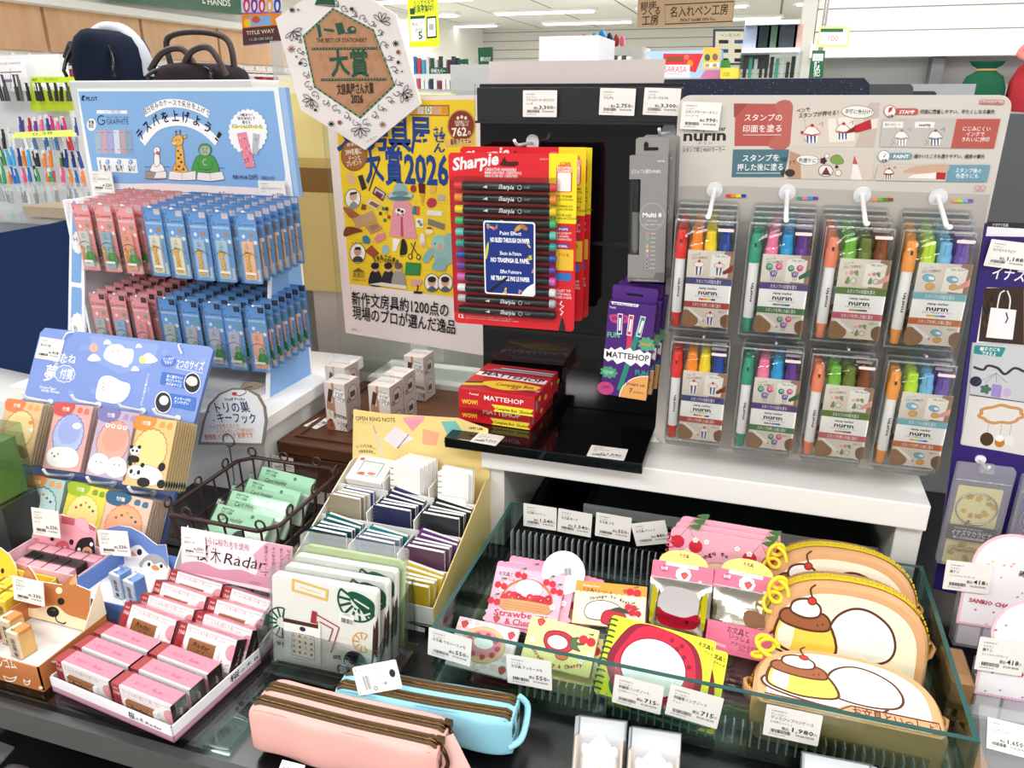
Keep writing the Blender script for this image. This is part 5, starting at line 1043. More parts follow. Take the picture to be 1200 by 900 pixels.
# three animals reading
def goose(k,P,s,w=.5):
    k.blob([P(-26,60),P(-16,30),P(0,22),P(22,34),P(30,62)],'#f6f4f2','#3a3a3c',w);k.blob([P(-8,40),P(-10,-8),P(8,-12),P(12,30)],'#f6f4f2','#3a3a3c',w);k.ell(P(0,-26),13*s,15*s,'#f6f4f2',0,18,'#3a3a3c',w);k.blob([P(-4,-20),P(8,-22),P(12,-10),P(2,-8)],'#d8583a')
    k.ell(P(-2,-30),2*s,2.4*s,'#2a2a2c')
def giraffe(k,P,s,w=.5):
    br,yl='#7a3f1c','#e8b45a'
    k.blob([P(-24,66),P(-18,30),P(10,22),P(30,40),P(36,68)],yl,br,w);k.blob([P(-10,50),P(-12,-40),P(14,-44),P(22,44)],yl,br,w)
    for x,y,r_ in ((-4,-24,5),(8,-8,5),(-2,6,6),(10,22,6),(0,40,6),(20,52,6),(-12,54,5)): k.ell(P(x,y),r_*s,r_*s*.9,br,n=8)
    k.blob([P(-30,-62),P(-18,-84),P(6,-90),P(18,-72),P(12,-50),P(-14,-46)],yl,br,w);k.ell(P(-20,-56),12*s,8*s,'#f0cd8a',0,14,br,w*.8);k.line([P(-12,-86),P(-13,-104)],w*1.6,br);k.line([P(4,-88),P(5,-106)],w*1.6,br);k.ell(P(-13,-104),4*s,4*s,br);k.ell(P(5,-106),4*s,4*s,br);k.blob([P(16,-82),P(32,-90),P(30,-76)],yl,br,w)
    k.ell(P(-10,-70),2.4*s,2.8*s,'#2a1a12');k.ell(P(2,-70),2.4*s,2.8*s,'#2a1a12')
def gorilla(k,P,s,w=.5):
    g1,g2='#4f9a4c','#2c5a34'
    k.blob([P(-48,60),P(-44,10),P(-22,-14),P(24,-14),P(46,12),P(52,62)],g1,g2,w);k.ell(P(0,-36),27*s,26*s,g1,0,20,g2,w);k.blob([P(-20,-44),P(0,-54),P(20,-44),P(20,-20),P(0,-10),P(-20,-20)],'#a9b4a2',g2,w*.8);k.ell(P(-8,-40),2.6*s,3*s,'#22301f');k.ell(P(8,-40),2.6*s,3*s,'#22301f');k.line([P(-9,-22),P(0,-26),P(9,-22)],w,g2);k.ell(P(-4,-31),1.8*s,1.4*s,'#22301f');k.ell(P(4,-31),1.8*s,1.4*s,'#22301f')
    k.line([P(-30,14),P(-24,44),P(6,46)],w,g2);k.line([P(32,14),P(26,44),P(0,50)],w,g2);k.line([P(8*math.cos(a),16-12*math.sin(a)) for a in [R(x) for x in range(50,340,25)]],w*1.2,'#dfe9dc')
k.line(T4(t1,600,690,705,690),.8,'#4a78b8');k.line(T4(t1,880,694,930,695),.8,'#4a78b8')
gooseP=lambda x,y: Q(650+x,648+y);giraP=lambda x,y: Q(742+x*.95,648+y);goriP=lambda x,y: Q(850+x,655+y)
goose(k,gooseP,.283);giraffe(k,giraP,.283);gorilla(k,goriP,.283)
for q,c in (((602,738,650,742,690,738,690,706,650,712,606,706),'#a58f86'),((700,742,755,746,812,744,812,706,755,714,704,706),'#efe9e6'),((818,744,875,750,932,742,920,708,870,716,820,712),'#efe9e6')):
    k.poly(T4(t1,*q),c);k.line(T4(t1,*q,q[0],q[1]),.45,'#4a4444');k.line(T4(t1,q[2],q[3],q[8],q[9]),.4,'#6a6464')
k.poly(T4(t1,640,736,690,736,690,708,650,712),'#efe9e6')
k.scal(Q(1028,545),23,27,24,'#f4f4f6',.07);k.text('5種あり！',Q(995,480),Q(1048,480),2.4,'#2a2a2c',.03);k.text('「MOKUMOKU」や',Q(980,496),Q(1058,496),3.4,'#2a2a2c',.03);k.line(T4(t1,962,526,1092,528),2.4,'#f0e86a');k.text('推せる',Q(1005,512),Q(1040,512),3,'#2a2a2c',.03);k.text('デコレーションステッカー付',Q(962,528),Q(1086,530),3.4,'#2a2a2c',.03)
k.rect(T4(t1,1018,694,1058,690,1022,545,982,552),'#e88a9c',.8)
for i in range(22): f,a=rnd.random(),rnd.random()*.8+.1;k.ell(Q(982+38*f+36*a,552+140*a-6*f),.9,.9,rnd.choice(['#c8405a','#f6dce0','#b0304a','#f0a8b4']),n=7)
k.poly(T4(t1,1046,634,1068,640,1078,556,1050,550),'#b9bcc2');k.text('G',Q(1056,580),Q(1066,582),3,'#4a4a52')
k.text('希望小売価格',Q(966,738),Q(1026,740),3.4,'#26406a',.02);k.text('220円',Q(1030,740),Q(1068,741),4.6,'#26406a',.01);k.text('（税抜200円）',Q(1074,741),Q(1140,743),3.4,'#26406a');k.build(hd)
sub(board_px('header_edge',frame((0,YB+.0015,0)),T4(t1,1150,362,1180,362,1238,815,1218,815),.012,'#9fc0e6','card','#7fa4d0'))
# side panel, at right angles to the front
MS_=Matrix(((0,0,1,-.787),(1,0,0,0),(0,1,0,0),(0,0,0,1)))
sp_=sub(board_px('side_panel',MS_,T4(t6,62,88,48,885,238,778,166,56),.004,'#f0f2f4','card',vmin=1.0));k=Ink(MS_)
k.poly(T4(t6,70,96,58,868,228,770,160,68),'#83aee2');k.line([(t6(110,460)[0]+2.8*math.cos(a),t6(110,460)[1]-4.6*math.sin(a)) for a in [R(x) for x in range(50,361,20)]]+[t6(111,460)],1,'#3a4a5a');k.text('GRAPHITE',t6(124,468),t6(182,446),4,'#3a4a5a');k.build(sp_)
sub(plain('inner_back',-1.16,1.20,1.0,-.79,1.204,1.33,'#d9a9a4','card'));sub(plain('tray',-1.16,1.05,1.0,-.79,1.20,1.012,'#eef0f3','card'));sub(plain('shelf',-1.16,1.19,1.155,-.79,1.20,1.165,'#2d3a68','card'))
lf=sub(board_px('side_flange',frame((0,1.075,0)),[t5(290,52),t5(345,40),t5(352,600),t5(350,760),t5(280,760),t5(281,600)],.004,'#f2f3f5','card'));k=Ink(frame((0,1.075,0)))
k.rect([t5(295,390),t5(336,395),t5(341,70),t5(300,50)],'#83aee2',2);k.rect([t5(290,740),t5(338,740),t5(338,415),t5(296,408)],'#83aee2',2);k.scal(t5(325,225),8,14,12,'#f2f3f5',.12);k.scal(t5(320,565),8,14,12,'#f2f3f5',.12);k.text('H',t5(305,222),t5(322,223),5,'#2a2a2c');k.text('B',t5(307,590),t5(322,591),5,'#2a2a2c');k.build(lf)
sub(plain('left_wall',-1.168,1.076,1.0,-1.163,1.2,1.33,'#e9ebef','card'))
def refill(pink,case,low):
    W,H=.036,.116;t=empty('refill_pack',None);u=lambda x,y: (x*W,(1-y)*H)
    c=board('card',Matrix(),W,H,.0009,'#ee9a9c' if pink else '#74a5dc','card',.001,parent=t);k=Ink(Matrix(),px=False,mat='card',step=.000012)
    dkc='#5a2030' if pink else '#17305c'
    k.poly([u(0,.15),u(1,.15),u(1,.0),u(0,0)],'#f0a2a6' if pink else '#6a9cd8');k.text('P',u(.06,.09),u(.14,.09),H*.03,dkc,.05);k.rect([u(.62,.10),u(.94,.10),u(.94,.02),u(.62,.02)],'#e0d0d4' if not low else '#1c1c22',.001)
    for i in range(3): k.line([u(.68,.035+i*.02),u(.88,.035+i*.02)],.0005,'#8a8a94')
    k.line([(u(.15,.175)[0]+.0022*math.cos(a),u(.15,.175)[1]+.0028*math.sin(a)) for a in [R(x) for x in range(40,361,25)]]+[u(.15,.175)],.0007,dkc);k.text('GRAPHITE',u(.28,.19),u(.90,.19),H*.024,dkc);k.poly([u(.05,.245),u(.95,.245),u(.95,.215),u(.05,.215)],'#ecd2d4' if pink else '#b9d2f0');k.text('シャープペンシル替芯',u(.1,.24),u(.85,.24),H*.016,'#4a4a60')
    k.ell(u(.72,.32),W*.13,W*.11,'#7fae84' if (pink or low) else '#b98a6a',0,12);k.ell(u(.28,.34),W*.09,W*.09,'#f0ecea',0,12);k.ell(u(.5,.39),W*.06,W*.05,'#f0c8b0',0,10);k.ell(u(.86,.42),W*.10,W*.09,'#f4f2f0',0,12)
    k.poly([u(.18,.97),u(.92,.97),u(.92,.80),u(.18,.80)],'#d8c9c4' if pink else '#cfd6e0')
    k.build(c)
    cs=G();cs.prism(rrect(W*.22,H*.06,W*.80,H*.60,.002),.0002,.0052,case,'plastic');ob=cs.build('lead_case',t)
    k=Ink(Matrix(),px=False,n0=.0053,mat='plastic',step=.000012);k.line([(W*.5+.0026*math.cos(a),H*.535+.0030*math.sin(a)) for a in [R(x) for x in range(40,361,25)]]+[(W*.5,H*.535)],.0006,'#4a4a4c');k.text('GRAPHITE',(W*.34,H*.495),(W*.66,H*.495),.0013,'#5a5a5c')
    k.text('Graph',(W*.36,H*.10),(W*.6,H*.10),.0022,'#4a4a4c');k.build(ob)
    k=Ink(Matrix(),px=False,n0=.0058,mat='card',step=.000012)
    for i in range(13): a=i/12;x,y=W*(.10+.84*a),H*(.385+.06*math.sin(math.pi*a));k.rect([(x-.0008,y-.0008),(x+.0008,y-.0006),(x+.0007,y+.0009),(x-.0007,y+.0007)],'#26262c')
    s=W/150
    if low or pink: gorilla(k,lambda x,y: (W*.70+x*s*.75,H*.27-y*s*.95),s*.8,.0003)
    if not low: giraffe(k,lambda x,y: (W*(.32 if pink else .46)+x*s*(.55 if pink else .85),H*.24-y*s*(.62 if pink else 1.05)),s*.8,.0003)
    if low: goose(k,lambda x,y: (W*.3+x*s*.6,H*.2-y*s*.6),s*.6,.0003)
    k.poly([(W*.28,H*.13),(W*.82,H*.13),(W*.82,H*.165),(W*.28,H*.165)],'#efece8');k.build(t,'clear_sticker')
    g=G();g.prism(rrect(0,0,W,H,.001),-.0012,.0065,'#ffffff','clear');g.build('bag',t)
    return t
up_l=(297,388,478,590,680,775,868,975);up_t=(62,66,72,78,85,91,95,98);up_b=(372,380,388,404,413,424,431,436)
lo_l=(368,450,540,655,745,840,920,1018);lo_t=(430,436,444,452,462,470,480,485)
cas=[['#cfd2cc','#9db8c4','#e6a48c','#e2e0d0','#e4dfc4','#a9c4dc','#aec8dc','#eebf9c'],['#b7b9bb','#9cb8d0','#e49a9c','#b4bcb8','#b9bcc0','#bdbcc8','#c4c2d0','#efb4a0']]
ord_=('first','second','third','fourth','fifth','sixth','seventh','eighth')
YF=1.062
protos={}
for row in (0,1):
    for i in range(8):
        xs,ys=((up_l,up_t),(lo_l,lo_t))[row];p=t5(xs[i],ys[i]);a=at(*p,y=YF)
        M0=frame((a.x,YF,a.z-.116),0,-1)
        pr=refill(i < 3,cas[row][i],row);protos[(row,i)]=pr;pr.matrix_world=M0
        colr='pink' if i < 3 else 'blue'
        tag(pr,'%s refill pack, %s from the side flange on the %s row, front of its peg' % (colr,ord_[i],('upper','lower')[row]),'refill pack','lead refill packs on the light blue display')
        for d in range(1,7):
            dup(pr,frame((a.x+.0018*d,YF+.0185*d,a.z-.116+.0022*d),0,-1),'%s refill pack behind the %s front pack of the %s row' % (colr,ord_[i],('upper','lower')[row]))
        peg(pd,Matrix.Translation((.98,-1.14,-1.0)) @ frame((a.x+.016,1.199,a.z-.006)),.142,'#f4f4f6',.0018,(.008,.010))
card_at(T4(t1,385,795,472,797,464,712,370,706),(0,YB-.013,0),0,0,'220',('パイロット','ネオックスグラファイト','0.3'),'price card priced 220 under the lead case pictures of the blue header')
card_at(T4(t1,1078,836,1190,838,1172,750,1064,746),(0,YB-.013,0),0,0,'220',('パイロット','ネオックスグラファイト','0.5'),'price card priced 220 on the blue header corner by the side panel')

# ================================================================== STICKY NOTE DISPLAY
O_S=at(192,640,z=.87);TS=30
MST=frame((O_S.x,O_S.y,.8705),0,TS)
sn=board_px('sticky_note_stand',MST,[(250,410),(245,406),(53,384),(47,390),(28,466),(-60,640),(80,690),(189,640)],.006,'#8199d6','card','#5f78b8',vmin=.0008)
q0=[loc(MST,p) for p in ((250,408),(77,385))]
tag(sn,'periwinkle blue sticky note stand leaning back with clouds and sleeping animals','display stand')
k=Ink(MST);Q=t5
k.poly([t5(370,610),t5(660,650),t5(620,740),t5(500,770),t5(400,720)],'#90a6de')
for i in range(22): x,y=rnd.uniform(180,850),rnd.uniform(620,880);k.poly([Q(x,y),Q(x+22,y+3),Q(x+16,y+26),Q(x-6,y+22)],'#8da3de')
for cx,cy,rx in ((445,640,5),(390,706,8),(615,710,11),(560,750,5),(575,655,4),(520,735,4)): k.blob([Q(cx-rx*3.4,cy+6),Q(cx-rx*1.8,cy-rx*1.6),Q(cx,cy-rx*2.4),Q(cx+rx*2,cy-rx*1.3),Q(cx+rx*3.4,cy+6),Q(cx,cy+rx*1.6)],'#f2f3f8')
k.ell(Q(388,662),5,5.4,'#eab0a0');k.ell(Q(590,712),4,4.6,'#f0e68a');k.blob([Q(430,700),Q(450,655),Q(495,648),Q(520,665),Q(552,672),Q(548,720),Q(520,735),Q(470,728)],'#f6f6f8','#c8d0e6',.5);k.ell(Q(468,676),.7,.8,'#4a4a60');k.ell(Q(490,674),.7,.8,'#4a4a60')
k.blob([Q(398,850),Q(415,790),Q(455,778),Q(500,800),Q(538,815),Q(530,860),Q(490,892),Q(430,885),Q(402,876)],'#f7f7f9');k.line(T4(t5,424,812,430,806,436,812),.5,'#4a4a5a');k.line(T4(t5,420,830,430,836,440,828),.5,'#4a4a5a');k.ell(Q(428,824),.9,.7,'#4a4a5a');k.line(smooth_line(T4(t5,495,850,505,870,490,890)),.5,'#b9bdcc')
k.text('夢',Q(178,792),Q(226,800),14,'#f4f6fc',.02);k.text('ねむ',Q(218,718),Q(272,726),6,'#f4f6fc',.02);k.text('たね',Q(246,716),Q(312,728),8,'#f4f6fc',.02);k.text('の',Q(224,738),Q(240,740),4,'#f4f6fc',.03);k.scal(Q(270,770),12.4,10.6,11,'#f4f6fc',.08);k.scal(Q(270,770),11.6,9.8,11,'#8ba2dc',.08);k.text('付箋',Q(246,784),Q(298,790),8.6,'#f4f6fc',.01)
k.text('Dreamy Paper',Q(165,828),Q(232,838),3,'#f4f6fc',.02);k.text('Sticky Notes',Q(170,842),Q(246,852),3,'#f4f6fc',.02)
k.ell(Q(697,718),8.8,6.6,'#5a7ac8',-8);k.text('使いわけ',Q(676,716),Q(722,712),3,'#f4f6fc',.03);k.text('できる！',Q(680,730),Q(716,728),3,'#f4f6fc',.03);k.text('2つのサイズ',Q(730,742),Q(842,756),8,'#f4f6fc',.02);k.line(T4(t5,728,746,842,768),1,'#c9d4f2')
k.rect(T4(t5,662,812,775,834,786,778,672,762),'#4a74c4',1.6);
for i,s in enumerate(('長く書きたい','時に使いやすい','大きめサイズ')): k.text(s,Q(690-i*2,784+i*16),Q(755-i*2,794+i*16),2.8,'#f4f6fc',.03)
k.ell(Q(797,808),10,12.4,'#e6e4ea');k.ell(Q(797,808),9,11.2,'#2a2a32');k.blob(T4(t5,770,800,790,780,815,790,815,815,790,820),'#e9dccf');k.ell(Q(792,798),3,2.4,'#f2f0ee')
k.rect(T4(t5,700,905,805,925,813,868,705,850),'#4a74c4',1.6);k.text('メッセージに',Q(720,874),Q(790,886),2.8,'#f4f6fc',.03);k.text('使いやすい',Q(722,890),Q(780,900),2.8,'#f4f6fc',.03)
k.ell(Q(677,888),10,13,'#e6e4ea');k.ell(Q(677,888),9,11.6,'#33333a');k.ell(Q(680,880),5.4,5.6,'#f2f0e4')
k.vtext('どんな夢を見てるの？',Q(618,770),Q(585,905),3,'#f4f6fc',.02)
k.build(sn)
for p,q in (((268,628),(310,596)),((757,688),(738,645))):
    a=MST @ Vector((*loc(MST,t5(*p)),.003));b=MST @ Vector((*loc(MST,t5(*q)),-.004));mid=(a+b)/2+Vector((0,-.004,.006));g=G();g.tube(smooth_line([a,mid,b],5),.0014,'#f2f2f4');o=g.build('tie',sn);o.matrix_parent_inverse=MST.inverted()
card_at(T4(t5,145,705,243,718,268,632,165,614),MST @ Vector((0,0,.0015)),0,TS,'418',('ナカバヤシ','夢みがち付箋',''),'price card priced 418 on the top corner of the periwinkle stand')
# leaning support behind

def note_pack(body,frill,art):
    W,H,D=.046,.066,.004;t=empty('sticky_note_pack',None);u=lambda x,y: (x*W,(1-y)*H)
    c=board('note_card',Matrix(),W,H,.0012,body,'card',.001,parent=t);k=Ink(Matrix(),px=False,mat='card',step=.000012)
    top={'cat': ('#e88a5a','#f0b070'),'dog': ('#d8605a','#e88070'),'seal': ('#8a84b8','#b89ac0'),'panda': ('#f09a4a','#f2a860'),'teal': ('#f0a058','#f2b478'),'lime': ('#a8c23a','#8aa838'),'navy': ('#3a6a8a','#4a7a98')}[art]
    k.blob([u(0,0),u(.5,0),u(.48,.13),u(.25,.2),u(0,.16)],top[0]);k.blob([u(.62,.12),u(.63,.05),u(.73,.04),u(.74,.12)],top[1]);k.blob([u(.80,.13),u(.81,.06),u(.91,.05),u(.92,.13)],top[1]);k.text('付箋',u(.20,.11),u(.40,.11),H*.05,'#f8ece4',.03)
    for dx,dy in ((-.0,.0),):
        k.scal(u(.5,.47),W*.42,H*.33,20,{'teal': '#3a8a8a','lime': '#c9c85a','navy': '#e88a5a'}.get(art,'#c98a5a' if art in ('panda','cat') else '#6a7ab0' if art == 'dog' else '#b07a84'),.06);k.scal(u(.5,.47),W*.40,H*.31,20,frill,.06)
    wl,bl_='#f6f3ef','#2a2624'
    if art == 'cat':
        k.blob([u(.05,.92),u(.06,.74),u(.22,.66),u(.55,.70),u(.78,.78),u(.85,.92),u(.5,.99)],wl,'#8a6a54',.0004);k.blob([u(.55,.72),u(.78,.74),u(.92,.84),u(.80,.92),u(.66,.84)],'#a5653a');k.blob([u(.08,.78),u(.12,.66),u(.24,.72)],'#c88a54');k.ell(u(.20,.80),W*.02,W*.02,bl_,n=8)
        k.ell(u(.78,.33),W*.06,W*.05,'#f0a060',0,10);k.ell(u(.84,.44),W*.06,W*.05,'#f4f0ea',0,10)
    elif art in ('dog','seal'):
        k.blob([u(.30,.25),u(.55,.15),u(.80,.3),u(.75,.55),u(.4,.6),u(.22,.45)],'#a9b4e4' if art == 'dog' else '#e8a894') 
        if art == 'dog': k.ell(u(.68,.32),W*.12,H*.05,'#e6eaf6',0,14);k.blob([u(.06,.86),u(.08,.72),u(.3,.66),u(.7,.66),u(.90,.78),u(.86,.92),u(.5,.97),u(.2,.95)],wl,'#b9b4b8',.0004);k.ell(u(.18,.77),W*.018,W*.022,bl_,n=8);k.ell(u(.34,.77),W*.018,W*.022,bl_,n=8);k.ell(u(.26,.81),W*.03,W*.02,bl_,n=8)
        else:
            k.blob([u(.02,.90),u(.06,.72),u(.24,.66),u(.48,.72),u(.5,.90),u(.3,.98)],wl,'#c9b8b8',.0004);k.blob([u(.46,.90),u(.52,.72),u(.74,.67),u(.94,.74),u(.98,.90),u(.72,.98)],wl,'#c9b8b8',.0004)
            for x in (.2,.32,.66,.78): k.ell(u(x,.79),W*.014,W*.018,bl_,n=8)
            for x in (.28,.42,.58,.72): k.ell(u(x,.24),W*.06,W*.05,'#f6f0ea',0,10);k.ell(u(x,.235),W*.02,W*.02,'#d8604a',0,8)
    elif art == 'panda':
        k.ell(u(.15,.50),W*.13,H*.065,wl,0,16,'#6a645e',.0003);k.ell(u(.05,.45),W*.045,W*.04,bl_,n=10);k.ell(u(.24,.44),W*.045,W*.04,bl_,n=10);k.ell(u(.10,.50),W*.03,W*.03,bl_,n=8);k.ell(u(.20,.50),W*.03,W*.03,bl_,n=8);k.blob([u(.04,.58),u(.26,.58),u(.28,.66),u(.04,.66)],bl_)
        k.ell(u(.58,.82),W*.36,H*.14,wl,-8,20,'#6a645e',.0003);k.ell(u(.26,.80),W*.20,H*.105,wl,0,18,'#6a645e',.0003);k.ell(u(.86,.68),W*.085,W*.09,bl_,n=12);k.ell(u(.92,.92),W*.10,W*.09,bl_,n=12);k.ell(u(.5,.93),W*.16,W*.10,bl_,n=12);k.ell(u(.16,.80),W*.04,W*.05,bl_,n=10);k.ell(u(.34,.80),W*.04,W*.05,bl_,n=10);k.ell(u(.10,.69),W*.05,W*.05,bl_,n=10);k.ell(u(.40,.69),W*.05,W*.05,bl_,n=10);k.ell(u(.25,.84),W*.02,W*.015,bl_,n=8)
    else:
        for i in range(5): k.ell(u(.30+.11*i,.27+.05*abs(i-2)),W*.035,W*.03,['#c05a5a','#8a5a3a','#e0a03a','#5a8a5a','#3a5a8a'][i],0,8)
        k.blob([u(.1,.9),u(.3,.74),u(.7,.74),u(.9,.9),u(.5,.98)],wl)
    k.build(c)
    g=G();g.prism(rrect(.0008,.0008,W-.0008,H-.0008,.001),-.0034,-.0013,'#ece7df','paper');g.build('note_pad',t)
    g=G();g.prism(rrect(-.001,-.0015,W+.001,H+.001,.001),-.0037,.0006,'#ffffff','clear');g.build('bag',t)
    return t
packs=[('#ebc896','#f4dfa4','cat',(28,100,190,115,110,372,-25,345)),('#e9b4b0','#bcc8ee','dog',(235,112,385,127,330,402,172,380)),('#cdb6cc','#eeb6a4','seal',(395,135,562,155,532,440,375,408)),('#efca8c','#f3dc98','panda',(556,168,718,186,690,476,510,450))]
low=[('#bfd6d4','#cfe4e4','teal',(110,410,272,437,215,690,60,665)),('#e8da5a','#f2e89a','lime',(282,438,440,472,395,740,235,700)),('#e9c8b4','#f2b48c','navy',(435,474,615,516,585,790,400,745))]
gnm={'cat': 'orange cat','dog': 'white dog on blue','seal': 'white seal pair on pink','panda': 'yellow panda','teal': 'pale teal','lime': 'lime yellow','navy': 'blue and peach'}
for lst,off,n in ((packs,.048,9),(low,.048,7)):
    for body,fr,art,q in lst:
        t=note_pack(body,fr,art);qq=T4(b1,*q);qq=[qq[3],qq[2],qq[1],qq[0]]
        Mq,w,h=fit(qq,MST @ Vector((0,0,off)),0,TS);Mq=Mq @ Matrix.Diagonal((w/.046,h/.066,1,1))
        t.matrix_world=Mq;tag(t,'front sticky note pack with %s design on the periwinkle stand' % gnm[art],'sticky notes','sticky note packs on the periwinkle stand')
        m={'dog': 5,'seal': 3,'cat': 6}.get(art,n)
        for d in range(1,m): dup(t,Mq @ Matrix.Translation((.0004*d,.0,-.0048*d)),'sticky note pack stacked behind the %s pack on the periwinkle stand' % gnm[art])
        peg(sn,MST.inverted() @ Mq @ Matrix.Translation((.023,.0700,-off+.001)) @ Matrix.Diagonal((.046/w,.066/h,1,1)),off+.008,'#f4f4f6',.0022,(.01,.01))

# ================================================================== KEY HOOK BOXES
def hook_box():
    W,H,D=.041,.088,.046;t=empty('hook_box',None);u=lambda x,y: (x*W,(1-y)*H)
    g=G();g.box(0,0,-D,W,H,0,'#e8dcd6','card');c=g.build('carton',t,None,.0005)
    k=Ink(Matrix(),px=False,mat='card',step=.000012);k.poly([u(.36,.75),u(.48,.75),u(.48,0),u(.36,0)],'#c99478')
    k.poly([u(.10,.40),u(.22,.12),u(.42,.15),u(.28,.44)],'#5a3a34');k.poly([u(.06,.56),u(.08,.38),u(.42,.44),u(.42,.60)],'#b98a6e');k.line([u(.2,.58),u(.2,.68),u(.26,.71)],.0008,'#6a4a3a');k.blob([u(0,1),u(.02,.84),u(.2,.76),u(.34,.84),u(.40,.96),u(.3,1)],'#a5604a');k.ell(u(.22,.80),W*.06,W*.06,'#3a2a26',0,10);k.ell(u(.24,.90),W*.07,W*.09,'#8a3a30',0,10)
    k.scal(u(.70,.24),W*.28,H*.15,8,'#f8f6f4',.12);k.text('つばめが鳴く',u(.52,.12),u(.86,.15),H*.03,'#2a2422',.02);k.text('トリが',u(.50,.23),u(.88,.27),H*.075,'#1c1816',.03);k.text('とびだす！',u(.46,.32),u(.98,.38),H*.075,'#1c1816',.03)
    k.poly([u(.42,.70),u(.98,.74),u(.98,.68),u(.42,.64)],'#3a2a26');k.text('家が決まる',u(.46,.695),u(.94,.73),H*.035,'#f0e8e4',.02);k.text('トリの巣',u(.48,.88),u(1.0,.92),H*.09,'#1c1816',.03);k.text('フック',u(.6,.98),u(1.0,1.0),H*.07,'#1c1816',.03);k.build(c)
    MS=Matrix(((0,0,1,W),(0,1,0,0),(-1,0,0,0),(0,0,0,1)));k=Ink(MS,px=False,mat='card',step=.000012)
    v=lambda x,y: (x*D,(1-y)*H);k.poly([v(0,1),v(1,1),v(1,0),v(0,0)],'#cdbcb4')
    for y in (.14,.62): k.ell(v(.55,y+.12),D*.34,H*.17,'#8a746a',0,18);k.ell(v(.55,y+.12),D*.30,H*.15,'#d9cbc4',0,18);k.poly([v(.35,y+.2),v(.7,y+.2),v(.7,y+.08),v(.35,y+.08)],'#6a4a40')
    k.text('O:',v(.12,.42),v(.36,.42),H*.10,'#2a2422',.04);k.build(c,'print',MS)
    g=G();g.prism(rrect(W*.06,H,W*.94,H*1.2,.003),-D*.55,-D*.55+.0006,'#ffffff','film');g.build('hang_tab',t)
    g=G();g.box(-.0004,-.0003,-D-.0004,W+.0004,H+.0003,.0003,'#ffffff','clear');g.build('wrap',t)
    return t
hb=hook_box();zt=.9515+.088
tops=[((379,447.5),'nearest on the lid edge'),((431,451),'second from the white counter in the front row'),((380.8,428.5),'standing behind the nearest one'),((448,438.5),'tall behind the second front box'),((474,416),'rearmost by the poster foot')]
for i,(p,lb) in enumerate(tops):
    a=at(*p,z=zt);M0=frame((a.x,max(a.y,1.045),.9515),-3)
    if i == 4: M0=frame((at(474,416,z=zt).x,min(1.26,a.y),.9515),-3)
    if i == 0: hb.matrix_world=M0;tag(hb,'beige bird key hook box '+lb,'boxed key hook','bird key hook boxes on the wooden box')
    else: dup(hb,M0,'beige bird key hook box '+lb)
card_at(T4(b2,588,215,650,222,672,160,628,142),(0,0,.9508),0,90,'1,760',('マグネット','トリの巣キーフック',''),'price card lying on the wooden box beside the nearest key hook box')
card_at(T4(b2,422,385,512,402,505,342,416,328),(0,1.012,0),0,0,'1,760',('マグネット','トリの巣 キーフック',''),'price card taped to the front of the wooden box')
# staff pick sign on a wire clip
YS=.96
Msp=frame((0,YS,0));arch=T4(b1,818,286,838,190,862,120,905,75,960,52,1020,52,1070,80,1098,130,1105,190,1090,292)
so=board_px('staff_pick_sign',Msp,arch,.002,'#83766c','card');tag(so,'arched grey handwritten pick sign held by a wire clip over the basket','sign')
k=Ink(Msp);inn=[(x+(968*.28333-x)*.045,y+(440+190*.2833-y)*.06) for x,y in [(p[0],p[1]) for p in arch]]
cx,cy=sum(p[0] for p in arch)/len(arch),sum(p[1] for p in arch)/len(arch)
k.poly([(cx+(x-cx)*.92,cy+(y-cy)*.92) for x,y in arch],'#dfe1e4');k.blob(T4(b1,1000,55,1010,32,1050,25,1092,35,1060,56),'#8a7c6c','#5a4e44',.6)
k.line(smooth_line(T4(b1,968,75,990,84,1018,70,1012,55,1045,45)),.9,'#3a3230');k.ell(b1(970,76),3,2.2,'#c8403a');k.text('Staff Picks',b1(930,104),b1(1014,102),3,'#3a3634',.02)
k.text('トリの巣',b1(884,152),b1(1036,148),9.4,'#22386a',.03);k.text('キーフック',b1(900,190),b1(1062,196),9,'#22386a',.03);k.text('フックを軽く引くと',b1(868,222),b1(992,218),4.4,'#d8703a',.02);k.text('トリさんがひょっこり顔を出す！',b1(900,242),b1(1052,236),4.4,'#d8703a',.02);k.text('新感覚 インテリア 好評です',b1(850,264),b1(1050,256),4.4,'#d8703a',.03);k.ell(b1(864,150),1,.8,'#22386a');k.ell(b1(884,186),1,.8,'#22386a');k.build(so)
pc_=at(*b1(945,268),y=YS-.003)
g=G();g.tube([pc_+Vector((.011*math.cos(a),0,.011*math.sin(a))) for a in [i*math.pi/8 for i in range(16)]],.0011,'#8a8c90','metal',6,closed=True);g.tube([pc_+Vector((0,0,-.011)),Vector((pc_.x+.004,pc_.y-.004,.90)),Vector((pc_.x+.004,pc_.y-.03,.871))],.0011,'#8a8c90','metal',6);tag(g.build('wire_clip'),'thin wire clip with a ring holding the arched sign','clip')
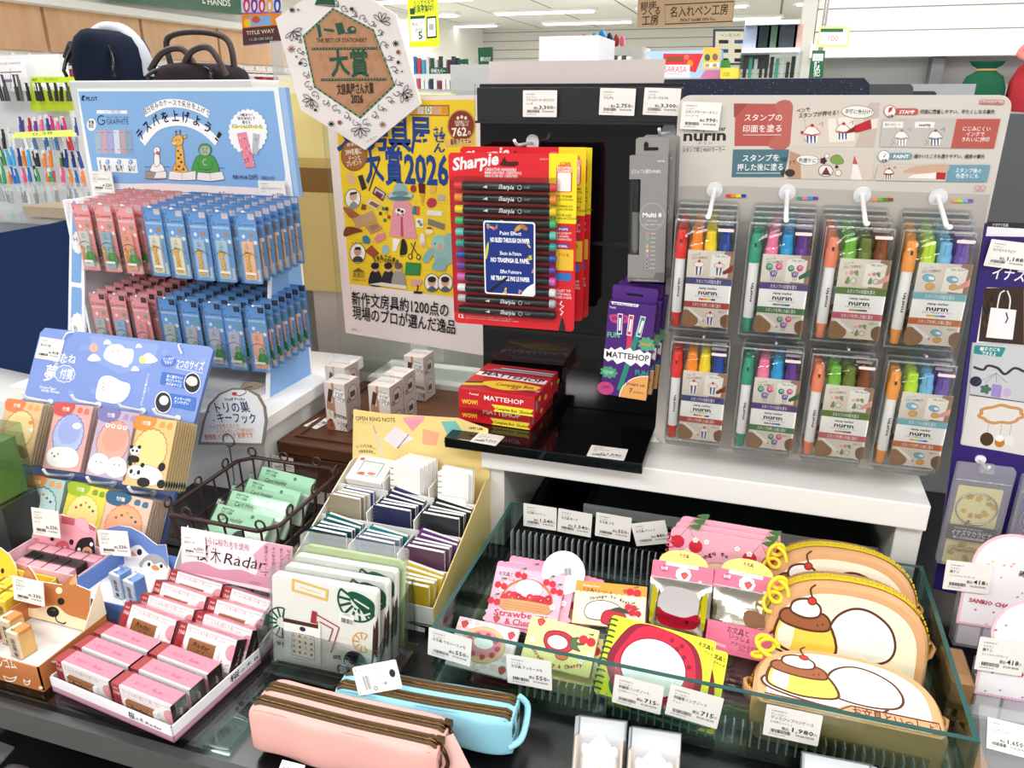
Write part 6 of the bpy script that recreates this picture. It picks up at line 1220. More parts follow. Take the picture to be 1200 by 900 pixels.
# wire basket
bkt=empty('wire_basket',Matrix.Translation((-.68,.89,.862)),'dark brown wire basket holding mint green card holders','basket')
def wire(pts,nm,r=.0022,closed=False):
    g=G();g.tube(pts,r,'#3a2420','paint',6,closed);o=g.build(nm);o.parent=bkt;o.matrix_parent_inverse=Matrix.Translation((.68,-.89,-.862));return o
c4=[at(181,612,z=.945),at(291,640,z=.945),at(389,563,z=.945),at(320,536,z=.945)]
c4=[Vector((-.765,.765,.945)),Vector((-.585,.765,.945)),Vector((-.585,.960,.945)),Vector((-.765,.960,.945))]
wire(sum([[a+(b-a).normalized()*.02,b-(b-a).normalized()*.02] for a,b in zip(c4,c4[1:]+c4[:1])],[]),'rim',.0032,True)
lo4=[Vector((v.x*.9-.0675,v.y*.9+.0865,.866)) for v in c4];wire(lo4,'base_ring',.0026,True);wire([(a+b)/2 for a,b in zip(c4,lo4)],'mid_ring',.0018,True)
for a,b,c,d in zip(c4,c4[1:]+c4[:1],lo4,lo4[1:]+lo4[:1]):
    for i in range(6):
        f=(i+.5)/6;p,q=a+(b-a)*f,c+(d-c)*f;wire([p,q],'upright_wire',.0017)
        if i % 2: wire([p+Vector((.0075*math.cos(t)*(1 if abs((b-a).x) > .1 else 0),.0075*math.cos(t)*(1 if abs((b-a).y) > .1 else 0),.0095+.0075*math.sin(t))) for t in [j*math.pi/5 for j in range(10)]],'loop',.0016,True)
for i in range(5): f=(i+.5)/5;wire([lo4[0]+(lo4[1]-lo4[0])*f,lo4[3]+(lo4[2]-lo4[3])*f],'base_wire',.0017)
def holder():
    W,H=.105,.074;t=empty('card_holder',None);u=lambda x,y: (x*W,(1-y)*H)
    c=board('cover',Matrix(),W,H,.004,'#a9d8b6','card',.002,parent=t);k=Ink(Matrix(),px=False,mat='card')
    k.poly([u(.42,1),u(1,1),u(1,.35),u(.55,.35)],'#dfeae0');k.text('ENJOY Pack',u(.10,.09),u(.32,.09),H*.05,'#2a4a3a',.02);k.text('ひらく収納',u(.10,.16),u(.30,.16),H*.05,'#2a4a3a',.02);k.text('Card Holder',u(.12,.31),u(.54,.28),H*.095,'#26302a',.01,.2);k.rect([u(.08,.42),u(.22,.42),u(.22,.36),u(.08,.36)],'#8a9a92');k.blob([u(.46,.62),u(.50,.46),u(.60,.42),u(.66,.62)],'#2a302c');k.ell(u(.66,.1),W*.03,W*.028,'#5a7a68',0,14);k.ell(u(.76,.55),W*.05,W*.045,'#e9efe6',0,14,'#8aa898',.0004);k.blob([u(.66,.62),u(.72,.52),u(.84,.5),u(.92,.6),u(.8,.66)],'#f0f2ec','#8aa898',.0004);k.build(c)
    g=G();g.prism(rrect(-.003,-.003,W+.003,H+.01,.003),-.006,.001,'#ffffff','clear');g.build('bag',t)
    return t
ho=holder();ls=('nearest in the basket','second in the basket','third in the basket','farthest in the basket')
for i,p in enumerate(((150,655),(292,570),(340,515),(405,470))):
    a=at(*b2((160,300,330,410)[i],(640,560,478,440)[i]),z=(.885,.895,.905,.912)[i]);M0=frame((-.738+.006*i,.790+.034*i,.874+.004*i),(-6,-4,-9,-8)[i],48-4*i)
    if i == 0: ho.matrix_world=M0;tag(ho,'mint green card holder in a clear bag, '+ls[0],'card holder','mint card holders in the wire basket')
    else: dup(ho,M0,'mint green card holder in a clear bag, '+ls[i])
# ================================================================== ANIMAL ERASER BOXES
Z4=tile(0,600,220/861.0)
def animal_box(label,x0,y0,x1,y1,h,c_out,c_in,yh,hpts,hcol,hback='#f2efec',lean=8):
    t=empty('eraser_box',Matrix.Translation(((x0+x1)/2,(y0+y1)/2,T)),label,'display box');inv=t.matrix_basis.inverted()
    g=G();th=.0015
    g.box(x0,y0,T,x1,y1,T+.002,c_out,'card');g.box(x0+th,y0+th,T+.002,x1-th,y1-th,T+.005,c_in,'card')
    for a,b,c,d in ((x0,y0,x1,y0+th),(x0,y1-th,x1,y1),(x0,y0,x0+th,y1),(x1-th,y0,x1,y1)): g.box(a,b,T+.002,c,d,T+h,c_out,'card')
    o=g.build('tray',t);o.matrix_parent_inverse=inv
    M=frame((0,yh,T+.004),0,lean);hb_=board_px('header',M,hpts,.0015,hcol,'card','#f2ece2',vmin=.0);hb_.parent=t;hb_.matrix_parent_inverse=inv
    return t,M,hb_,inv
def wing(t,inv,pts,col):
    """Side wing joining the header to the tray wall."""
    g=G();g.add([tuple(p) for p in pts]+[(p[0]-.0012,p[1],p[2]) for p in pts],[tuple(range(len(pts))),tuple(range(2*len(pts)-1,len(pts)-1,-1))]+[(i,(i+1) % len(pts),len(pts)+(i+1) % len(pts),len(pts)+i) for i in range(len(pts))],col,'card');o=g.build('side_wing',t);o.matrix_parent_inverse=inv
tl_,M,hb_,inv=animal_box('orange brown eraser box with a dog face header and two cream erasers',-.834,.500,-.712,.600,.034,'#b9713f','#f3f1ee',.590,[Z4(*p) for p in ((86,330),(98,320),(112,270),(128,248),(150,275),(172,318),(285,335),(318,300),(345,288),(350,335),(414,362),(408,512),(395,545),(86,468))],'#bd7744')
k=Ink(M);k.blob([Z4(*p) for p in ((88,425),(130,425),(200,435),(262,430),(310,470),(410,505),(398,545),(220,500),(88,466))],'#f0dcb6');k.ell(Z4(243,458),7.4,6.2,'#1d1a1a',15);k.ell(Z4(246,450),3,1.4,'#4a4646');k.ell(Z4(280,410),4.2,4.2,'#241c1a');k.ell(Z4(271,360),4,4,'#f2e2b8');k.line(smooth_line([Z4(255,480),Z4(262,500),Z4(290,512),Z4(303,505)]),1.6,'#241c1a');k.blob([Z4(*p) for p in ((318,330),(335,300),(345,296),(346,330))],'#e9a97a');k.blob([Z4(*p) for p in ((112,300),(128,262),(150,290),(165,318))],'#c98a58');k.blob([Z4(*p) for p in ((90,425),(150,418),(190,436),(140,440))],'#b5623a');k.build(hb_)
kf=Ink(frame((0,.4999,0)),n0=.0003);kf.text('ケシゴム',Z4(-35,702),Z4(80,718),8.5,'#f4ece2',.01);kf.text('動物消しゴム！',Z4(10,668),Z4(118,690),2.6,'#f0e2d2');
for x,y,r_ in ((48,760,30),(125,776,15)): kf.line(smooth_line([Z4(x-r_,y-10),Z4(x-r_*.6,y+12),Z4(x+r_*.5,y+14),Z4(x+r_,y-6)]),1.1,'#f4ece2');kf.line(smooth_line([Z4(x-r_,y-10),Z4(x,y+2),Z4(x+r_,y-6)]),.9,'#f4ece2')
kf.text('SAFE',Z4(240,690),Z4(265,690),2.4,'#f0dcc4');kf.ell(Z4(188,805),2.6,1.8,'#f0dcc4');o=kf.build(tl_,'print',kf.M);o.matrix_parent_inverse=inv
wing(tl_,inv,[(-.7125,.600,.872),(-.7125,.565,.904),(-.7125,.600,.950)],'#f0e2c6')
def small_eraser(body,top,side,face):
    W,H,D=.019,.036,.019;t=empty('animal_eraser',None);g=G();g.box(0,0,-D,W,H,0,body,'plastic');c=g.build('eraser',t,None,.001)
    g=G();g.box(W*.45,H*.001,-D-.0004,W+.0004,H*.999+.0004,.0-D*.15,side,'plastic');g.box(W*.30,H*.86,-D-.0005,W+.0005,H+.0006,-D*.2,top,'plastic');g.build('cap',t,None,.0006)
    k=Ink(Matrix(),px=False,mat='plastic',n0=.0003);k.bars((W*.42,H*.78),(W*.42,H*.30),W*.36,'#2a2a2c',14,3);k.rect([(W*.42,H*.08),(W*.74,H*.08),(W*.74,H*.22),(W*.42,H*.22)],'#3a3a3c');k.text('アニマル消しゴム',(W*.22,H*.75),(W*.22,H*.30),H*.03,'#3a3a3c')
    for i in range(4): k.line([(W*.1,H*(.7-.08*i)),(W*.3,H*(.72-.08*i))],.0003,'#8a8a8c')
    k.build(c)
    k=Ink(frame((0,H+.0006,0),0,90),px=False,n0=.0002,mat='plastic');k.M=Matrix(((1,0,0,0),(0,0,1,H+.0006),(0,-1,0,0),(0,0,0,1)))
    for x in (.30,.52): k.ell((W*x,D*.28),W*.05,W*.05,'#2a2422',n=8)
    if face: k.ell((W*.41,D*.2),W*.07,W*.045,'#2a2422',n=8)
    k.build(c,'print',k.M)
    g=G();g.box(-.0008,-.0004,-D-.0008,W+.0008,H+.0014,.0008,'#ffffff','clear');g.build('wrap',t);return t
e=small_eraser('#f0e6cc','#e0924a','#e8c070',True);a=at(*Z4(60,625),z=.8755)
e.matrix_world=frame((-.823,.545,.8755),-6);tag(e,'cream and orange dog eraser, the nearer to the box wall edge at the rear','eraser','dog erasers in the orange brown box')
e['label']='cream dog eraser at the rear left of the orange brown box'
dup(e,frame((-.794,.531,.8755),-8),'cream dog eraser standing nearest the front wall of the orange brown box')
# yellow chick box, behind
tc_,M,hb_,inv=animal_box('yellow eraser box with a chick header at the photo edge',-1.00,.545,-.838,.645,.030,'#f0c93e','#f3e9b0',.638,[Z4(*p) for p in ((-60,150),(0,165),(40,195),(70,245),(84,320),(82,400),(0,425),(-60,420))],'#f6c93c')
k=Ink(M);k.blob([Z4(*p) for p in ((20,350),(22,310),(50,292),(80,310),(84,390),(30,400))],'#f4f0e8');k.ell(Z4(12,270),2,3.2,'#241c1a');k.ell(Z4(3,300),1.6,2.2,'#d8783a');k.ell(Z4(37,335),1.6,2.4,'#241c1a');k.poly([Z4(45,355),Z4(65,345),Z4(62,372)],'#9a948c');k.build(hb_)
ey=small_eraser('#f6dc62','#f2cc3a','#f0c93e',False);n=0
for i in range(3):
    for j in range(2):
        M0=frame((-.862-.024*i,(.572+.023*j),.8755),0)
        if n == 0: ey.matrix_world=M0;tag(ey,'yellow chick eraser in the yellow box beside the dog header','eraser','yellow erasers in the chick box')
        else: dup(ey,M0)
        n += 1
# pig box
tp_,M,hb_,inv=animal_box('pink eraser box with pig snout header and pink and black cubes',-.955,.655,-.815,.722,.030,'#ecc3cc','#f3e9ea',.712,[Z4(*p) for p in ((155,10),(280,12),(330,30),(410,55),(438,72),(432,240),(150,172))],'#eba6b6','#f0d8de')
k=Ink(M);k.poly([Z4(*p) for p in ((282,14),(345,30),(340,62),(282,52))],'#c4646e');k.blob([Z4(*p) for p in ((345,38),(375,28),(405,50),(412,98),(380,88),(350,70))],'#f0b4c2','#d88a9c',.6);k.poly([Z4(*p) for p in ((405,52),(438,72),(438,90),(410,78))],'#c4646e')
k.ell(Z4(286,162),8.6,8,'#cf5f6e',5);k.ell(Z4(274,165),1.8,2.6,'#f2b8c2',10);k.ell(Z4(298,166),1.8,2.6,'#f2b8c2',10);k.ell(Z4(328,138),2.6,3.4,'#241c1a');k.ell(Z4(240,124),2.4,2.4,'#241c1a');k.blob([Z4(*p) for p in ((342,180),(362,130),(400,116),(430,130),(432,238),(350,218))],'#1c1a1c');k.ell(Z4(400,184),6,6.4,'#c99a78');k.ell(Z4(394,184),1.2,2.2,'#3a2a22');k.ell(Z4(406,186),1.2,2.2,'#3a2a22');k.ell(Z4(363,172),2,2.4,'#f4f0f0');k.ell(Z4(420,148),2,2.4,'#f4f0f0');k.rect([Z4(*p) for p in ((175,165),(196,168),(196,142),(175,140))],'#241c1a');k.text('ブタ',Z4(160,132),Z4(182,136),3,'#8a3a4a');k.build(hb_)
def cube(c,dark):
    s=.0215;t=empty('cube_eraser',None);g=G();g.box(0,0,0,s,s*.72,s,c,'plastic');o=g.build('eraser',t,None,.0012)
    k=Ink(Matrix.Translation((0,0,s)),px=False,mat='plastic');
    for x in (.36,.64): k.ell((s*x,s*.40),.0009,.0009,'#e8d0d4' if dark else '#3a2226',n=8)
    k.ell((s*.5,s*.3),.0016,.0011,'#c99a9c' if dark else '#d0667a',n=10);k.build(o)
    g=G();g.box(-.0005,-.0005,0,s+.0005,s*.72+.0005,s+.0009,'#ffffff','clear');g.build('wrap',t);return t
cp,cb_=cube('#f0b0bc',False),cube('#26262a',True)
for r,(pr,nn,nm) in enumerate(((cp,5,'pink pig cube eraser in the row before the pig header'),(cb_,4,'black cube eraser in the middle row of the pig box'),(cp,4,'pink cube eraser in the front row of the pig box'))):
    for i in range(nn):
        M0=Matrix.Translation((-.944+.0245*i+(.012 if nn == 4 else 0),(.693-.0175*r),.8755)) 
        if r < 2 and i == 0: pr.matrix_world=M0;tag(pr,nm,'eraser','cube erasers in the pig box')
        else: dup(pr,M0,nm)
# penguin box
tq_,M,hb_,inv=animal_box('blue and white eraser box with two penguins on its arched header',-.812,.622,-.692,.735,.030,'#5273b8','#f4f3f1',.728,[Z4(*p) for p in ((452,150),(455,100),(500,72),(545,62),(600,72),(650,98),(700,138),(720,152),(760,150),(778,282),(600,245),(450,210))],'#6a86c4')
k=Ink(M);k.blob([Z4(*p) for p in ((590,205),(600,165),(640,152),(680,190),(760,235),(778,280),(590,245))],'#f3f1ee');k.poly([Z4(*p) for p in ((452,205),(590,205),(776,282),(600,245),(450,212))],'#f3f1ee');k.ell(Z4(640,184),3,3.8,'#241c1a');k.poly([Z4(*p) for p in ((596,205),(606,178),(630,200))],'#e0945a')
k.blob([Z4(*p) for p in ((640,250),(655,215),(690,192),(730,200),(758,225),(766,262),(700,268))],'#a9a6a6');k.blob([Z4(*p) for p in ((655,255),(665,228),(690,222),(708,240),(735,232),(756,245),(762,265),(700,272))],'#f5f2ef');k.ell(Z4(684,240),1.8,2.4,'#241c1a');k.ell(Z4(740,248),1.8,2.4,'#241c1a');k.blob([Z4(*p) for p in ((694,252),(712,242),(732,262),(712,270))],'#e0945a');k.build(hb_)
wing(tq_,inv,[(-.6925,.735,.872),(-.6925,.690,.90),(-.6925,.735,.955)],'#f1f0ee')
ep=small_eraser('#e9eef4','#7f9fd6','#86a6da',False);ep.matrix_world=frame((-.768,.662,.8755),-10);tag(ep,'white and blue penguin eraser with a raised tab at the rear of its box','eraser','penguin erasers in the blue box')
g=G();g.box(.008,.036,-.013,.014,.043,-.012,'#6f8fce','plastic');o=g.build('raised_tab',ep)
e2=dup(ep,frame((-.739,.655,.8755),-12),'white and blue penguin eraser beside the one with a raised tab')
for ch in list(e2.children):
    if ch.name.startswith('raised'): bpy.data.objects.remove(ch)
for q,yy,lb in ((((68,400),(222,438),(180,320),(52,292)),.583,'price card priced 330 clipped over the dog header'),(((148,98),(274,124),(270,-5),(148,-18)),.700,'price card priced 330 clipped over the pig header'),(((462,195),(602,206),(582,88),(444,82)),.716,'price card priced 330 clipped over the penguin header')):
    card_at([Z4(*p) for p in q],(0,yy-.004,.90),0,10,'330',('サカモト','クオリア','消しゴム'),lb)
# clear bin of green tea packets at the photo edge
gb=empty('clear_bin',Matrix.Translation((-1.0,.70,.8705)),'clear acrylic bin of green packets beside the sticky note stand','bin')
Mg=Matrix.Translation((1.0,-.70,-.8705))
bx0,bx1=-1.12,at(27,600,y=.735).x
st_=plain('bin_stand',bx0,.705,T,bx1,.765,.945,'#26272a','paint');tag(st_,'dark stand under the clear bin of green packets','stand')
gb.matrix_world=Matrix.Translation(((bx0+bx1)/2,.735,.946))
hw=(bx1-bx0)/2
g=G();g.box(-hw,-.03,0,hw,.03,.11,'#ffffff','acryl');g.build('shell',gb)
for i in range(3): g=G();g.box(-hw+.004+i*(hw*2-.01)/3,-.024,.002,-hw+(i+1)*(hw*2-.01)/3,.024,.09,('#5f8a3a','#8a6a44','#4f7a34')[i],'card',);o=g.build('packet',gb)

# ================================================================== PINK ERASER TRAY
ry=-6.5;MRt=Matrix.Translation((-.704,.5045,T)) @ Matrix.Rotation(R(ry),4,'Z');TW,TD=.184,.172
rt_=empty('eraser_tray',MRt,'white and mauve cardboard tray of cherry wood erasers with lettered sides','display tray')
g=G();th=.0016
g.box(0,0,0,TW,TD,.002,'#c99aae','card')
for a,b,c,d in ((0,0,TW,th),(0,TD-th,TW,TD),(0,0,th,TD),(TW-th,0,TW,TD)): g.box(a,b,.0,c,d,.008,'#c48fa6','card');g.box(a-.0001,b-.0001,.008,c+.0001,d+.0001,.0205,'#f2f0f1','card')
g.build('tray',rt_)
def wordmark(k,p0,p1,h):
    f=lambda t: (p0[0]+(p1[0]-p0[0])*t,p0[1]+(p1[1]-p0[1])*t)
    k.text('桜',f(0),f(.2),h,'#2a2224',.02);k.text('の',f(.22),f(.32),h*.6,'#2a2224',.01);k.text('木',f(.34),f(.46),h*.8,'#2a2224',.0);k.text('Radar',f(.5),f(1),h*.62,'#2a2224',.0,.25)
k=Ink(Matrix.Translation((0,-.0002,0)) @ frame((0,0,0)),px=False,mat='card');wordmark(k,(TW*.66,.0105),(TW*.92,.0105),.0070);k.build(rt_,'print',k.M)
MSd=Matrix(((0,0,1,TW+.0002),(1,0,0,0),(0,1,0,0),(0,0,0,1)));k=Ink(MSd,px=False,mat='card');wordmark(k,(TD*.48,.0105),(TD*.92,.0105),.0070);k.build(rt_,'print',MSd)
# header card of the tray
MHr,w,h=fit([(217,675),(341,697),(343.5,643),(208,615)],(0,.680,.90),0,12)
rh=board('tray_header',MHr,w,h,.0012,'#f0e2e6','card');rh.name='header_card';rh.parent=rt_;rh.matrix_parent_inverse=MRt.inverted()
k=Ink(MHr,px=False);u=lambda x,y: (x*w,(1-y)*h)
k.poly([u(.78,0),u(1,0),u(1,1),u(.62,1),u(.70,.62),u(.66,.3)],'#d9a4b4');k.blob([u(0,.78),u(.18,.66),u(.36,.74),u(.55,.66),u(.74,.72),u(1,.60),u(1,1),u(.5,1.0),u(0,1)],'#cf93a8');k.rect([u(0,1),u(1,1),u(1,.93),u(0,.93)],'#f0e2e6')
k.text('さらに桜の木を使用',u(.20,.24),u(.62,.24),h*.11,'#9a4a60',.0);k.text('木',u(.27,.60),u(.37,.60),h*.25,'#2a2022',.0);k.text('桜',u(.13,.60),u(.25,.60),h*.28,'#2a2022',.01);k.text('Radar',u(.38,.60),u(.76,.58),h*.24,'#2a2022',.0,.3);k.text('SEED',u(.62,.90),u(.74,.90),h*.05,'#9a4a60');k.line([u(.72,.62),u(.80,.60)],.0008,'#2a2022')
for i,s in enumerate(('桜の木のやさしい','香りがする消しゴム','木の粉を配合した','環境にやさしい')): k.vtext(s,u(.97-i*.065,.06),u(.97-i*.065,.66),w*.032,'#8a3a50')
for i in range(14): k.ell(u(rnd.uniform(.1,.95),rnd.uniform(.1,.7)),.0014,.0009,'#8a2a44' if i % 2 else '#d9708c',rnd.uniform(0,180),8)
k.build(rh)
card_at([b1(755,740),b1(852,752),b1(846,668),b1(755,655)],(0,.676,.90),0,12,'550',('シード','桜の木レーダー',''),'price card priced 550 on the pink tray header card')
def radar():
    W,H,D=.086,.037,.0205;t=empty('boxed_eraser',None);u=lambda x,y: (x*W,(1-y)*H)
    g=G();g.box(0,0,-D,W*.998,H,-.0006,'#f0eaea','card');g.box(-.0002,-.0002,-D-.0002,W*.135,H+.0002,.0,'#a82c30','card');g.box(W*.135,H-.0002,-D-.0001,W*.998,H+.0003,-.0030,'#e58a9e','card');g.box(W*.998,.0,-D,W+.0006,H,.0,'#2c1e1c','card');c=g.build('sleeve',t)
    k=Ink(Matrix(),px=False,mat='card',n0=.0001,step=.000012);k.text('SINCE',u(.03,.16),u(.11,.16),H*.06,'#f2dede',.02);k.text('1968',u(.015,.36),u(.125,.36),H*.13,'#f2dede',.02)
    k.poly([u(.14,1),u(.99,1),u(.99,.0),u(.14,.0)],'#f3eff0');k.blob([u(.99,.2),u(.90,.22),u(.86,.42),u(.90,.60),u(.99,.62)],'#ec9aa8');k.text('さくらの木の粉入り消しゴム',u(.18,.20),u(.82,.20),H*.09,'#d07a8e',.02)
    for i in range(7): k.ell(u(rnd.uniform(.82,.97),rnd.uniform(.6,.95)),.0012,.0008,'#c04a62',rnd.uniform(0,180),8)
    k.blob([u(.14,1),u(.14,.60),u(.18,.75),u(.22,1)],'#ec9aa8');k.line([u(.16,.08),u(.97,.08)],.0004,'#4a3a3a');k.build(c)
    g=G();g.box(W*.20,H*.10,-.0005,W*.78,H*.62,.0028,'#f2eeee','plastic');g.box(W*.25,H*.10,-.0004,W*.71,H*.64,.0036,'#9a6136','plastic');e_=g.build('eraser',t,None,.0006)
    k=Ink(Matrix(),px=False,n0=.0037,mat='plastic');k.text('Radar',u(.33,.56),u(.62,.58),H*.15,'#2c1a12',.01,.3);k.poly([u(.44,.70),u(.55,.70),u(.55,.64),u(.44,.64)],'#5a3218');k.text('SEED',u(.46,.69),u(.53,.69),H*.035,'#d8b08a');k.build(e_)
    MTp=Matrix(((1,0,0,0),(0,0,1,H+.0003),(0,-1,0,0),(0,0,0,1)));k=Ink(MTp,px=False,mat='card');k.text('Radar',(W*.58,D*.40),(W*.76,D*.40),D*.22,'#a03a54',.0,.3);k.text('桜の木',(W*.28,D*.42),(W*.48,D*.42),D*.2,'#c4607a');[k.ell((W*x,D*.55),.0009,.0006,'#b03a54',n=7) for x in (.22,.5,.84)];k.build(c,'print',MTp)
    MSd=Matrix(((0,0,1,W+.0006),(0,1,0,0),(-1,0,0,0),(0,0,0,1)));k=Ink(MSd,px=False,mat='card');k.text('Radar',(D*.66,H*.20),(D*.62,H*.75),D*.22,'#cdbcb4',.0);k.build(c,'print',MSd)
    g=G();g.box(-.0006,-.0004,-D-.0006,W+.0012,H+.0007,.0042,'#ffffff','clear');g.build('wrap',t);return t
ra=radar();cn=('left','right');first=True
for c in (0,1):
    for r in range(3):
        M0=MRt @ Matrix.Translation((.004+.0895*c,.0068+.0255*r,.0032)) @ frame((0,0,0));lb='pink topped boxed eraser, row %s from the tray front, %s column' % (('one','two','three')[r],cn[c])
        if first: ra.matrix_world=M0;tag(ra,lb,'eraser','boxed cherry wood erasers in the pink tray');first=False
        else: dup(ra,M0,lb)
    for r in range(4):
        M0=MRt @ Matrix.Translation((.003+.0905*c+(.002 if r % 2 else 0),.0860+.0235*r,.0150+(.004,.001,.004,.005)[r]+.001*r)) @ frame((0,0,0),(-1,.5,-.5,1)[(r+c) % 4],32) @ Matrix.Diagonal((1,1,.78,1))
        dup(ra,M0,'boxed eraser leaning back showing its brown face, slot %s behind the %s flat column' % (('one','two','three','four')[r],cn[c]))
# loose cellophane packets in the shadow beneath the tray
for i,(x,y,a) in enumerate(((-.515,.522,20),(-.60,.487,-4))):
    g=G();pts=smooth_poly([(-.04,-.02),(.0,-.024),(.042,-.018),(.04,.02),(0,.026),(-.04,.02)],3)
    g.prism(pts,0,.004,'#d8c4cc','film');
    o=g.build('cellophane_packet',None,Matrix.Translation((x+.02 if i == 0 else x,.515 if i == 0 else .4885,.6915)) @ Matrix.Rotation(R(a),4,'Z'));tag(o,('mauve cellophane packet on the lower shelf near the table corner','mauve cellophane packet on the lower shelf below the pink tray')[i],'packet')

# ================================================================== ACRYLIC BOX WITH TOTE BAGS
ax=empty('acrylic_box',Matrix.Translation((-.418,.652,T)),'open clear acrylic box holding folded printed tote bags','box')
ax0,ax1,ay0,ay1=-.078,.076,-.050,.050
for nm,q in (('front_wall',(ax0,ay0,0,ax1,ay0+.0025,.066)),('back_wall',(ax0,ay1-.0025,0,ax1,ay1,.095)),('base',(ax0,ay0,0,ax1,ay1,.0025))):
    g=G();g.box(*q,'#ffffff','acryl');g.build(nm,ax)
for x in (ax0,ax1-.0025):
    g=G();g.add([(x,ay0,0),(x,ay1,0),(x,ay1,.095),(x,ay0,.066),(x+.0025,ay0,0),(x+.0025,ay1,0),(x+.0025,ay1,.095),(x+.0025,ay0,.066)],[(0,3,2,1),(4,5,6,7),(0,4,7,3),(1,2,6,5),(3,7,6,2),(0,1,5,4)],'#ffffff','acryl');g.build('side_wall',ax)
def tote(rich):
    W,H,D=.132,.112,.013;t=empty('folded_tote_bag',None);rings=[]
    for f,z in ((.985,-D),(1,-D*.85),(1,-D*.15),(.985,0)): rings.append([(W/2+(x-W/2)*f,H/2+(y-H/2)*f+(.002*math.sin(x*60) if y > H*.5 else 0),z) for x,y in rrect(0,0,W,H,.005)])
    g=G();g.loft(rings,'#ecebe4','fabric');c=g.build('cloth',t);u=lambda x,y: (x*W,(1-y)*H)
    k=Ink(Matrix(),px=False,n0=.0002,mat='fabric');gr='#12583c'
    def burst(cx,cy,r_,a0,a1,col,n=9):
        for i in range(n):
            a=R(a0+(a1-a0)*i/(n-1));k.line([(u(cx,cy)[0]+r_*.35*math.cos(a),u(cx,cy)[1]+r_*.35*math.sin(a)),(u(cx,cy)[0]+r_*math.cos(a),u(cx,cy)[1]+r_*math.sin(a))],r_*.13,col)
        k.line([(u(cx,cy)[0]+r_*math.cos(R(a0+(a1-a0)*i/14)),u(cx,cy)[1]+r_*math.sin(R(a0+(a1-a0)*i/14))) for i in range(15)],r_*.10,col)
    burst(.10,.52,.019,80,300,gr);
    burst(.83,.12,.024,150,330,gr,8);k.blob([u(.74,.06),u(.82,.02),u(.98,.10),u(.97,.26),u(.88,.22)],gr);k.line(smooth_line([u(.78,.2),u(.86,.26),u(.95,.22)],5),.002,'#ecebe4');k.line([u(.8,.1),u(.94,.17)],.002,'#ecebe4')
    if rich:
        k.rect([u(.20,.14),u(.55,.18),u(.56,.05),u(.21,.0)],'#e6c06a');k.rect([u(.23,.115),u(.525,.15),u(.535,.07),u(.235,.03)],'#ecebe4');k.line([u(.28,.08),u(.48,.11)],.001,'#e6c06a')
        for a,b in (((.40,.34),(.38,.52)),((.40,.33),(.66,.44)),((.66,.44),(.58,.74)),((.47,.42),(.60,.47)),((.60,.47),(.56,.62)),((.45,.42),(.44,.52))): k.line([u(*a),u(*b)],.0016,'#a8383e')
        k.rect([u(.38,.52),u(.43,.52),u(.45,.32),u(.40,.31)],'#a8383e');k.text('to you',u(.05,.78),u(.16,.77),H*.055,'#1c1c1c',.03);k.text('ent',u(.60,.80),u(.68,.79),H*.06,'#1c1c1c',.03)
        for i in range(17): a=R(10+i*10);cx,cy=u(.81,.79);k.line([(cx+.005*math.cos(a),cy+.005*math.sin(a)),(cx+.013*math.cos(a),cy+.013*math.sin(a))],.0018,'#1c1c20')
        k.line([(u(.81,.79)[0]+.0135*math.cos(a),u(.81,.79)[1]+.0135*math.sin(a)) for a in [i*math.pi/12 for i in range(25)]],.0012,'#1c1c20');k.blob([u(.75,.8),u(.81,.74),u(.87,.8),u(.81,.82)],'#1c1c20');k.poly([u(.73,.86),u(.89,.86),u(.86,.90),u(.76,.90)],'#1c1c20')
        burst(.88,.55,.012,60,300,'#d8a44a',7);k.rect([u(.66,.37),u(.80,.39),u(.80,.27),u(.66,.26)],'#f4f3f2');
        k.text('HANDS',u(.70,.29),u(.77,.295),H*.022,'#4a4a4c');k.bars(u(.68,.37),u(.79,.38),H*.05,'#2a2a2c',16,5)
    k.build(c)
    g=G();g.tube(smooth_line([(W*.955,H*.90,-.006),(W*.985,H*.60,-.003),(W*.975,H*.30,-.003),(W*.93,H*.06,-.004)],5),.0036,'#3f2519','leather',8);g.build('strap',t)
    g=G();g.box(W*.04,.001,.0002,W*.90,H*.045,.0012,'#4a2e1e','leather');g.build('hem',t)
    g=G();rr_=[[(W/2+(x-W/2)*f,H/2+(y-H/2)*f,z) for x,y in rrect(-.003,-.001,W+.003,H+.01,.004)] for f,z in ((1,-D-.001),(1.0,-D*.5),(.985,.0016))];g.loft(rr_,'#ffffff','clear');g.build('bag',t)
    return t
to=tote(True);M0=frame((-.418+ax0+.008,.613,T+.007),1,9);to.matrix_world=M0;tag(to,'folded white tote bag with green and brown print, foremost in the acrylic box','tote bag','folded tote bags in the acrylic box')
hc=board('info_card',Matrix.Translation((.017,.010,.0024)),.047,.052,.0008,'#eceae6','card',parent=to);k=Ink(Matrix(),px=False,mat='card');W_,H_=.047,.052
k.rect([(-.001,H_-.005),(W_*.95,H_-.005),(W_*.95,H_),(-.001,H_)],'#4a2418');k.ell((W_*.52,H_*.82),.004,.003,'#22304a');k.rect([(W_*.2,H_*.14),(W_*.86,H_*.12),(W_*.84,H_*.70),(W_*.22,H_*.70)],'#3a3a3a',.001);k.rect([(W_*.215,H_*.15),(W_*.845,H_*.13),(W_*.825,H_*.69),(W_*.235,H_*.69)],'#f0e9dc',.001)
for i in range(16): k.ell((W_*(.28+.16*(i % 4)),H_*(.24+.13*(i // 4))),.0018,.0018,rnd.choice(['#b84a3a','#2f5a4a','#c9963a','#3a4a7a','#d8b08a']),n=10)
k.text('FOLDING TOTE',(W_*.2,H_*.05),(W_*.6,H_*.05),.002,'#4a4a48');k.build(hc)
tt=tote(False)
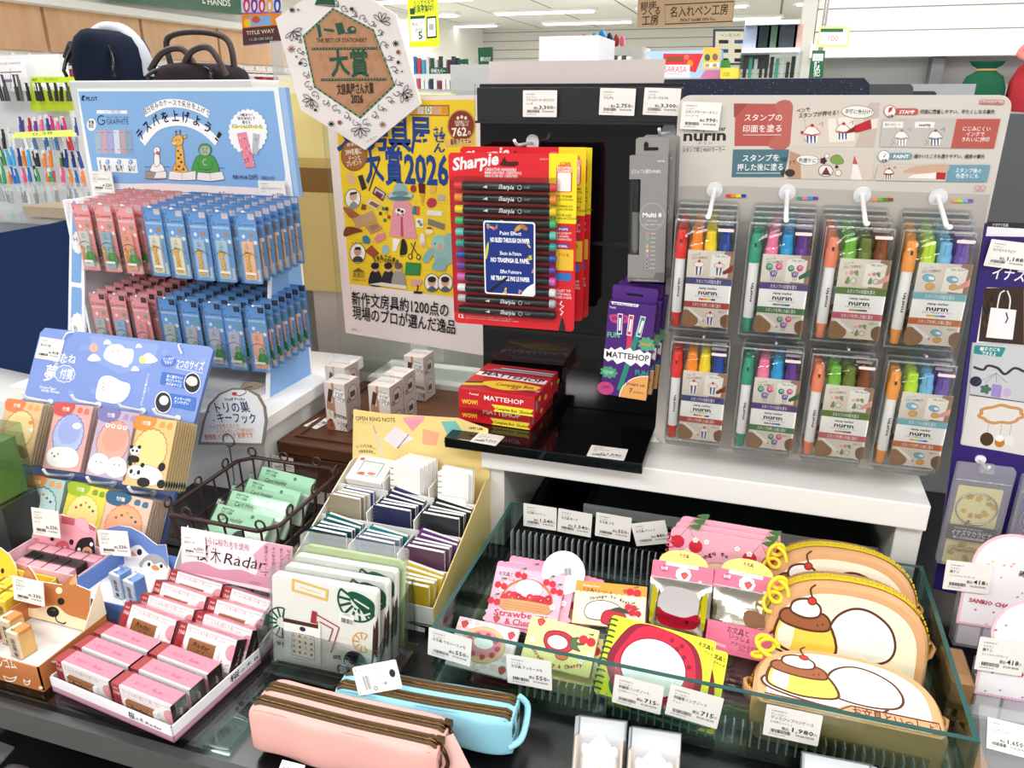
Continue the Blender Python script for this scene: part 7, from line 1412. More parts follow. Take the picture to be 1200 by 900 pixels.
for i in range(3): 
    M0=frame((-.418+ax0+.012+.002*i,.633+.0175*i,T+.007+.003*i),1,9)
    if i == 0: tt.matrix_world=M0;tag(tt,'folded tote bag with green print, place two in the acrylic box','tote bag','folded tote bags in the acrylic box')
    elif i == 1: dup(tt,M0,'folded tote bag with green print, place three in the acrylic box')
    else:
        gt=G();gt.prism(rrect(0,0,.132,.108,.01),-.006,0,'#cfe29a','fabric');o=gt.build('folded_cloth_bag',None,M0 @ Matrix.Translation((0,.006,0)));tag(o,'yellow green folded cloth bag, rearmost in the acrylic box','bag');g2=G();g2.prism(rrect(-.003,0,.135,.122,.004),-.008,.001,'#ffffff','film');g2.build('bag',o)

# ================================================================== PEN CASES
def pen_case(name,M,L,D,H,c,zipc,label):
    t=empty(name,M,label,'pen case');rings=[];n=26
    for i in range(n+1):
        f=i/n;e=min(1.0,min(f,1-f)/.05) ** .5 if 0 < f < 1 else 0.0;sag=1+.02*math.sin(f*9+L*40)+.012*math.sin(f*23)
        s=.86+.14*e;dd,hh=D*s*sag,H*(.92+.08*e)*(1+.015*math.sin(f*7+1));r_=.007
        rings.append([(f*L,D/2+y,z) for y,z in [(p[0],p[1]) for p in rrect(-dd/2+.002*math.sin(f*13),0,dd/2,hh,r_,4)]])
    g=G();g.loft([r[::-1] for r in rings],c,'fabric');o=g.build('body',t)
    sm=o.modifiers.new('soft','SUBSURF');sm.levels=1;sm.render_levels=1
    tops=lambda f: H*(.92+.08*(min(1.0,min(f,1-f)/.05) ** .5 if 0 < f < 1 else 0))*(1+.015*math.sin(f*7+1))
    for dy in (-.010,.010):
        pts=[(0.001,D/2+dy,H*.55)]+[(L*f,D/2+dy,tops(f)+.0004) for f in [.02+.96*i/20 for i in range(21)]]+[(L-.001,D/2+dy,H*.5)]
        g=G();vs=[]
        for p in smooth_line(pts,2): vs += [(p[0],p[1]-.0042,p[2]),(p[0],p[1]+.0042,p[2])]
        g.tube(smooth_line(pts,2),.0022,zipc,'metal',6);z_=g.build('zip',t)
        g=G();[g.tube([(p[0],p[1]+s*.0042,p[2]-.0004) for p in smooth_line(pts,2)],.0021,'#5b4a36','fabric',6) for s in (-1,1)];g.build('zip_tape',z_)
    for y in (D*.06,D*.94):
        g=G();g.tube([(L*f,y+(.001 if y < D/2 else-.001),tops(f)*.965) for f in [.03+.94*i/24 for i in range(25)]],.0006,{'#e2a9a2': '#cf8f88','#93cfe0': '#74b6c8'}.get(c,'#888888'),'fabric',5);g.build('seam',t)
    return t
pk=pen_case('pen_case',Matrix.Translation((-.436,.497,T)) @ Matrix.Rotation(R(1),4,'Z'),.202,.052,.056,'#e2a9a2','#6a5030','pink fabric pen case with two bronze zips lying foremost')
bl=pen_case('pen_case',Matrix.Translation((-.372,.5545,T)) @ Matrix.Rotation(R(4),4,'Z'),.192,.044,.047,'#93cfe0','#6a5030','pale blue fabric pen case with two bronze zips behind the pink one')
for i,y in enumerate((.020,.042)):
    g=G();g.tube(smooth_line([(.199,y,.052),(.206,y-.004,.046),(.210,y-.006,.036),(.208,y-.008,.028)],4),.0022,'#4a3a26','metal',6);g.box(.196,y-.004,.050,.204,y+.004,.057,'#4a3a26','metal');g.build('zip_pull',pk)
g=G();g.prism([(0,0),(.030,.004),(.026,.050),(-.002,.046)],0,.0006,'#e9b7b0','card');o=g.build('swing_tag',pk,Matrix.Translation((.212,.012,.006)) @ Matrix.Rotation(R(75),4,'X') @ Matrix.Rotation(R(28),4,'Z'));k=Ink(Matrix.Translation((0,0,.0006)),px=False);k.ell((.012,.043),.0016,.0016,'#2a2422');k.text('SUNNY',(.005,.02),(.022,.022),.004,'#7a4a44');k.build(o)
g=G();g.tube(smooth_line([(.189,.004,.012),(.199,.012,.016),(.201,.030,.020),(.199,.046,.03),(.190,.046,.040)],5),.0035,'#9ad4e4','fabric',8);g.build('loop',bl)
g=G();g.tube(smooth_line([(.004,.014,.046),(-.004,.010,.040),(-.006,.006,.028)],4),.002,'#4a3a26','metal',6);g.build('zip_pull',bl);g=G();g.tube([(-.002+.006*math.cos(a),.03,.05+.006*math.sin(a)) for a in [i*math.pi/6 for i in range(12)]],.0012,'#4a6a78','metal',6,True);g.build('ring',bl)
qT=[(416,815),(467,807),(468,772),(417,783)]
MTg,w,h=fit(qT,(0,.560,.922),0,20);tg=board('swing_tag',MTg,w,h,.0008,'#f0eeef','card',.002,parent=None);tg.parent=bl;tg.matrix_parent_inverse=bl.matrix_basis.inverted();k=Ink(MTg,px=False);u=lambda x,y: (x*w,(1-y)*h)
k.ell(u(.86,.44),.0034,.0042,'#2a2a2c');k.bars(u(.20,.86),u(.34,.84),h*.5,'#9a9a9c',9,2);k.text('SUN-STAR',u(.08,.2),u(.2,.19),h*.05,'#8a8a8c');k.ell(u(.42,.84),.0022,.0022,'#4a4a4c');k.ell(u(.42,.84),.0014,.0014,'#f0eeef');k.text('8',u(.62,.8),u(.70,.79),h*.14,'#6a6a6c');[k.line([u(.36+.06*i,.78),u(.37+.06*i,.2)],.0004,'#b0b0b2') for i in range(5)];[k.ell(u(x,y),.0008,.0008,'#8a8a8c',n=8) for x,y in ((.06,.12),(.06,.9))];k.build(tg)
card_at([b6(160,900),b6(270,925),b6(265,890),b6(185,868)],(0,.470,T+.002),0,60,'1,320',('サンスター','ペンケース',''),'price card tip below the pink pen case')

# ================================================================== OPEN RING NOTE DISPLAY
X0,X1,YA,YZ=-.553,-.336,.735,.952
rn=empty('notebook_display',Matrix.Translation(((X0+X1)/2,.85,T)),'pale yellow stepped cardboard display of small ring notebooks','display box');INR=rn.matrix_basis.inverted()
def rsub(o): o.parent=rn;o.matrix_parent_inverse=INR;return o
MRn=frame((0,YZ,0));rc=rsub(board_px('header_card',MRn,[(414,480),(556,500),(568,504),(573,512),(575,620),(412,600)],.0015,'#f0d793','card'));k=Ink(MRn)
k.poly([b2(760,365),b2(910,390),b2(1020,300),b2(1180,340),b3(325,400),b3(325,220),b3(200,175),b2(770,150)],'#f1d68c');k.text('OPEN RING NOTE',b2(766,185),b2(930,193),4.8,'#6a5a3a',.02);k.text('オープンリングノート',b2(768,196),b2(836,202),2,'#8a7a5a')
k.poly(T4(b2,960,180,1000,232,1050,180,1012,168),'#ee9aa8');k.poly(T4(b2,1050,168,960,172,975,190,1050,180),'#f0a6b0');k.poly(T4(b3,130,190,165,265,222,235,190,188),'#7cc0b8');k.poly(T4(b3,55,220,52,285,110,290,125,238),'#f0ae88');k.poly(T4(b3,245,235,232,300,285,325,308,262),'#ecc94e');k.poly(T4(b2,880,262,930,300,1005,262,930,208),'#e9e1e4');k.line(T4(b2,940,300,985,245),1.4,'#4a4448');k.line(T4(b2,945,296,990,241),.8,'#c9c4c8')
k.line(T4(b2,836,205,880,342),2.6,'#dccfc4');k.line(T4(b2,838,205,850,240),1,'#a89a90');k.poly(T4(b3,140,272,168,300,176,292,148,268),'#b04a44');k.poly(T4(b3,150,278,168,298,172,294,154,276),'#e9e4e0')
k.arc('リーフの抜き差し、',T4(b2,768,302,810,296,852,306),3,'#5a4a30',.02);k.arc('交換自由自在。',T4(b2,780,322,815,318,850,326),3,'#5a4a30',.02);k.text('LIHIT LAB.',b3(246,220),b3(306,226),2.6,'#3a3428',.03);k.build(rc)
def wallp(nm,pts,x,t,col):
    g=G();n=len(pts);g.add([(x,y,z) for y,z in pts]+[(x+t,y,z) for y,z in pts],[tuple(range(n)),tuple(range(2*n-1,n-1,-1))]+[(i,n+i,n+(i+1) % n,(i+1) % n) for i in range(n)],col,'card');return rsub(g.build(nm))
prof=[(YA,T),(YZ,T),(YZ,.978),(.935,.978),(YA,.900)]
wallp('side_wall',prof,X1,.0016,'#ead08a');wallp('side_wall',prof,X0-.0016,.0016,'#f0ead6')
tiers=[(.735,.788,.874),(.788,.842,.892),(.842,.896,.912),(.896,.9505,.930)]
cw=(X1-X0)/3
for r,(ya,yb,zf) in enumerate(tiers):
    rsub(plain('tier_floor',X0,ya,zf-.002,X1,yb,zf,'#e9e7e0','card'))
    zt_=zf+(.026 if r < 3 else .030);rsub(plain('tier_front',X0,ya,T+.001,X1,ya+.0014,zt_,'#e8e8e4','card'))
    for c in (1,2): rsub(plain('divider',X0+cw*c-.0008,ya+.0015,zf,X0+cw*c+.0008,yb,zt_+.014,'#efefec','card'))
def memo(cov,W=.058,H=.040,D=.0062,pg='#f0efec',ring='#3a3a3c'):
    t=empty('ring_notebook',None);g=G();g.box(0,0,-.0007,W,H,0,cov,'card');g.box(0,0,-D,W,H,-D+.0007,cov,'card');c=g.build('cover',t)
    g=G();g.box(.004,.001,-D+.0007,W-.001,H+.0004,-.0007,pg,'paper');g.build('pages',t)
    g=G()
    for i in range(7): y=H*(.1+.8*i/6);g.tube([(.003+.0042*math.cos(a),y,-D/2+.0048*math.sin(a)) for a in [j*math.pi/5 for j in range(10)]],.0006,ring,'plastic',5,True)
    g.build('ring_binding',t);return t
fill={(2,0): (['#8f8770','#8f8770','#c0b8a0','#3a3a86'],'khaki','#b59a4a',70),(2,1): (['#23264a','#23264a','#23264a','#23264a','#2a2d55','#33365e'],'navy','#2a2d4a',38),(2,2): (['#26262a','#26262a','#2a2a2e','#2e2e32','#26262a'],'black','#2a2a2c',38),
        (1,0): (['#0f3a42','#124a50','#134a4e','#14565a','#1a6a6c'],'dark teal','#1f8a8c',40),(1,1): (['#5a6a8a','#7a8aa6','#0f6f74','#0f7f80'],'slate and teal','#6a7a9a',40),(1,2): (['#5a3a50','#6a4a64','#5a2f6a','#5f3472','#6a3a80'],'purple','#8a3a5a',42),
        (0,0): (['#c9a0a0','#c08a8c','#c9a0a0'],'dusty pink','#b08a8a',42),(0,1): (['#c8a84a','#d0b04a','#c8a84a'],'mustard','#b09030',42),(0,2): (['#c2a72a','#c9ae30','#cdb233','#d2b836','#d8c04a'],'yellow','#a88c1a',42)}
rown={2: 'upper middle',1: 'lower middle',0: 'front'}
for (r,c),(cols,nm,rg,tilt) in fill.items():
    ya,yb,zf=tiers[r];cache={}
    for i,cl in enumerate(cols):
        f=(1 if tilt < 60 else .3);y=ya+.0085+(i*.0084 if tilt < 60 else i*.0080);ti=(3+1.5*i if tilt < 60 else 8)
        ro=(0 if i < 2 else-3*(i-1)) if tilt < 60 else 0;z=zf+.0025+.003*max(0,i-2)
        Mn_=frame((X0+cw*c+.006+(.003 if i % 2 else 0),y,z+(.006 if r != 2 or c else 0)),-2+(i % 3),ti,ro)
        if r == 2 and c == 0: Mn_=frame((X0+.007+.003*i,y,zf+.001),-4,6)
        if cl in cache: o=dup(cache[cl],Mn_)
        else: o=memo(cl,ring=rg) if (r,c) != (2,0) else memo(cl,.050,.052,ring=rg);o.matrix_world=Mn_;cache[cl]=o
        tag(o,'%s ring notebook, place %s in its %s compartment of the yellow display' % (nm,('one','two','three','four','five','six')[i],rown[r]),'notebook','small ring notebooks in the yellow display')
wn=memo('#f1efeb',.050,.070,.007,'#f5f4f1','#8a8478')
for i in range(5):
    M0=frame((X0+cw+.008+.0026*i,.902+.0084*i,.931),-6,4)
    lb='white squared ring notebook, place %s in the top middle compartment' % ('one','two','three','four','five')[i]
    if i == 0: wn.matrix_world=M0;tag(wn,lb,'notebook','white ring notebooks at the top of the yellow display')
    else: dup(wn,M0,lb)
k=Ink(Matrix(),px=False);[k.line([(.008,.012+.006*i),(.046,.012+.006*i)],.0002,'#d9d0c0') for i in range(9)];[k.line([(.010+.006*i,.006),(.010+.006*i,.066)],.0002,'#d9d0c0') for i in range(6)];k.text('1枚ずつリーフを',(.012,.014),(.036,.014),.0024,'#6a645c');k.build(wn)
wv=memo('#f2f0ee',.048,.064,.007,'#f5f4f3','#8a8a8c')
for i in range(2):
    M0=frame((X0+2*cw+.010+.003*i,.903+.009*i,.934+.004*i),-3,6);lb=('white ring notebook with a violet band in the top corner compartment','white ring notebook behind the violet banded one')[i]
    if i == 0: wv.matrix_world=M0;tag(wv,lb,'notebook','white ring notebooks at the top of the yellow display')
    else: dup(wv,M0,lb)
k=Ink(Matrix(),px=False);k.rect([(0,0),(.048,0),(.048,.010),(0,.010)],'#6a50c4');k.ell((.041,.005),.0028,.0028,'#f0eef6');k.ell((.041,.005),.0018,.0018,'#6a50c4');k.text('ふせん・ポケット',(.010,.024),(.034,.024),.0024,'#5a5a64');k.text('リングを開閉',(.010,.019),(.03,.019),.002,'#5a5a64');k.rect([(.034,.014),(.044,.014),(.044,.026),(.034,.026)],'#c9c4dc');k.build(wv)
# sample pad lying on the corner compartment
g=G();g.box(0,0,-.012,.060,.050,0,'#f1eeea','card');o=g.build('sample_box',None,frame((X0+.006,.905,.966),-2,70));tag(o,'white pad box with a red printed picture in the top corner of the display','box')
k=Ink(Matrix(),px=False);k.rect([(.012,.010),(.048,.010),(.048,.040),(.012,.040)],'#8ab4b8',.001);k.rect([(.014,.012),(.046,.012),(.046,.038),(.014,.038)],'#f2ece8');k.ell((.02,.014),.006,.003,'#d8604a');k.ell((.036,.016),.007,.003,'#e0806a');k.ell((.008,.042),.004,.003,'#d8604a');k.build(o)
g=G();g.box(.002,.002,-.0345,.058,.02,-.0125,'#e9e7e0','card');g.build('foot',o)
zr=tiers[2][2]
for q,y_,pr,lb in ((T4(b2,662,668,766,682,770,628,660,606),.842,'275','price card priced 275 on the compartment wall above the dark teal notebooks'),(T4(b3,118,555,232,570,236,510,118,500),.8955,'242','price card priced 242 behind the black notebooks')):
    card_at(q,(0,y_-.001,0),0,0,pr,('リヒトラブ','オープンリングノート',''),lb)
card_at(T4(b6,660,372,765,412,765,320,660,292),(0,.7335,0),0,0,'275',('リヒトラブ','オープンリングノート',''),'price card on the front of the yellow display half hidden by the acrylic box')
# ================================================================== GLASS TRAY WITH CHARACTER GOODS
gt_=empty('glass_tray',Matrix.Translation((-.027,.79,T)),'open glass tray on the black table holding pink and yellow notebooks','tray');ING=gt_.matrix_basis.inverted()
def gsub(o): o.parent=gt_;o.matrix_parent_inverse=ING;return o
GX0,GX1,GY0,GY1,GZ0,GZ1=-.297,.244,.643,.937,.8705,.950
for nm,q in (('front_pane',(GX0,GY0,GZ0,GX1,GY0+.005,GZ1-.0008)),('back_pane',(GX0,GY1-.005,GZ0,GX1,GY1,GZ1-.0008)),('side_pane',(GX0,GY0+.005,GZ0,GX0+.005,GY1-.005,GZ1-.0008)),('side_pane',(GX1-.005,GY0+.005,GZ0,GX1,GY1-.005,GZ1-.0008)),('base_pane',(GX0+.005,GY0+.005,GZ0,GX1-.005,GY1-.005,GZ0+.004))):
    g=G();g.box(*q,'#ffffff','glass');gsub(g.build(nm))
for q in ((GX0,GY0,GX1,GY0+.005),(GX0,GY1-.005,GX1,GY1),(GX0,GY0+.005,GX0+.005,GY1-.005),(GX1-.005,GY0+.005,GX1,GY1-.005)):
    g=G();g.box(q[0],q[1],GZ1-.0008,q[2],q[3],GZ1,'#2c5450','plastic');gsub(g.build('polished_edge'))
def ribs(x0,x1,y,z0,z1,pitch,label,lean=0.0):
    o=empty('ribbed_strip',Matrix.Translation(((x0+x1)/2,y,z0)),label,'divider strip');w=(x1-x0)/2
    g=G();g.box(-w,.004,0,w,.006,z1-z0,'#ffffff','acryl');g.box(-w,-.006,0,w,.006,.0015,'#ffffff','acryl');g.build('backing',o)
    g=G();n=int((x1-x0)/pitch)
    for i in range(n+1): x=-w+pitch*i;g.box(x-.0008,-.006,.0015,x+.0008,.004,z1-z0,'#d9e2e0','frost')
    g.build('rib_grating',o);return o
ribs(GX0+.012,GX1-.012,.905,GZ0+.0045,.924,.0088,'clear ribbed divider strip along the back pane of the glass tray')
ribs(GX0+.10,GX1-.03,.657,GZ0+.0045,.901,.0088,'clear ribbed divider strip just inside the front pane of the glass tray')
g=G();g.box(-.215,.668,.875,-.118,.692,.893,'#d8bd7c','card');tag(g.build('card_spacer'),'tan card block under the yellow memo pads in the glass tray','spacer')
# price cards: back pane, front pane
for q,pr,nm,lb in ((T4(b3,470,622,606,642,609,550,472,527),'1,540',('サンスター','お文具といっしょ',''),'price card priced 1,540 on the back pane, first from the glass corner'),(T4(b3,612,645,750,670,755,575,614,548),'1,540',('サンスター','お文具 ポーチ',''),'price card priced 1,540 on the back pane, second from the glass corner'),(T4(b3,768,662,913,688,917,590,770,565),'550',('サンスター','お文具 メモ',''),'price card priced 550 on the back pane of the glass tray')):
    card_at(q,(0,GY1-.0062,0),0,0,pr,nm,lb)
card_at(T4(b3,935,710,1072,690,1062,602,918,610),(0,GY1-.0068,0),0,0,'440',('サンスター','お文具 クリップ',''),'tilted price card priced 440 on the back pane beside the pink notebooks')
yf=GY0-.0008
for q,pr,nm,lb in ((T4(b6,778,430,955,480,964,370,788,318),'550',('サンスター','お文具 ウエハースメモ',''),'price card priced 550 on the front pane nearest the pale blue pen case'),(T4(b7,120,545,302,580,308,462,120,430),'550',('サンスター','お文具 クッキーメモ',''),'price card priced 550 on the front pane below the yellow memo pads'),(T4(b7,555,625,755,683,770,563,566,515),'715',('サンスター','刺繍風リングノート','お文具といっしょ'),'price card priced 715 on the front pane below the strawberry notebook middle'),(T4(b7,778,680,1000,740,1006,615,793,548),'715',('サンスター','刺繍風リングノート','チェリー'),'price card priced 715 on the front pane under the strawberry notebook corner'),(T4(b8,122,762,352,812,364,685,132,635),'1,980',('サンスター','デッカジップペンケース','お文具といっしょ'),'price card priced 1,980 on the front pane before the tan pouches')):
    card_at(q,(0,yf,0),0,0,pr,nm,lb)
# --- flat packs and pads
def slab(name,q,z,tilt,t,col,mat='card',side=None,r=.001,dy=0.0):
    o0=at(*q[0],z=z);M,w,h=fit(q,o0+Vector((0,dy,0)),0,tilt)
    e=empty(name,M);g=G();g.prism(rrect(0,0,w,h,r),-t,0,col,mat,side);b=g.build('body',e);return e,b,M,w,h
def cherry(k,x,y,s,u,c='#cf2f3f'):
    k.line([u(x-.02*s,y),u(x+.015*s,y-.07*s),u(x+.05*s,y+.01*s)],.0006,'#3a5a34');k.ell(u(x-.02*s,y+.015*s),.0033*s,.0033*s,c,0,12);k.ell(u(x+.05*s,y+.025*s),.0033*s,.0033*s,c,0,12);k.blob([u(x+.015*s,y-.075*s),u(x+.06*s,y-.09*s),u(x+.05*s,y-.06*s)],'#4a7a44')
def berry(k,c,r_,u=None,lean=0,col='#d2323f'):
    x,y=c;k.blob([(x-r_,y+r_*.5),(x,y+r_*.85),(x+r_,y+r_*.5),(x+r_*.6,y-r_*.5),(x,y-r_),(x-r_*.6,y-r_*.5)],col)
    for dx,dy in ((-.4,.2),(.1,.3),(.45,.1),(-.1,-.2),(.2,-.45)): k.ell((x+dx*r_,y+dy*r_),r_*.08,r_*.11,'#f4c9a0',n=6)
    for a in (-50,-15,15,50): k.blob([(x,y+r_*.6),(x+r_*.7*math.sin(R(a))-r_*.1,y+r_*(.85+.3*math.cos(R(a)))),(x+r_*.7*math.sin(R(a))+r_*.1,y+r_*(.80+.3*math.cos(R(a))))],'#3f7a44')
def flower(k,c,r_,col='#f6f0f0',e='#c98a9a'):
    k.scal(c,r_,r_,5,col,.28,20,e,.0003);k.ell(c,r_*.25,r_*.25,'#e8c46a',0,8)
q=[(562,727),(645,742),(669,671),(589,661)]
c1,cb1,M,w,h=slab('memo_pack',q,.892,52,.007,'#f3bcd0','card');tag(c1,'pink strawberry and cherry packet with crimped ends and a fruit basket picture','packet','pink fruit packets in the glass tray')
def candy(par,body,w,h,full=True):
    u=lambda x,y: (x*w,(1-y)*h);k=Ink(Matrix(),px=False,mat='card')
    k.poly([u(0,.06),u(1,.06),u(1,0),u(0,0)],'#ee9cbc');k.text('お文具と',u(.05,.20),u(.26,.20),h*.055,'#5a2a24',.02);k.text('いっしょ',u(.10,.27),u(.30,.27),h*.05,'#5a2a24',.02)
    k.line([(w*.52+w*.36*math.cos(a),h*.42+h*.36*math.sin(a)) for a in [R(x) for x in range(5,176,10)]],.0030,'#c07a4a');k.ell(u(.52,.36),w*.20,h*.15,'#f8f4f2',0,20,'#6a3a34',.0005)
    k.blob([u(.18,.50),u(.34,.44),u(.5,.5),u(.66,.44),u(.86,.5),u(.84,.62),u(.2,.60)],'#cf2f3f')
    for x,y in ((.26,.50),(.40,.52),(.56,.50),(.72,.52),(.82,.48),(.32,.56),(.48,.57),(.64,.57)): k.ell(u(x,y),w*.055,w*.055,'#d83a48' if (x*100) % 3 > 1 else '#b8283a',0,10);k.ell(u(x,y),w*.01,w*.012,'#f4c9a0',n=6)
    k.blob([u(.16,.58),u(.86,.58),u(.78,.76),u(.26,.76)],'#d29a68','#8a5a34',.0006);[k.line([u(.2+.0*i,.62+.04*i),u(.84-.02*i,.62+.04*i)],.0005,'#a8703f') for i in range(3)]
    for x,y in ((.14,.42),(.9,.60),(.12,.80)): flower(k,u(x,y),w*.05)
    for x,y in ((.36,.14),(.10,.35),(.78,.20),(.9,.32),(.05,.62)): cherry(k,x,y,1.3,u)
    k.blob([u(.0,.86),u(.06,.78),u(.9,.74),u(1,.80),u(.98,.90),u(.05,.98)],'#f6c6d6');k.text('Strawberry',u(.10,.86),u(.86,.83),h*.10,'#cf3a5a',.05);k.text('& Cherry',u(.28,.97),u(.74,.95),h*.09,'#cf3a5a',.05);berry(k,u(.16,.92),w*.05);k.build(body)
candy(c1,cb1,w,h)
g=G();n=22
for yy,s in ((h,1),(0,-1)):
    pts=[(w*i/n,yy+s*(.003+.0012*(i % 2))) for i in range(n+1)];pts=[(0,yy)]+pts+[(w,yy)]
    g.prism(pts if s < 0 else pts[::-1],-.0042,-.0036,'#ee9cbc','card')
g.build('crimped_end',c1)
dup(c1,M @ Matrix.Translation((.010,.012,-.0085)) @ Matrix.Rotation(R(-2),4,'Z'),'pink strawberry and cherry packet lying behind the one with the basket picture in view')
c2=dup(c1,M @ Matrix.Translation((.036,.012,-.0165)) @ Matrix.Rotation(R(-8),4,'Z'),'pink strawberry and cherry packet showing only its edge beside the orange pad')
# gingham pad at the corner
q=[(517,776),(590,796),(612,738),(543,724)]
e2_,eb,M,w,h=slab('memo_pad',q,.889,55,.006,'#f4c9cf','paper','#f0ece6');tag(e2_,'pink gingham memo pad with a cherry pie picture in the tray corner','memo pad');u=lambda x,y: (x*w,(1-y)*h);k=Ink(Matrix(),px=False)
for i in range(14):
    if i % 2: k.line([u((i+.5)/14,0),u((i+.5)/14,1)],w/18,'#f8dcdf')
for i in range(10):
    if i % 2: k.line([u(0,(i+.5)/10),u(1,(i+.5)/10)],h/13,'#fae4e6')
k.ell(u(.5,.46),w*.36,h*.36,'#e8b88a',0,24,'#c98a5a',.0006);k.ell(u(.5,.44),w*.29,h*.27,'#e58a94');k.ell(u(.5,.42),w*.16,h*.12,'#f4ecec',0,18)
for a in range(0,360,40): k.ell((w*.5+w*.24*math.cos(R(a)),h*.52+h*.22*math.sin(R(a))),w*.045,w*.045,'#c83a4a',0,10)
for x,y in ((.12,.14),(.9,.16),(.9,.86)): berry(k,u(x,y),w*.06)
for x,y in ((.14,.86),(.52,.9),(.08,.5)): flower(k,u(x,y),w*.05)
k.build(eb)
# orange pad
q=T4(b7,368,302,686,325,702,158,428,120)
e3,eb,M,w,h=slab('memo_pad',q,.905,52,.006,'#f4c88c','paper','#f0ece6');tag(e3,'orange topped memo pad with a white face cut strawberry drawing','memo pad');e3['label']='orange topped gingham memo pad between the pink packet and the foil packs';u=lambda x,y: (x*w,(1-y)*h);k=Ink(Matrix(),px=False)
k.poly([u(0,1),u(1,1),u(1,.26),u(0,.26)],'#f6e0c0');k.poly([u(0,.26),u(1,.26),u(1,0),u(0,0)],'#eea044')
for i in range(12): k.ell(u((i+.5)/12,.27),w*.035,h*.03,'#f4e6d0',0,10)
for i in range(12):
    if i % 2: k.line([u((i+.5)/12,.34),u((i+.5)/12,1)],w/16,'#f8ead4')
k.text('Strawberry Cherry',u(.10,.12),u(.34,.13),h*.05,'#f8f0e6',.02);k.text('お文具といっしょ',u(.10,.22),u(.52,.24),h*.06,'#5a2f1c',.02);berry(k,u(.70,.16),w*.03);cherry(k,.80,.14,1.4,u);k.arc('Obungu to issho',[u(.22,.44),u(.5,.34),u(.82,.50)],.0042,'#5a2f2a',.02)
k.blob([u(.16,.72),u(.22,.50),u(.42,.42),u(.62,.50),u(.66,.66),u(.5,.84),u(.24,.86)],'#f8f4f0','#4a2a24',.0010);k.blob([u(.40,.88),u(.44,.66),u(.62,.60),u(.74,.74),u(.66,.94),u(.48,.96)],'#c23040','#6a1c28',.0008);k.blob([u(.52,.62),u(.62,.54),u(.74,.58),u(.80,.66),u(.66,.66)],'#4a4a3a')
for x,y in ((.78,.5),(.84,.62)): cherry(k,x,y,1.2,u)
flower(k,u(.88,.78),w*.05);k.build(eb)
# yellow pads, two deep
q=T4(b7,163,448,448,530,515,330,233,276)
e4,eb,M,w,h=slab('memo_pad',q,.901,55,.009,'#f3e59a','paper','#efece4');tag(e4,'pale yellow memo pad with a leafy strawberry drawing, topmost of two','memo pad','yellow memo pads in the glass tray');u=lambda x,y: (x*w,(1-y)*h);k=Ink(Matrix(),px=False)
berry(k,u(.16,.10),w*.06);cherry(k,.84,.24,1.6,u);k.blob([u(.26,.44),u(.30,.26),u(.50,.20),u(.66,.30),u(.68,.52),u(.52,.66),u(.34,.62)],'#c22f40','#7a1c2a',.0012);k.ell(u(.46,.44),w*.15,h*.15,'#f7f3f0',0,22,'#7a1c2a',.0009)
for x,y in ((.36,.32),(.48,.27),(.60,.36)): k.ell(u(x,y),.0008,.0011,'#8a1c2a',n=6)
k.blob([u(.64,.30),u(.74,.24),u(.72,.34),u(.84,.36),u(.74,.42),u(.80,.52),u(.68,.50),u(.64,.42)],'#5a6a4a','#34402a',.0006);k.ell(u(.56,.70),w*.09,h*.08,'#e07a4a',0,16,'#7a2a1c',.0007);k.arc('Strawberry & Cherry',[u(.12,.70),u(.30,.90),u(.60,.95),u(.88,.80)],.0044,'#b8303a',.03)
for x,y in ((.10,.52),(.94,.55),(.84,.72)): flower(k,u(x,y),w*.045)
k.build(eb)
dup(e4,M @ Matrix.Translation((.006,-.006,-.0098)),'pale yellow memo pad lying under the leafy strawberry one')
# --- big strawberry ring notebooks
q=T4(b7,478,582,925,722,990,374,556,268)
e5,eb,M,w,h=slab('ring_notebook',q,.900,54,.0012,'#efe83a','card','#f2efe8',.004);tag(e5,'yellow ring notebook with a big halved red strawberry, topmost of two','notebook','strawberry ring notebooks in the glass tray')
g=G();g.prism(rrect(.006,.001,w-.001,h-.001,.003),-.011,-.0016,'#f2f0ea','paper');g.build('pages',e5);g=G();g.prism(rrect(0,0,w,h,.004),-.0125,-.0113,'#e9e2d0','card');g.build('back_cover',e5)
u=lambda x,y: (x*w,(1-y)*h);k=Ink(Matrix(),px=False,mat='card')
k.blob([u(.10,.30),u(.24,.04),u(.52,.02),u(.80,.12),u(.92,.40),u(.92,.70),u(.76,.90),u(.44,.97),u(.16,.84),u(.05,.58)],'#8a1230');k.blob([u(.18,.30),u(.30,.06),u(.54,.03),u(.76,.14),u(.86,.40),u(.86,.68),u(.70,.84),u(.44,.90),u(.20,.76),u(.12,.54)],'#d0223e');k.ell(u(.48,.52),w*.315,h*.365,'#a11634',-6,40);k.ell(u(.48,.52),w*.30,h*.345,'#f7f4f2',-6,40)
k.line([(u(.48,.52)[0]+w*.24*math.cos(a),u(.48,.52)[1]+h*.285*math.sin(a)) for a in [R(x) for x in range(70,190,10)]],.0012,'#e3dcd8')
for x,y in ((.60,.13),(.70,.17),(.66,.22),(.74,.30),(.80,.40)): k.ell(u(x,y),w*.022,h*.030,'#8a1230',-20,12)
k.blob([u(.12,.80),u(.3,.86),u(.5,.92),u(.74,.88),u(.86,.80),u(.84,1.0),u(.5,.995),u(.2,.99)],'#2f6a4a');k.blob([u(.16,.78),u(.4,.86),u(.64,.88),u(.82,.80),u(.80,.87),u(.5,.96),u(.2,.90)],'#c8304a');k.ell(u(.86,.90),w*.10,h*.05,'#f4efec',-8,20,'#8a1230',.0012)
k.text('お文具と',u(.84,.10),u(.985,.13),h*.045,'#3a2a1c',.03);k.text('いっしょ',u(.87,.17),u(.985,.19),h*.038,'#3a2a1c',.03);k.build(eb)
g=G()
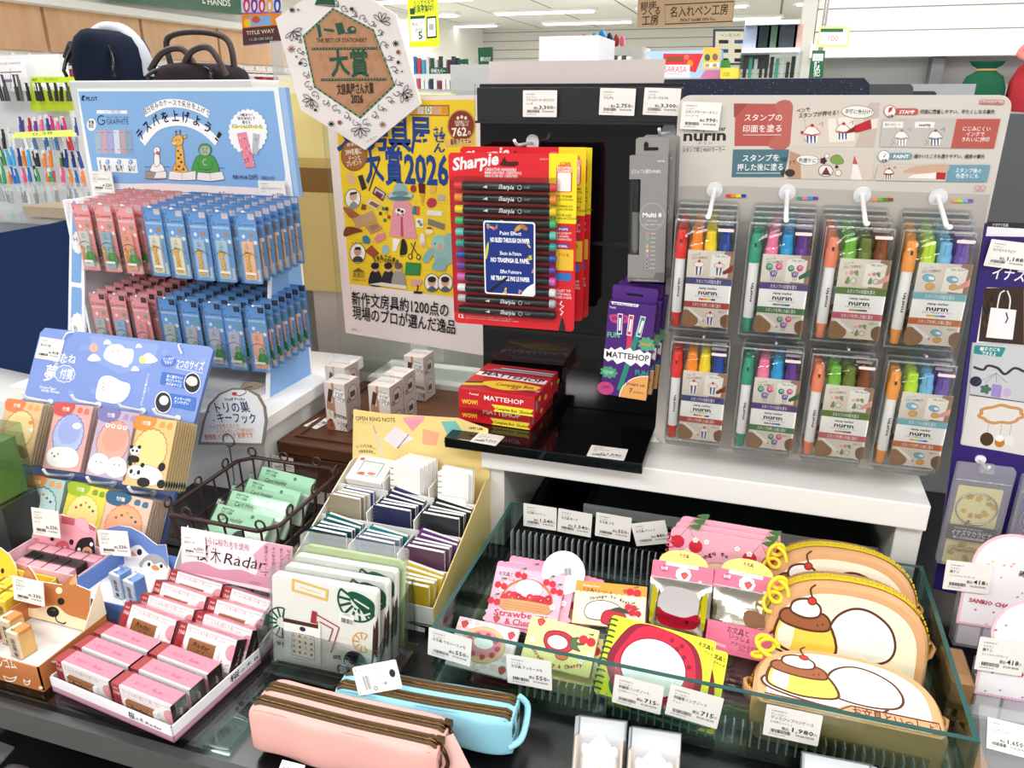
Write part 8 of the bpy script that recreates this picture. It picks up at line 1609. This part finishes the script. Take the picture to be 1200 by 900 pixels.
for i in range(13):
    y=h*(.06+.88*i/12);g.tube([(.004+.0058*math.cos(a)-.001,y,-.0055+.0078*math.sin(a)) for a in [j*math.pi/6 for j in range(12)]],.0011,'#2f5a34','plastic',6,True)
g.build('ring_binding',e5)
dup(e5,M @ Matrix.Translation((.014,-.004,-.0158)),'yellow ring notebook with a halved strawberry, under the topmost one')
# --- pink ring notebooks at the back
q=[(781,645),(902,662),(906,630),(786,609)]
M,w,h=fit([(779,668),(900,690),(906,630),(786,609)],(0,.868,.985),0,14);h=.098;M=frame((M.translation.x+.001,.850,.893),0,13,-1)
e6=empty('ring_notebook',M);board('cover',Matrix(),w,h,.0008,'#f1b0c2','card',.008,parent=e6);tag(e6,'pink cherry ring notebook standing foremost at the back of the tray','notebook','pink ring notebooks at the back of the tray')
g=G();g.prism(rrect(.004,.001,w-.001,h-.001,.007),-.006,-.001,'#f4ecec','paper');g.build('pages',e6);g=G();g.prism(rrect(0,0,w,h,.008),-.0072,-.0063,'#efa8bc','card');g.build('back_cover',e6)
k=Ink(Matrix(),px=False,mat='card');u=lambda x,y: (x*w,(1-y)*h)
for x,y in ((.13,.14),(.84,.20)): cherry(k,x,y,2.6,u)
for x,y in ((.25,.12),(.36,.12),(.18,.28),(.66,.14),(.78,.18),(.28,.36),(.82,.36)): flower(k,u(x,y),w*.032)
berry(k,u(.12,.36),w*.05);k.arc('Obungu to issho',[u(.28,.44),u(.5,.26),u(.78,.46)],.0058,'#5a2a44',.03);k.ell(u(.52,.66),w*.26,h*.30,'#e58a9a',0,30);k.ell(u(.52,.66),w*.245,h*.285,'#f3e2b0',0,30);k.blob([u(.34,.60),u(.40,.46),u(.5,.50),u(.5,.66),u(.40,.72)],'#3a3a6a');k.blob([u(.40,.60),u(.46,.50),u(.54,.56),u(.50,.70)],'#c8304a');k.ell(u(.62,.60),w*.06,w*.06,'#c8304a',0,14);k.line([u(.62,.55),u(.60,.40)],.001,'#5a3a34');k.build(e6.children[0])
g=G()
for i in range(6): y=h*(.60+.07*i) if i < 5 else h*.12;g.tube([(.001+.005*math.cos(a),y,-.0035+.0058*math.sin(a)) for a in [j*math.pi/5 for j in range(10)]],.0009,'#e0506a','plastic',5,True)
g.build('ring_binding',e6)
for i in (1,2): dup(e6,M @ Matrix.Translation((.004*i,.004*i,-.0118*i)),'pink cherry ring notebook standing %s at the back of the tray' % ('second','rearmost')[i-1])
# --- round mirror with a sticker
g=G();a=at(659,670,z=.945);g.prism(ellp(0,0,.027,.027,32),-.005,0,'#efedf0','plastic');g.prism(ellp(0,0,.0235,.0235,32),0,.0004,'#f6f4f6','card');o=g.build('round_mirror',None,frame((a.x,a.y+.006,.940),8,42));tag(o,'round white tin with a bar code sticker leaning behind the pink packets','tin')
k=Ink(Matrix(),px=False,n0=.0006);k.rect([(-.004,-.012),(.018,-.008),(.014,.014),(-.008,.010)],'#f4f0f2');k.bars((.002,-.004),(.012,-.002),.009,n=10);k.text('HANDS',(-.004,.006),(.006,.008),.0016,'#6a6a6c');k.line([(-.02*math.cos(R(x)),-.02*math.sin(R(x))) for x in range(20,100,10)],.0005,'#c9a0aa');k.build(o)
# --- foil magnet packs with pink header cards
def foil(win,seedv):
    W,H=.073,.094;t=empty('foil_pack',None);rr_=random.Random(seedv);nx,ny=10,14;rows=[]
    for j in range(ny+1):
        row=[]
        for i in range(nx+1):
            x,y=i/nx,j/ny;z=.010*math.sin(math.pi*x) ** .6*math.sin(math.pi*min(1,y*1.0)) ** .5+rr_.uniform(-.0010,.0010) if 0 < i < nx and 0 < j < ny else 0
            row.append((x*W+(rr_.uniform(-.0006,.0006) if i in (0,nx) else 0),y*H*.80,z))
        rows.append(row)
    g=G();vs=[p for r in rows for p in r];fs=[(j*(nx+1)+i,j*(nx+1)+i+1,(j+1)*(nx+1)+i+1,(j+1)*(nx+1)+i) for j in range(ny) for i in range(nx)]
    g.add(vs,fs,'#c9c2b4','foil',True);g.add([(x,y,-z*.6-.001) for x,y,z in vs],[f[::-1] for f in fs],'#b9b9bc','foil',True);b=g.build('foil_bag',t)
    g=G();g.prism(rrect(0,H*.76,W,H,.002),-.001,.0009,'#e2708e','card');c=g.build('header_card',t);ar=[(W*.10,H)]+[(W*.5-W*.40*math.cos(R(a)),H+H*.17*math.sin(R(a))) for a in range(0,181,12)]+[(W*.90,H)]
    g=G();g.prism(ar[::-1],-.001,.0008,'#f3e07a','card');g.build('arched_tab',c)
    k=Ink(Matrix(),px=False,n0=.001,mat='card');u=lambda x,y: (x*W,H*.76+(1-y)*H*.24);k.text('お文具',(W*.42,H*1.09),(W*.58,H*1.08),.0034,'#5a3a1c',.02);k.text('といっしょ',(W*.43,H*1.055),(W*.58,H*1.045),.0022,'#5a3a1c')
    k.line([u(.22,.10),u(.75,.12)],.0042,'#f6eef0');k.text('アクリルマグネットコレクション',u(.24,.14),u(.73,.16),.0020,'#5a3a3c',.01);k.ell(u(.20,.40),W*.08,W*.055,'#c04a78',0,16);k.text('全8種',u(.14,.45),u(.26,.44),.0034,'#f6eef0',.02);k.scal(u(.52,.56),W*.13,H*.095,9,'#f8f2f2',.10);berry(k,u(.54,.62),W*.06);k.ell(u(.80,.80),.002,.0013,'#f8eef0');k.build(c)
    k=Ink(Matrix(),px=False,n0=.0118,mat='card')
    if win:
        k.mat='foil'
        k.blob([(W*.18,H*.40),(W*.24,H*.66),(W*.5,H*.70),(W*.78,H*.64),(W*.80,H*.40),(W*.5,H*.33)],'#e4dcdc');k.blob([(W*.18,H*.42),(W*.3,H*.37),(W*.6,H*.34),(W*.82,H*.40),(W*.78,H*.22),(W*.25,H*.22)],'#c2203a');k.ell((W*.66,H*.29),.002,.002,'#6a1020')
        for s in (0.06,.94): k.blob([(W*s,H*.66),(W*(s+.08*(1 if s < .5 else-1)),H*.6),(W*(s+.06*(1 if s < .5 else-1)),H*.30),(W*s,H*.24)],'#d8cc2a')
    else:
        k.blob([(W*.52,H*.50),(W*.60,H*.56),(W*.80,H*.54),(W*.84,H*.40),(W*.6,H*.36)],'#7a4a24');k.rect([(0,0),(W,0),(W,H*.36),(0,H*.36)],'#e06a8c');k.text('お文具と',(W*.30,H*.26),(W*.64,H*.25),.0058,'#3a1c20',.02);k.text('いっしょ',(W*.34,H*.19),(W*.66,H*.18),.0056,'#3a1c20',.02);k.text('アクリルマグネット',(W*.38,H*.12),(W*.92,H*.09),.0034,'#3a1c20',.02);k.text('コレクション',(W*.50,H*.07),(W*.88,H*.05),.0034,'#3a1c20',.02);k.line([(W*.12,H*.10),(W*.32,H*.08)],.003,'#f0b0c0')
    k.build(t,'print');g=G();g.prism(rrect(0,H*.78,W,H*.795,.001),.0005,.0016,'#e9edf0','foil');g.build('seal_seam',t)
    return t
for i,(q,lb) in enumerate(((((764,676),(834,690),(838,661),(765,652)),'silver and gold foil pack with a pink header card beside the orange pad'),(((836,686),(912,703),(913,674),(838,661)),'foil pack with a pink lower carton panel and header card beside the pouches'))):
    f=foil(i == 0,3+i);a=at(*q[0],z=.953);ti=34
    M0,w,h=fit(list(q),a,0,ti);s=w/.073;base=M0.translation-M0.col[1].to_3d().normalized()*(.76*.094*s)
    Mf=M0.copy();Mf.translation=base;f.matrix_world=Mf @ Matrix.Diagonal((s,s,1,1));tag(f,lb,'foil pack')
# --- dome pouches
def pouch(face):
    W,H,D=.205,.118,.052;t=empty('dome_pouch',None)
    def dome(f,grow=0.0):
        o=[];w2,hh=W/2*f,H*f
        for x,y in ((-w2*.96,0),(-w2,.006),(-w2*1.0,hh*.34)): o.append((W/2+x,y))
        for a in range(0,181,9): o.append((W/2-w2*(abs(math.cos(R(a))) ** .80*(1 if math.cos(R(a)) > 0 else-1)),hh*.34+hh*.66*math.sin(R(a)) ** .80))
        for x,y in ((w2*1.0,hh*.34),(w2,.006),(w2*.96,0)): o.append((W/2+x,y))
        return o[::-1]
    L=lambda f,z: [(x,y,z) for x,y in dome(f)]
    g=G();g.loft([L(.93,-D+.001),L(1.0,-D+.006),L(1.0,-.006),L(.955,.0)],'#dba878','leather');b=g.build('body',t)
    g=G();fr_=[(W/2+(x-W/2)*.90,.004+y*.90) for x,y in dome(.955)];n=len(fr_);g.add([(x,y,.0008) for x,y in fr_],[tuple(range(n))],'#f2e8cf','leather');p=g.build('front_panel',t)
    k=Ink(Matrix(),px=False,n0=.0010,mat='leather');u=lambda x,y: (x*W,(1-y)*H*.955)
    for i in range(12):
        x0=.30+.06*i;seg=[u(x0,.95),u(x0+.028,.95),u(x0+.028+.12,.42),u(x0+.12,.42)]
        if x0 < .72: k.poly(seg,'#f3e2b4' if i % 2 else '#efe2dc')
    br='#5a2f1c'
    k.blob([u(.05,.62),u(.20,.50),(u(.45,.55)),u(.70,.66),u(.66,.82),u(.40,.88),u(.10,.78)],'#f7f4ee',br,.0030)
    k.blob([u(.40,.66),u(.42,.36),u(.52,.20),u(.64,.20),u(.76,.34),u(.80,.56),u(.74,.72),u(.56,.76)],'#f4eef0',br,.0030);k.blob([u(.62,.68),u(.66,.34),u(.74,.40),u(.775,.56),u(.73,.69)],'#e3ecea')
    k.blob([u(.07,.66),u(.13,.34),u(.36,.34),u(.46,.70),u(.30,.80),u(.16,.77)],'#f1d25a',br,.0034);k.blob([u(.09,.64),u(.14,.38),u(.19,.36),u(.18,.74)],'#f6efdc');k.blob([u(.105,.45),u(.13,.31),u(.36,.31),u(.40,.47),u(.26,.51)],'#9a5c3a',br,.0028)
    k.blob([u(.16,.33),u(.17,.22),u(.25,.17),u(.33,.23),u(.33,.34),u(.25,.38)],'#f7f4f0',br,.0028);k.ell(u(.28,.185),W*.026,H*.040,'#d2382f',0,16,br,.0014);k.line(smooth_line([u(.28,.15),u(.262,.06),u(.29,.0)],4),.0022,br)
    for x,y in ((.33,.44),(.36,.42)): k.ell(u(x,y),.0012,.0014,br,n=8)
    if face:
        k.poly([u(.50,.80),u(.96,.80),u(.96,.955),u(.05,.955),(u(.05,.88)),u(.44,.88)],'#e9a274');k.line([u(.06,.87),u(.46,.89),u(.52,.80),u(.96,.80),u(.96,.95)],.0026,br);k.text('お文具といっしょ',u(.52,.935),u(.93,.935),H*.105,br,.04);k.text('＊',u(.93,.86),u(.955,.86),H*.04,'#d2382f')
    k.build(p)
    g=G();arc_=[(x,y) for x,y in dome(1.0)][3:-3]
    zs=[(x,y,-D*.42) for x,y in arc_];m=len(zs);vs=[]
    for x,y,z in zs:
        c=Vector((x-W/2,y-H*.3));c.normalize();vs += [(x+c.x*.0012,y+c.y*.0012,z-.011),(x+c.x*.0018,y+c.y*.0018,z+.013)]
    g.add(vs,[(2*i,2*i+1,2*i+3,2*i+2) for i in range(m-1)],'#f2dc3a','fabric');g.add(vs,[(2*i+2,2*i+3,2*i+1,2*i) for i in range(m-1)],'#f2dc3a','fabric');z_=g.build('zip',t)
    g=G();ln=smooth_line([((vs[2*i][0]+vs[2*i+1][0])/2,(vs[2*i][1]+vs[2*i+1][1])/2,-D*.42) for i in range(m)],3)
    for i in range(0,len(ln)-1,1):
        x,y,z=ln[i];c=Vector((x-W/2,y-H*.3));c.normalize();g.box(x+c.x*.0016-.0009,y+c.y*.0016-.0009,z-.0022+.0026*(i % 2),x+c.x*.0020+.0009,y+c.y*.0020+.0009,z+.0012+.0026*(i % 2),'#dcbf22','plastic')
    g.build('zip_tooth_chain',z_)
    for s,x in ((-1,.0),(1,W)):
        g=G();g.loft([[(x+s*dx+(W/2-x)*.0,y,z) for z in (-D*.60,-D*.30)]+[(x+s*dx*1.0-s*.003,y+.001,z) for z in (-D*.30,-D*.60)] for dx,y in ((-.004,H*.44),(.006,H*.50),(.011,H*.46),(.008,H*.36),(-.002,H*.30))],'#d59f6c','leather');g.build('side_loop',t)
    rr_=random.Random(5);P0=Vector((W*.13,H*.80,-D*.2));g=G();pts=[P0+Vector((.010*math.cos(a*1.9)-.010-a*.0012,.010*math.sin(a*1.9)+.014*math.sin(a*.55),.012+.006*math.cos(a*1.3))) for a in [i*.28 for i in range(34)]]
    g.tube(smooth_line(pts,2),.0027,'#f4dc34','plastic',8);g.build('curly_pull',t)
    return t
p1=pouch(True);SC1=Matrix.Diagonal((.875,.80,1,1));p1.matrix_world=frame((.0475,.661,.9285),0,86) @ SC1;tag(p1,'tan dome pouch with pudding print lying foremost against the front pane','pouch','tan dome pouches in the glass tray')
p2=pouch(False);SC2=Matrix.Diagonal((.84,.94,.9,1));p2.matrix_world=frame((.056,.770,.886),0,14) @ SC2;tag(p2,'tan dome pouch with pudding print standing second from the front pane','pouch','tan dome pouches in the glass tray')
dup(p2,frame((.0545,.838,.888),0,14) @ SC2,'tan dome pouch with a yellow zip standing rearmost in the glass tray')

# ================================================================== RIGHT-HAND DISPLAY
YV=.985
MV=frame((0,YV,0))
vb=board_px('violet_board',MV,[(1094,690),(1155,262),(1330,268),(1290,760)],.005,'#33226e','card',vmin=T+.0006);tag(vb,'violet display board with photos of a tote bag and key chains','display board')
k=Ink(MV)
k.poly([t8(1042,200),t8(1050,150),t8(1300,165),t8(1300,205)],'#e4e2e6');k.poly([t8(1040,160),t8(1046,140),t8(1300,150),t8(1300,175)],'#2a2a2e');k.text('ナガサワ文具',t8(1068,158),t8(1134,160),3,'#d9d9dc',.02)
k.text('イナズマ',t8(1060,372),t8(1250,392),13,'#f4f2f6',.02);
k.rect([b4(935,285),b4(1300,345),t8(1300,420),t8(1040,412)],'#e9e4e2',3);k.rect([b4(938,280),b4(1300,338),t8(1300,640),t8(985,640)],'#b9b9bc');k.poly([t8(1012,635),t8(1200,650),t8(1200,412),t8(1036,415)],'#3a2a1e')
for i in range(40): x,y=rnd.uniform(1030,1130),rnd.uniform(425,560);k.line([t8(x,y),t8(x+rnd.uniform(-8,8),y+22)],1.1,rnd.choice(['#2a1c14','#4a3424','#57402c','#1e1410']))
k.poly(T4(t8,1042,618,1152,628,1168,505,1062,495),'#ecebee');k.line(smooth_line(T4(t8,1088,500,1100,440,1120,425)),1.6,'#e6e2e0');k.line(smooth_line(T4(t8,1138,502,1142,460,1130,425)),1.6,'#e6e2e0');k.line(T4(t8,1125,515,1132,540,1122,560),1.6,'#5a2f5a')
k.poly([t8(988,640),b4(975,78),b4(1200,110),t8(1200,655)],'#c3c4c8');k.line([b4(975,78),b4(1200,110)],1,'#3a3a3c')
k.rect(T4(t8,990,685,1105,700,1125,660,995,650),'#2f8a8a',2);k.text('帽子さにも',t8(1015,672),t8(1100,676),4,'#eef4f4',.03);k.text('できるよ',t8(1022,690),t8(1082,694),4,'#eef4f4',.03)
k.line(smooth_line(T4(t8,990,740,1030,752,1050,735,1090,745,1120,770,1160,745,1200,760)),3,'#35343a');k.ell(t8(1000,800),7,6,'#2f2a44');k.scal(t8(1040,832),7,6,5,'#4a6a5e',.35);k.rect(T4(t8,1062,862,1102,868,1108,816,1068,810),'#9a86c4',1);k.ell(t8(1130,846),5,5,'#c0a8d0');[k.line([t8(1085,765),t8(x,805)],.5,'#6a6a70') for x in (1005,1040,1085,1128)]
k.poly([b4(938,280),b4(1200,330),b4(1200,112),b4(972,82)],'#dcd8d4');pts=[(b4(1105,160)[0]+25*math.cos(a)*(1+.08*math.sin(9*a)),b4(1105,160)[1]+10*math.sin(a)*(1+.10*math.sin(7*a))) for a in [i*math.pi/24 for i in range(49)]];k.line(pts,3.4,'#b5702c');k.line(pts,1.4,'#d8a060')
for x,y,c,r_ in ((1045,262,'#4a3420',8),(1098,275,'#c07a2c',6),(1138,268,'#e6e2dc',6)): k.line([b4(x+10,190),b4(x,y-15)],.5,'#9a8a7a');k.ell(b4(x,y),r_,r_*1.0,c,0,16);
k.ell(b4(1098,258),5,4,'#f0ece6');k.build(vb)
card_at([t8(1040,322),t8(1215,345),t8(1225,232),t8(1058,212)],(0,YV-.006,0),0,0,'1,188',('ナガサワ','モクモクカラビナ',''),'price card priced 1,188 on the violet board above the photos')
def zipbag(inner,acc,tx):
    W,H=.068,.150;t=empty('zip_bag',None);u=lambda x,y: (x*W,(1-y)*H)
    g=G();g.prism(rrect(W*.12,H*.0,W*.9,H*.78,.002),-.003,-.002,inner,'card');c=g.build('insert_card',t);k=Ink(Matrix(),px=False,n0=-.0018,mat='card')
    for i in range(26): k.scal(u(.18+.66*rnd.random(),.25+.7*rnd.random()),.003+.003*rnd.random(),.0025+.003*rnd.random(),5,acc if i % 2 else '#c9a62c',.4,rnd.uniform(0,90))
    k.build(c)
    lab=board('label_band',Matrix.Translation((W*.06,H*.26,.0035)),W*.88,H*.15,.0008,'#1d1a1c','card',.002,parent=t);k=Ink(Matrix(),px=False);k.text('TOGGY DEVICES',(W*.12,H*.115),(W*.62,H*.115),.0022,'#dad6d6',.02);k.text('イナズマカラビナ',(W*.08,H*.055),(W*.80,H*.055),.0068,'#f2eff0',.02);k.rect([(W*.14,H*.018),(W*.68,H*.018),(W*.68,H*.042),(W*.14,H*.042)],'#c9c5c6');k.text(tx,(W*.18,H*.022),(W*.64,H*.022),.0028,'#2a2628',.03);k.build(lab)
    g=G();g.tube([(W*.5+W*.36*math.cos(a),H*.58+H*.155*math.sin(a),.001) for a in [i*math.pi/14 for i in range(28)]],.0011,'#c9c9cc','metal',6,True);g.build('carabiner',t)
    g=G();pts=[(W*(.2+.6*i/8),H*(.16+.02*(i % 2)),.001) for i in range(9)];g.tube(pts,.0028,acc,'plastic',6);g.tube([(W*.42,H*.46,.0015),(W*.36,H*.40,.0015),(W*.42,H*.36,.0015)],.0016,'#5a4a1a','plastic',6);g.build('charm',t)
    g=G();g.prism(rrect(0,0,W,H,.003),-.0045,.0045,'#ffffff','film');g.build('bag',t);g=G();g.tube([(.002,H*.855,.0045),(W-.002,H*.855,.0045)],.001,'#ffffff','film',6);g.build('zip_seal',t)
    g=G();g.prism(rrect(W*.38,H*.94,W*.64,H*1.02,.002),-.001,.0048,'#e4e6e8','film');g.build('hang_tab',t);return t
M0,w,h=fit([b4(842,770),b4(1070,800),b4(1128,388),b4(888,352)],(0,.955,0));z1=zipbag('#e9dc9a','#b8941c','黒白カラー');z1.matrix_world=frame((M0.translation.x+.004,.955,M0.translation.z)) @ Matrix.Diagonal((w/.068,h/.150,1,1));tag(z1,'clear zip bag with a yellow lightning carabiner on the violet board','zip bag')
z2=zipbag('#5a3a8a','#c85a3a','紫橙カラー');z2.matrix_world=frame((M0.translation.x+w+.012,.955,M0.translation.z-.006)) @ Matrix.Diagonal((w/.068,h/.150,1,1));tag(z2,'clear zip bag with a purple carabiner at the edge of the violet board','zip bag')
for z in (z1,z2):
    p=z.matrix_basis.translation;peg(vb,MV.inverted() @ frame((p.x+w*.51,YV,p.z+h*.965)),.038,'#f0f0f2',.0018,(.012,.010))
# round headed character free cards in clear boxes
def round_card(label,q0,y,s,x_off=0):
    a=at(*q0,y=y);W,H,r_=.085*s,.058*s,.040*s;t=empty('round_top_card',frame((a.x,y,a.z),2,6),label,'card')
    pts=[(0,0),(W,0),(W,H)]+[(W*.52+r_*math.cos(R(x)),H+.022*s+r_*math.sin(R(x))) for x in range(-20,201,11)]+[(0,H)]
    g=G();g.prism(pts,-.0012,0,'#efc9d4','card');b=g.build('backing',t)
    pi=[(.003,.003),(W-.003,.003),(W-.003,H-.003)]+[(W*.52+(r_-.003)*math.cos(R(x)),H+.022*s+(r_-.003)*math.sin(R(x))) for x in range(-20,201,11)]+[(.003,H-.003)]
    k=Ink(Matrix(),px=False,mat='card');k.raw(pi,'#f3eff2')
    for i in range(26):
        x0,y0=W*i/26,.0008;k.rect([(x0,y0),(x0+.0014,y0),(x0+.0014,y0+.0014),(x0,y0+.0014)],'#e39ab0')
    for i in range(20):
        x,y_=rnd.uniform(.06,.94)*W,rnd.uniform(.08,1.5)*H;c=rnd.choice(['#8a9ad0','#e8d46a','#d0485a','#b08ac8','#e0a0b4','#e8a890']);k.ell((x,y_),.0014*s,.0011*s,c,rnd.uniform(0,90),8)
    k.text('SANRIO CHARACTERS',(W*.10,H*.52),(W*.92,H*.48),.0054*s,'#b83a4a',.03);k.text('磁ケシ',(W*.62,H*1.22),(W*.88,H*1.20),.006*s,'#2a2a2c',.02);k.build(b)
    g=G();g.box(.002,-.030,-.022,W-.002,H*.55,-.0016,'#ffffff','film');g.build('clear_box',t)
    for i in range(3): g=G();g.box(W*(.06+.31*i),-.028,-.020,W*(.33+.31*i),H*.2,-.004,('#e9dfe6','#d8c9dc','#efe3d8')[i],'card');g.build('eraser',t)
    return t
round_card('white round headed card with pink checked edge behind the first 418 price card',b8(918,300),.87,1.0)
round_card('white round headed card with pink checked edge behind the second 418 price card',b8(990,590),.775,1.0)
card_at(T4(b8,868,160,1060,182,1066,62,875,38),(0,.858,.93),2,6,'418',('サカモト','磁ケシ','サンリオキャラクターズ'),'price card priced 418 on the farther round headed card')
card_at(T4(b8,1002,492,1200,522,1206,385,1010,355),(0,.763,.92),2,6,'418',('サカモト','磁ケシ','サンリオキャラクターズ'),'price card priced 418 on the nearer round headed card')
q=[b8(985,960),b8(1260,1000),b8(1280,690),b8(1050,635)]
e7,eb,M,w,h=slab('cleaner_box',q,.885,42,.03,'#e9eaee','film','#dfe1e6',.003);tag(e7,'white translucent box with a price card at the corner of the table','box')
card_at([b8(1030,815),b8(1205,855),b8(1225,735),b8(1065,690)],M @ Vector((0,0,.0015)),0,42,'1,650',('ミドリ','ミニクリーナー',''),'price card for a mini cleaner on the white translucent corner box')
for i,(x,y,z) in enumerate(((.262,.80,.865),(.262,.69,.865))):
    o=empty('goods_box',Matrix.Translation((x,y,z-.002)),('amber and brown clear goods box beside the rearmost pouch','amber goods box beside the foremost pouch corner')[i],'box');g=G();g.box(-.011,-.03,.0,.011,.03,.05 if i == 0 else .02,'#b98a5a','card');g.build('carton',o)
    k=Ink(Matrix.Translation((0,-.0302,0)) @ frame((0,0,0)),px=False);[k.rect([(-.009+.006*j,.006),(-.005+.006*j,.006),(-.005+.006*j,.016),(-.009+.006*j,.016)],('#e6cf9a','#5a3a24','#d8a860')[j]) for j in range(3)];k.build(o,'print',k.M);g=G();g.box(-.0118,-.0308,0,.0118,.0308,.051 if i == 0 else .021,'#ffffff','clear');g.build('wrap',o)

# ================================================================== CLEAR FIGURE BOXES IN FRONT
def figure_box():
    W,H,D=.052,.085,.040;t=empty('figure_box',None)
    g=G();g.box(0,0,-D,W,H,0,'#ffffff','film');g.build('clear_box',t);g=G();g.box(.001,.001,-D+.001,W-.001,H*.98,-D+.002,'#dfe3ea','card');g.box(.001,.001,-D+.002,.003,H*.70,-.002,'#efcfb8','card');g.box(W-.003,.001,-D+.002,W-.001,H*.70,-.002,'#efcfb8','card');g.build('insert',t)
    rings=[]
    for y,rx,rz in ((.004,.30,.30),(.10,.36,.34),(.34,.38,.34),(.52,.32,.30),(.62,.20,.20),(.70,.10,.12),(.76,.04,.05)): rings.append([(W/2+W*rx*math.cos(a),y*H,-D*.5+D*rz*math.sin(a)) for a in [-j*math.pi/10 for j in range(20)]])
    g=G();g.loft(rings,'#f6f2f0','plastic');
    for s in (-1,1): g.ball((W/2+s*W*.30,H*.50,-D*.45),W*.09,H*.10,D*.10,'#f6f2f0')
    f=g.build('figurine',t);k=Ink(Matrix(),px=False,n0=-D*.5+D*.352,mat='plastic');[k.ell((W*(.5+rnd.uniform(-.12,.12)),H*rnd.uniform(.12,.30)),.0011,.0011,'#e6d3c8',n=8) for _ in range(9)];k.build(f)
    return t
fb=figure_box()
for i,(q,lb) in enumerate((([(660,915),(724,925),(736,848),(683,841)],'clear box with a white pointed figurine next to the pale blue pen case'),([(725,940),(792,950),(800,863),(744,853)],'clear box with a white pointed figurine second from the pale blue pen case'),([(935,990),(1022,1000),(1032,905),(948,880)],'clear box with a white figurine below the tan pouches'))):
    M0,w,h=fit(q,at(*q[0],z=.878),0,40);M0=M0 @ Matrix.Diagonal((w/.052,h/.085,.8,1))
    if i == 0: fb.matrix_world=M0;tag(fb,lb,'figurine box','clear figurine boxes on the table edge')
    else: dup(fb,M0,lb)
# pink packets on the lower shelf at the photo corner
for i,(x,a) in enumerate(((-.905,12),(-.80,-8),(-.70,5))):
    t=empty('pink_packet',Matrix.Translation((x,.505-.02*i,.6915)) @ Matrix.Rotation(R(a),4,'Z'),'pink cellophane packet %s on the lower shelf under the dog eraser box' % ('one','two','three')[i],'packet','pink packets on the lower shelf')
    rings=[];n=8
    for j in range(n+1):
        f=j/n;th=.004+.014*math.sin(math.pi*f);rings.append([(-.05+.1*f,-.035+.003*math.sin(f*20),.001),(-.05+.1*f,.035,.001),(-.05+.1*f,.034,th),(-.05+.1*f,-.034,th)])
    g=G();g.loft(rings,'#e2a6b4','film',smooth=True);g.build('wrap',t);g=G();g.box(-.036,-.025,.001,.036,.025,.009,'#d98ba0','card');b=g.build('contents',t);k=Ink(Matrix.Translation((0,0,.0092)),px=False);k.text('お文具',(-.02,-.004),(.02,.0),.008,'#8a2a44',.02);k.build(b)
# gift bags on the white gondola at the right
for nm,c,bow,px_,lb in (('gift_bag','#1f5a42','#2a6a50',(1143,148),'dark green gift pouch tied with a gold band'),('gift_bag','#b5353c','#ef8a86',(1206,150),'red gift pouch with a pink bow')):
    a=at(*px_,y=2.3);s=.105 if c == '#1f5a42' else .13;t=empty(nm,Matrix.Translation((a.x,2.3,1.460)),lb+' below the white slatted wall','gift bag');rings=[]
    for z,r_ in ((0,.9),(.04,1),(.5,.95),(.72,.75),(.82,.38),(.86,.36),(.92,.6),(1.0,.75)): rings.append([(s*.5*r_*x*(1+.06*math.sin(9*i)),s*.28*r_*y,s*1.15*z+.001) for i,(x,y) in enumerate(ellp(0,0,1,1,26))])
    g=G();g.loft(rings,c,'fabric');g.build('pouch',t);g=G();g.tube([(s*.21*x,s*.12*y,s*.97) for x,y in ellp(0,0,1,1,16)],s*.03,'#b99a6a' if bow == '#2a6a50' else bow,'fabric',6,True);g.build('tie',t)
    if bow != '#2a6a50':
        for sx in (-1,1): g=G();g.tube(smooth_line([(0,-.03,s),(sx*s*.30,-.04,s*1.22),(sx*s*.5,-.04,s*1.05),(sx*s*.25,-.04,s*.92),(0,-.03,s)],5),s*.055,bow,'fabric',8);g.build('bow_loop',t)
gs=plain('gift_shelf',at(1072,150,y=2.3).x,2.2,1.43,1.0,2.5,1.4585,'#8f9090','paint');tag(gs,'grey gondola shelf carrying the gift pouches','shelf')
gw=G();gw.box(.45,2.15,1.17,1.2,2.5,1.20,'#ffffff',wood_l);o=gw.build('wooden_shelf');tag(o,'pale wooden shelf beyond the violet board','shelf')
for i,x in enumerate((.40,.86)):
    g=G();g.box(x,2.44,0,x+.03,2.5,1.6,'#77797c','paint');o=g.build('gondola_upright');tag(o,'grey slotted upright of the white gondola','upright','slotted uprights of the white gondola')
bpy.data.objects.remove(_fo);bpy.data.curves.remove(_fc)
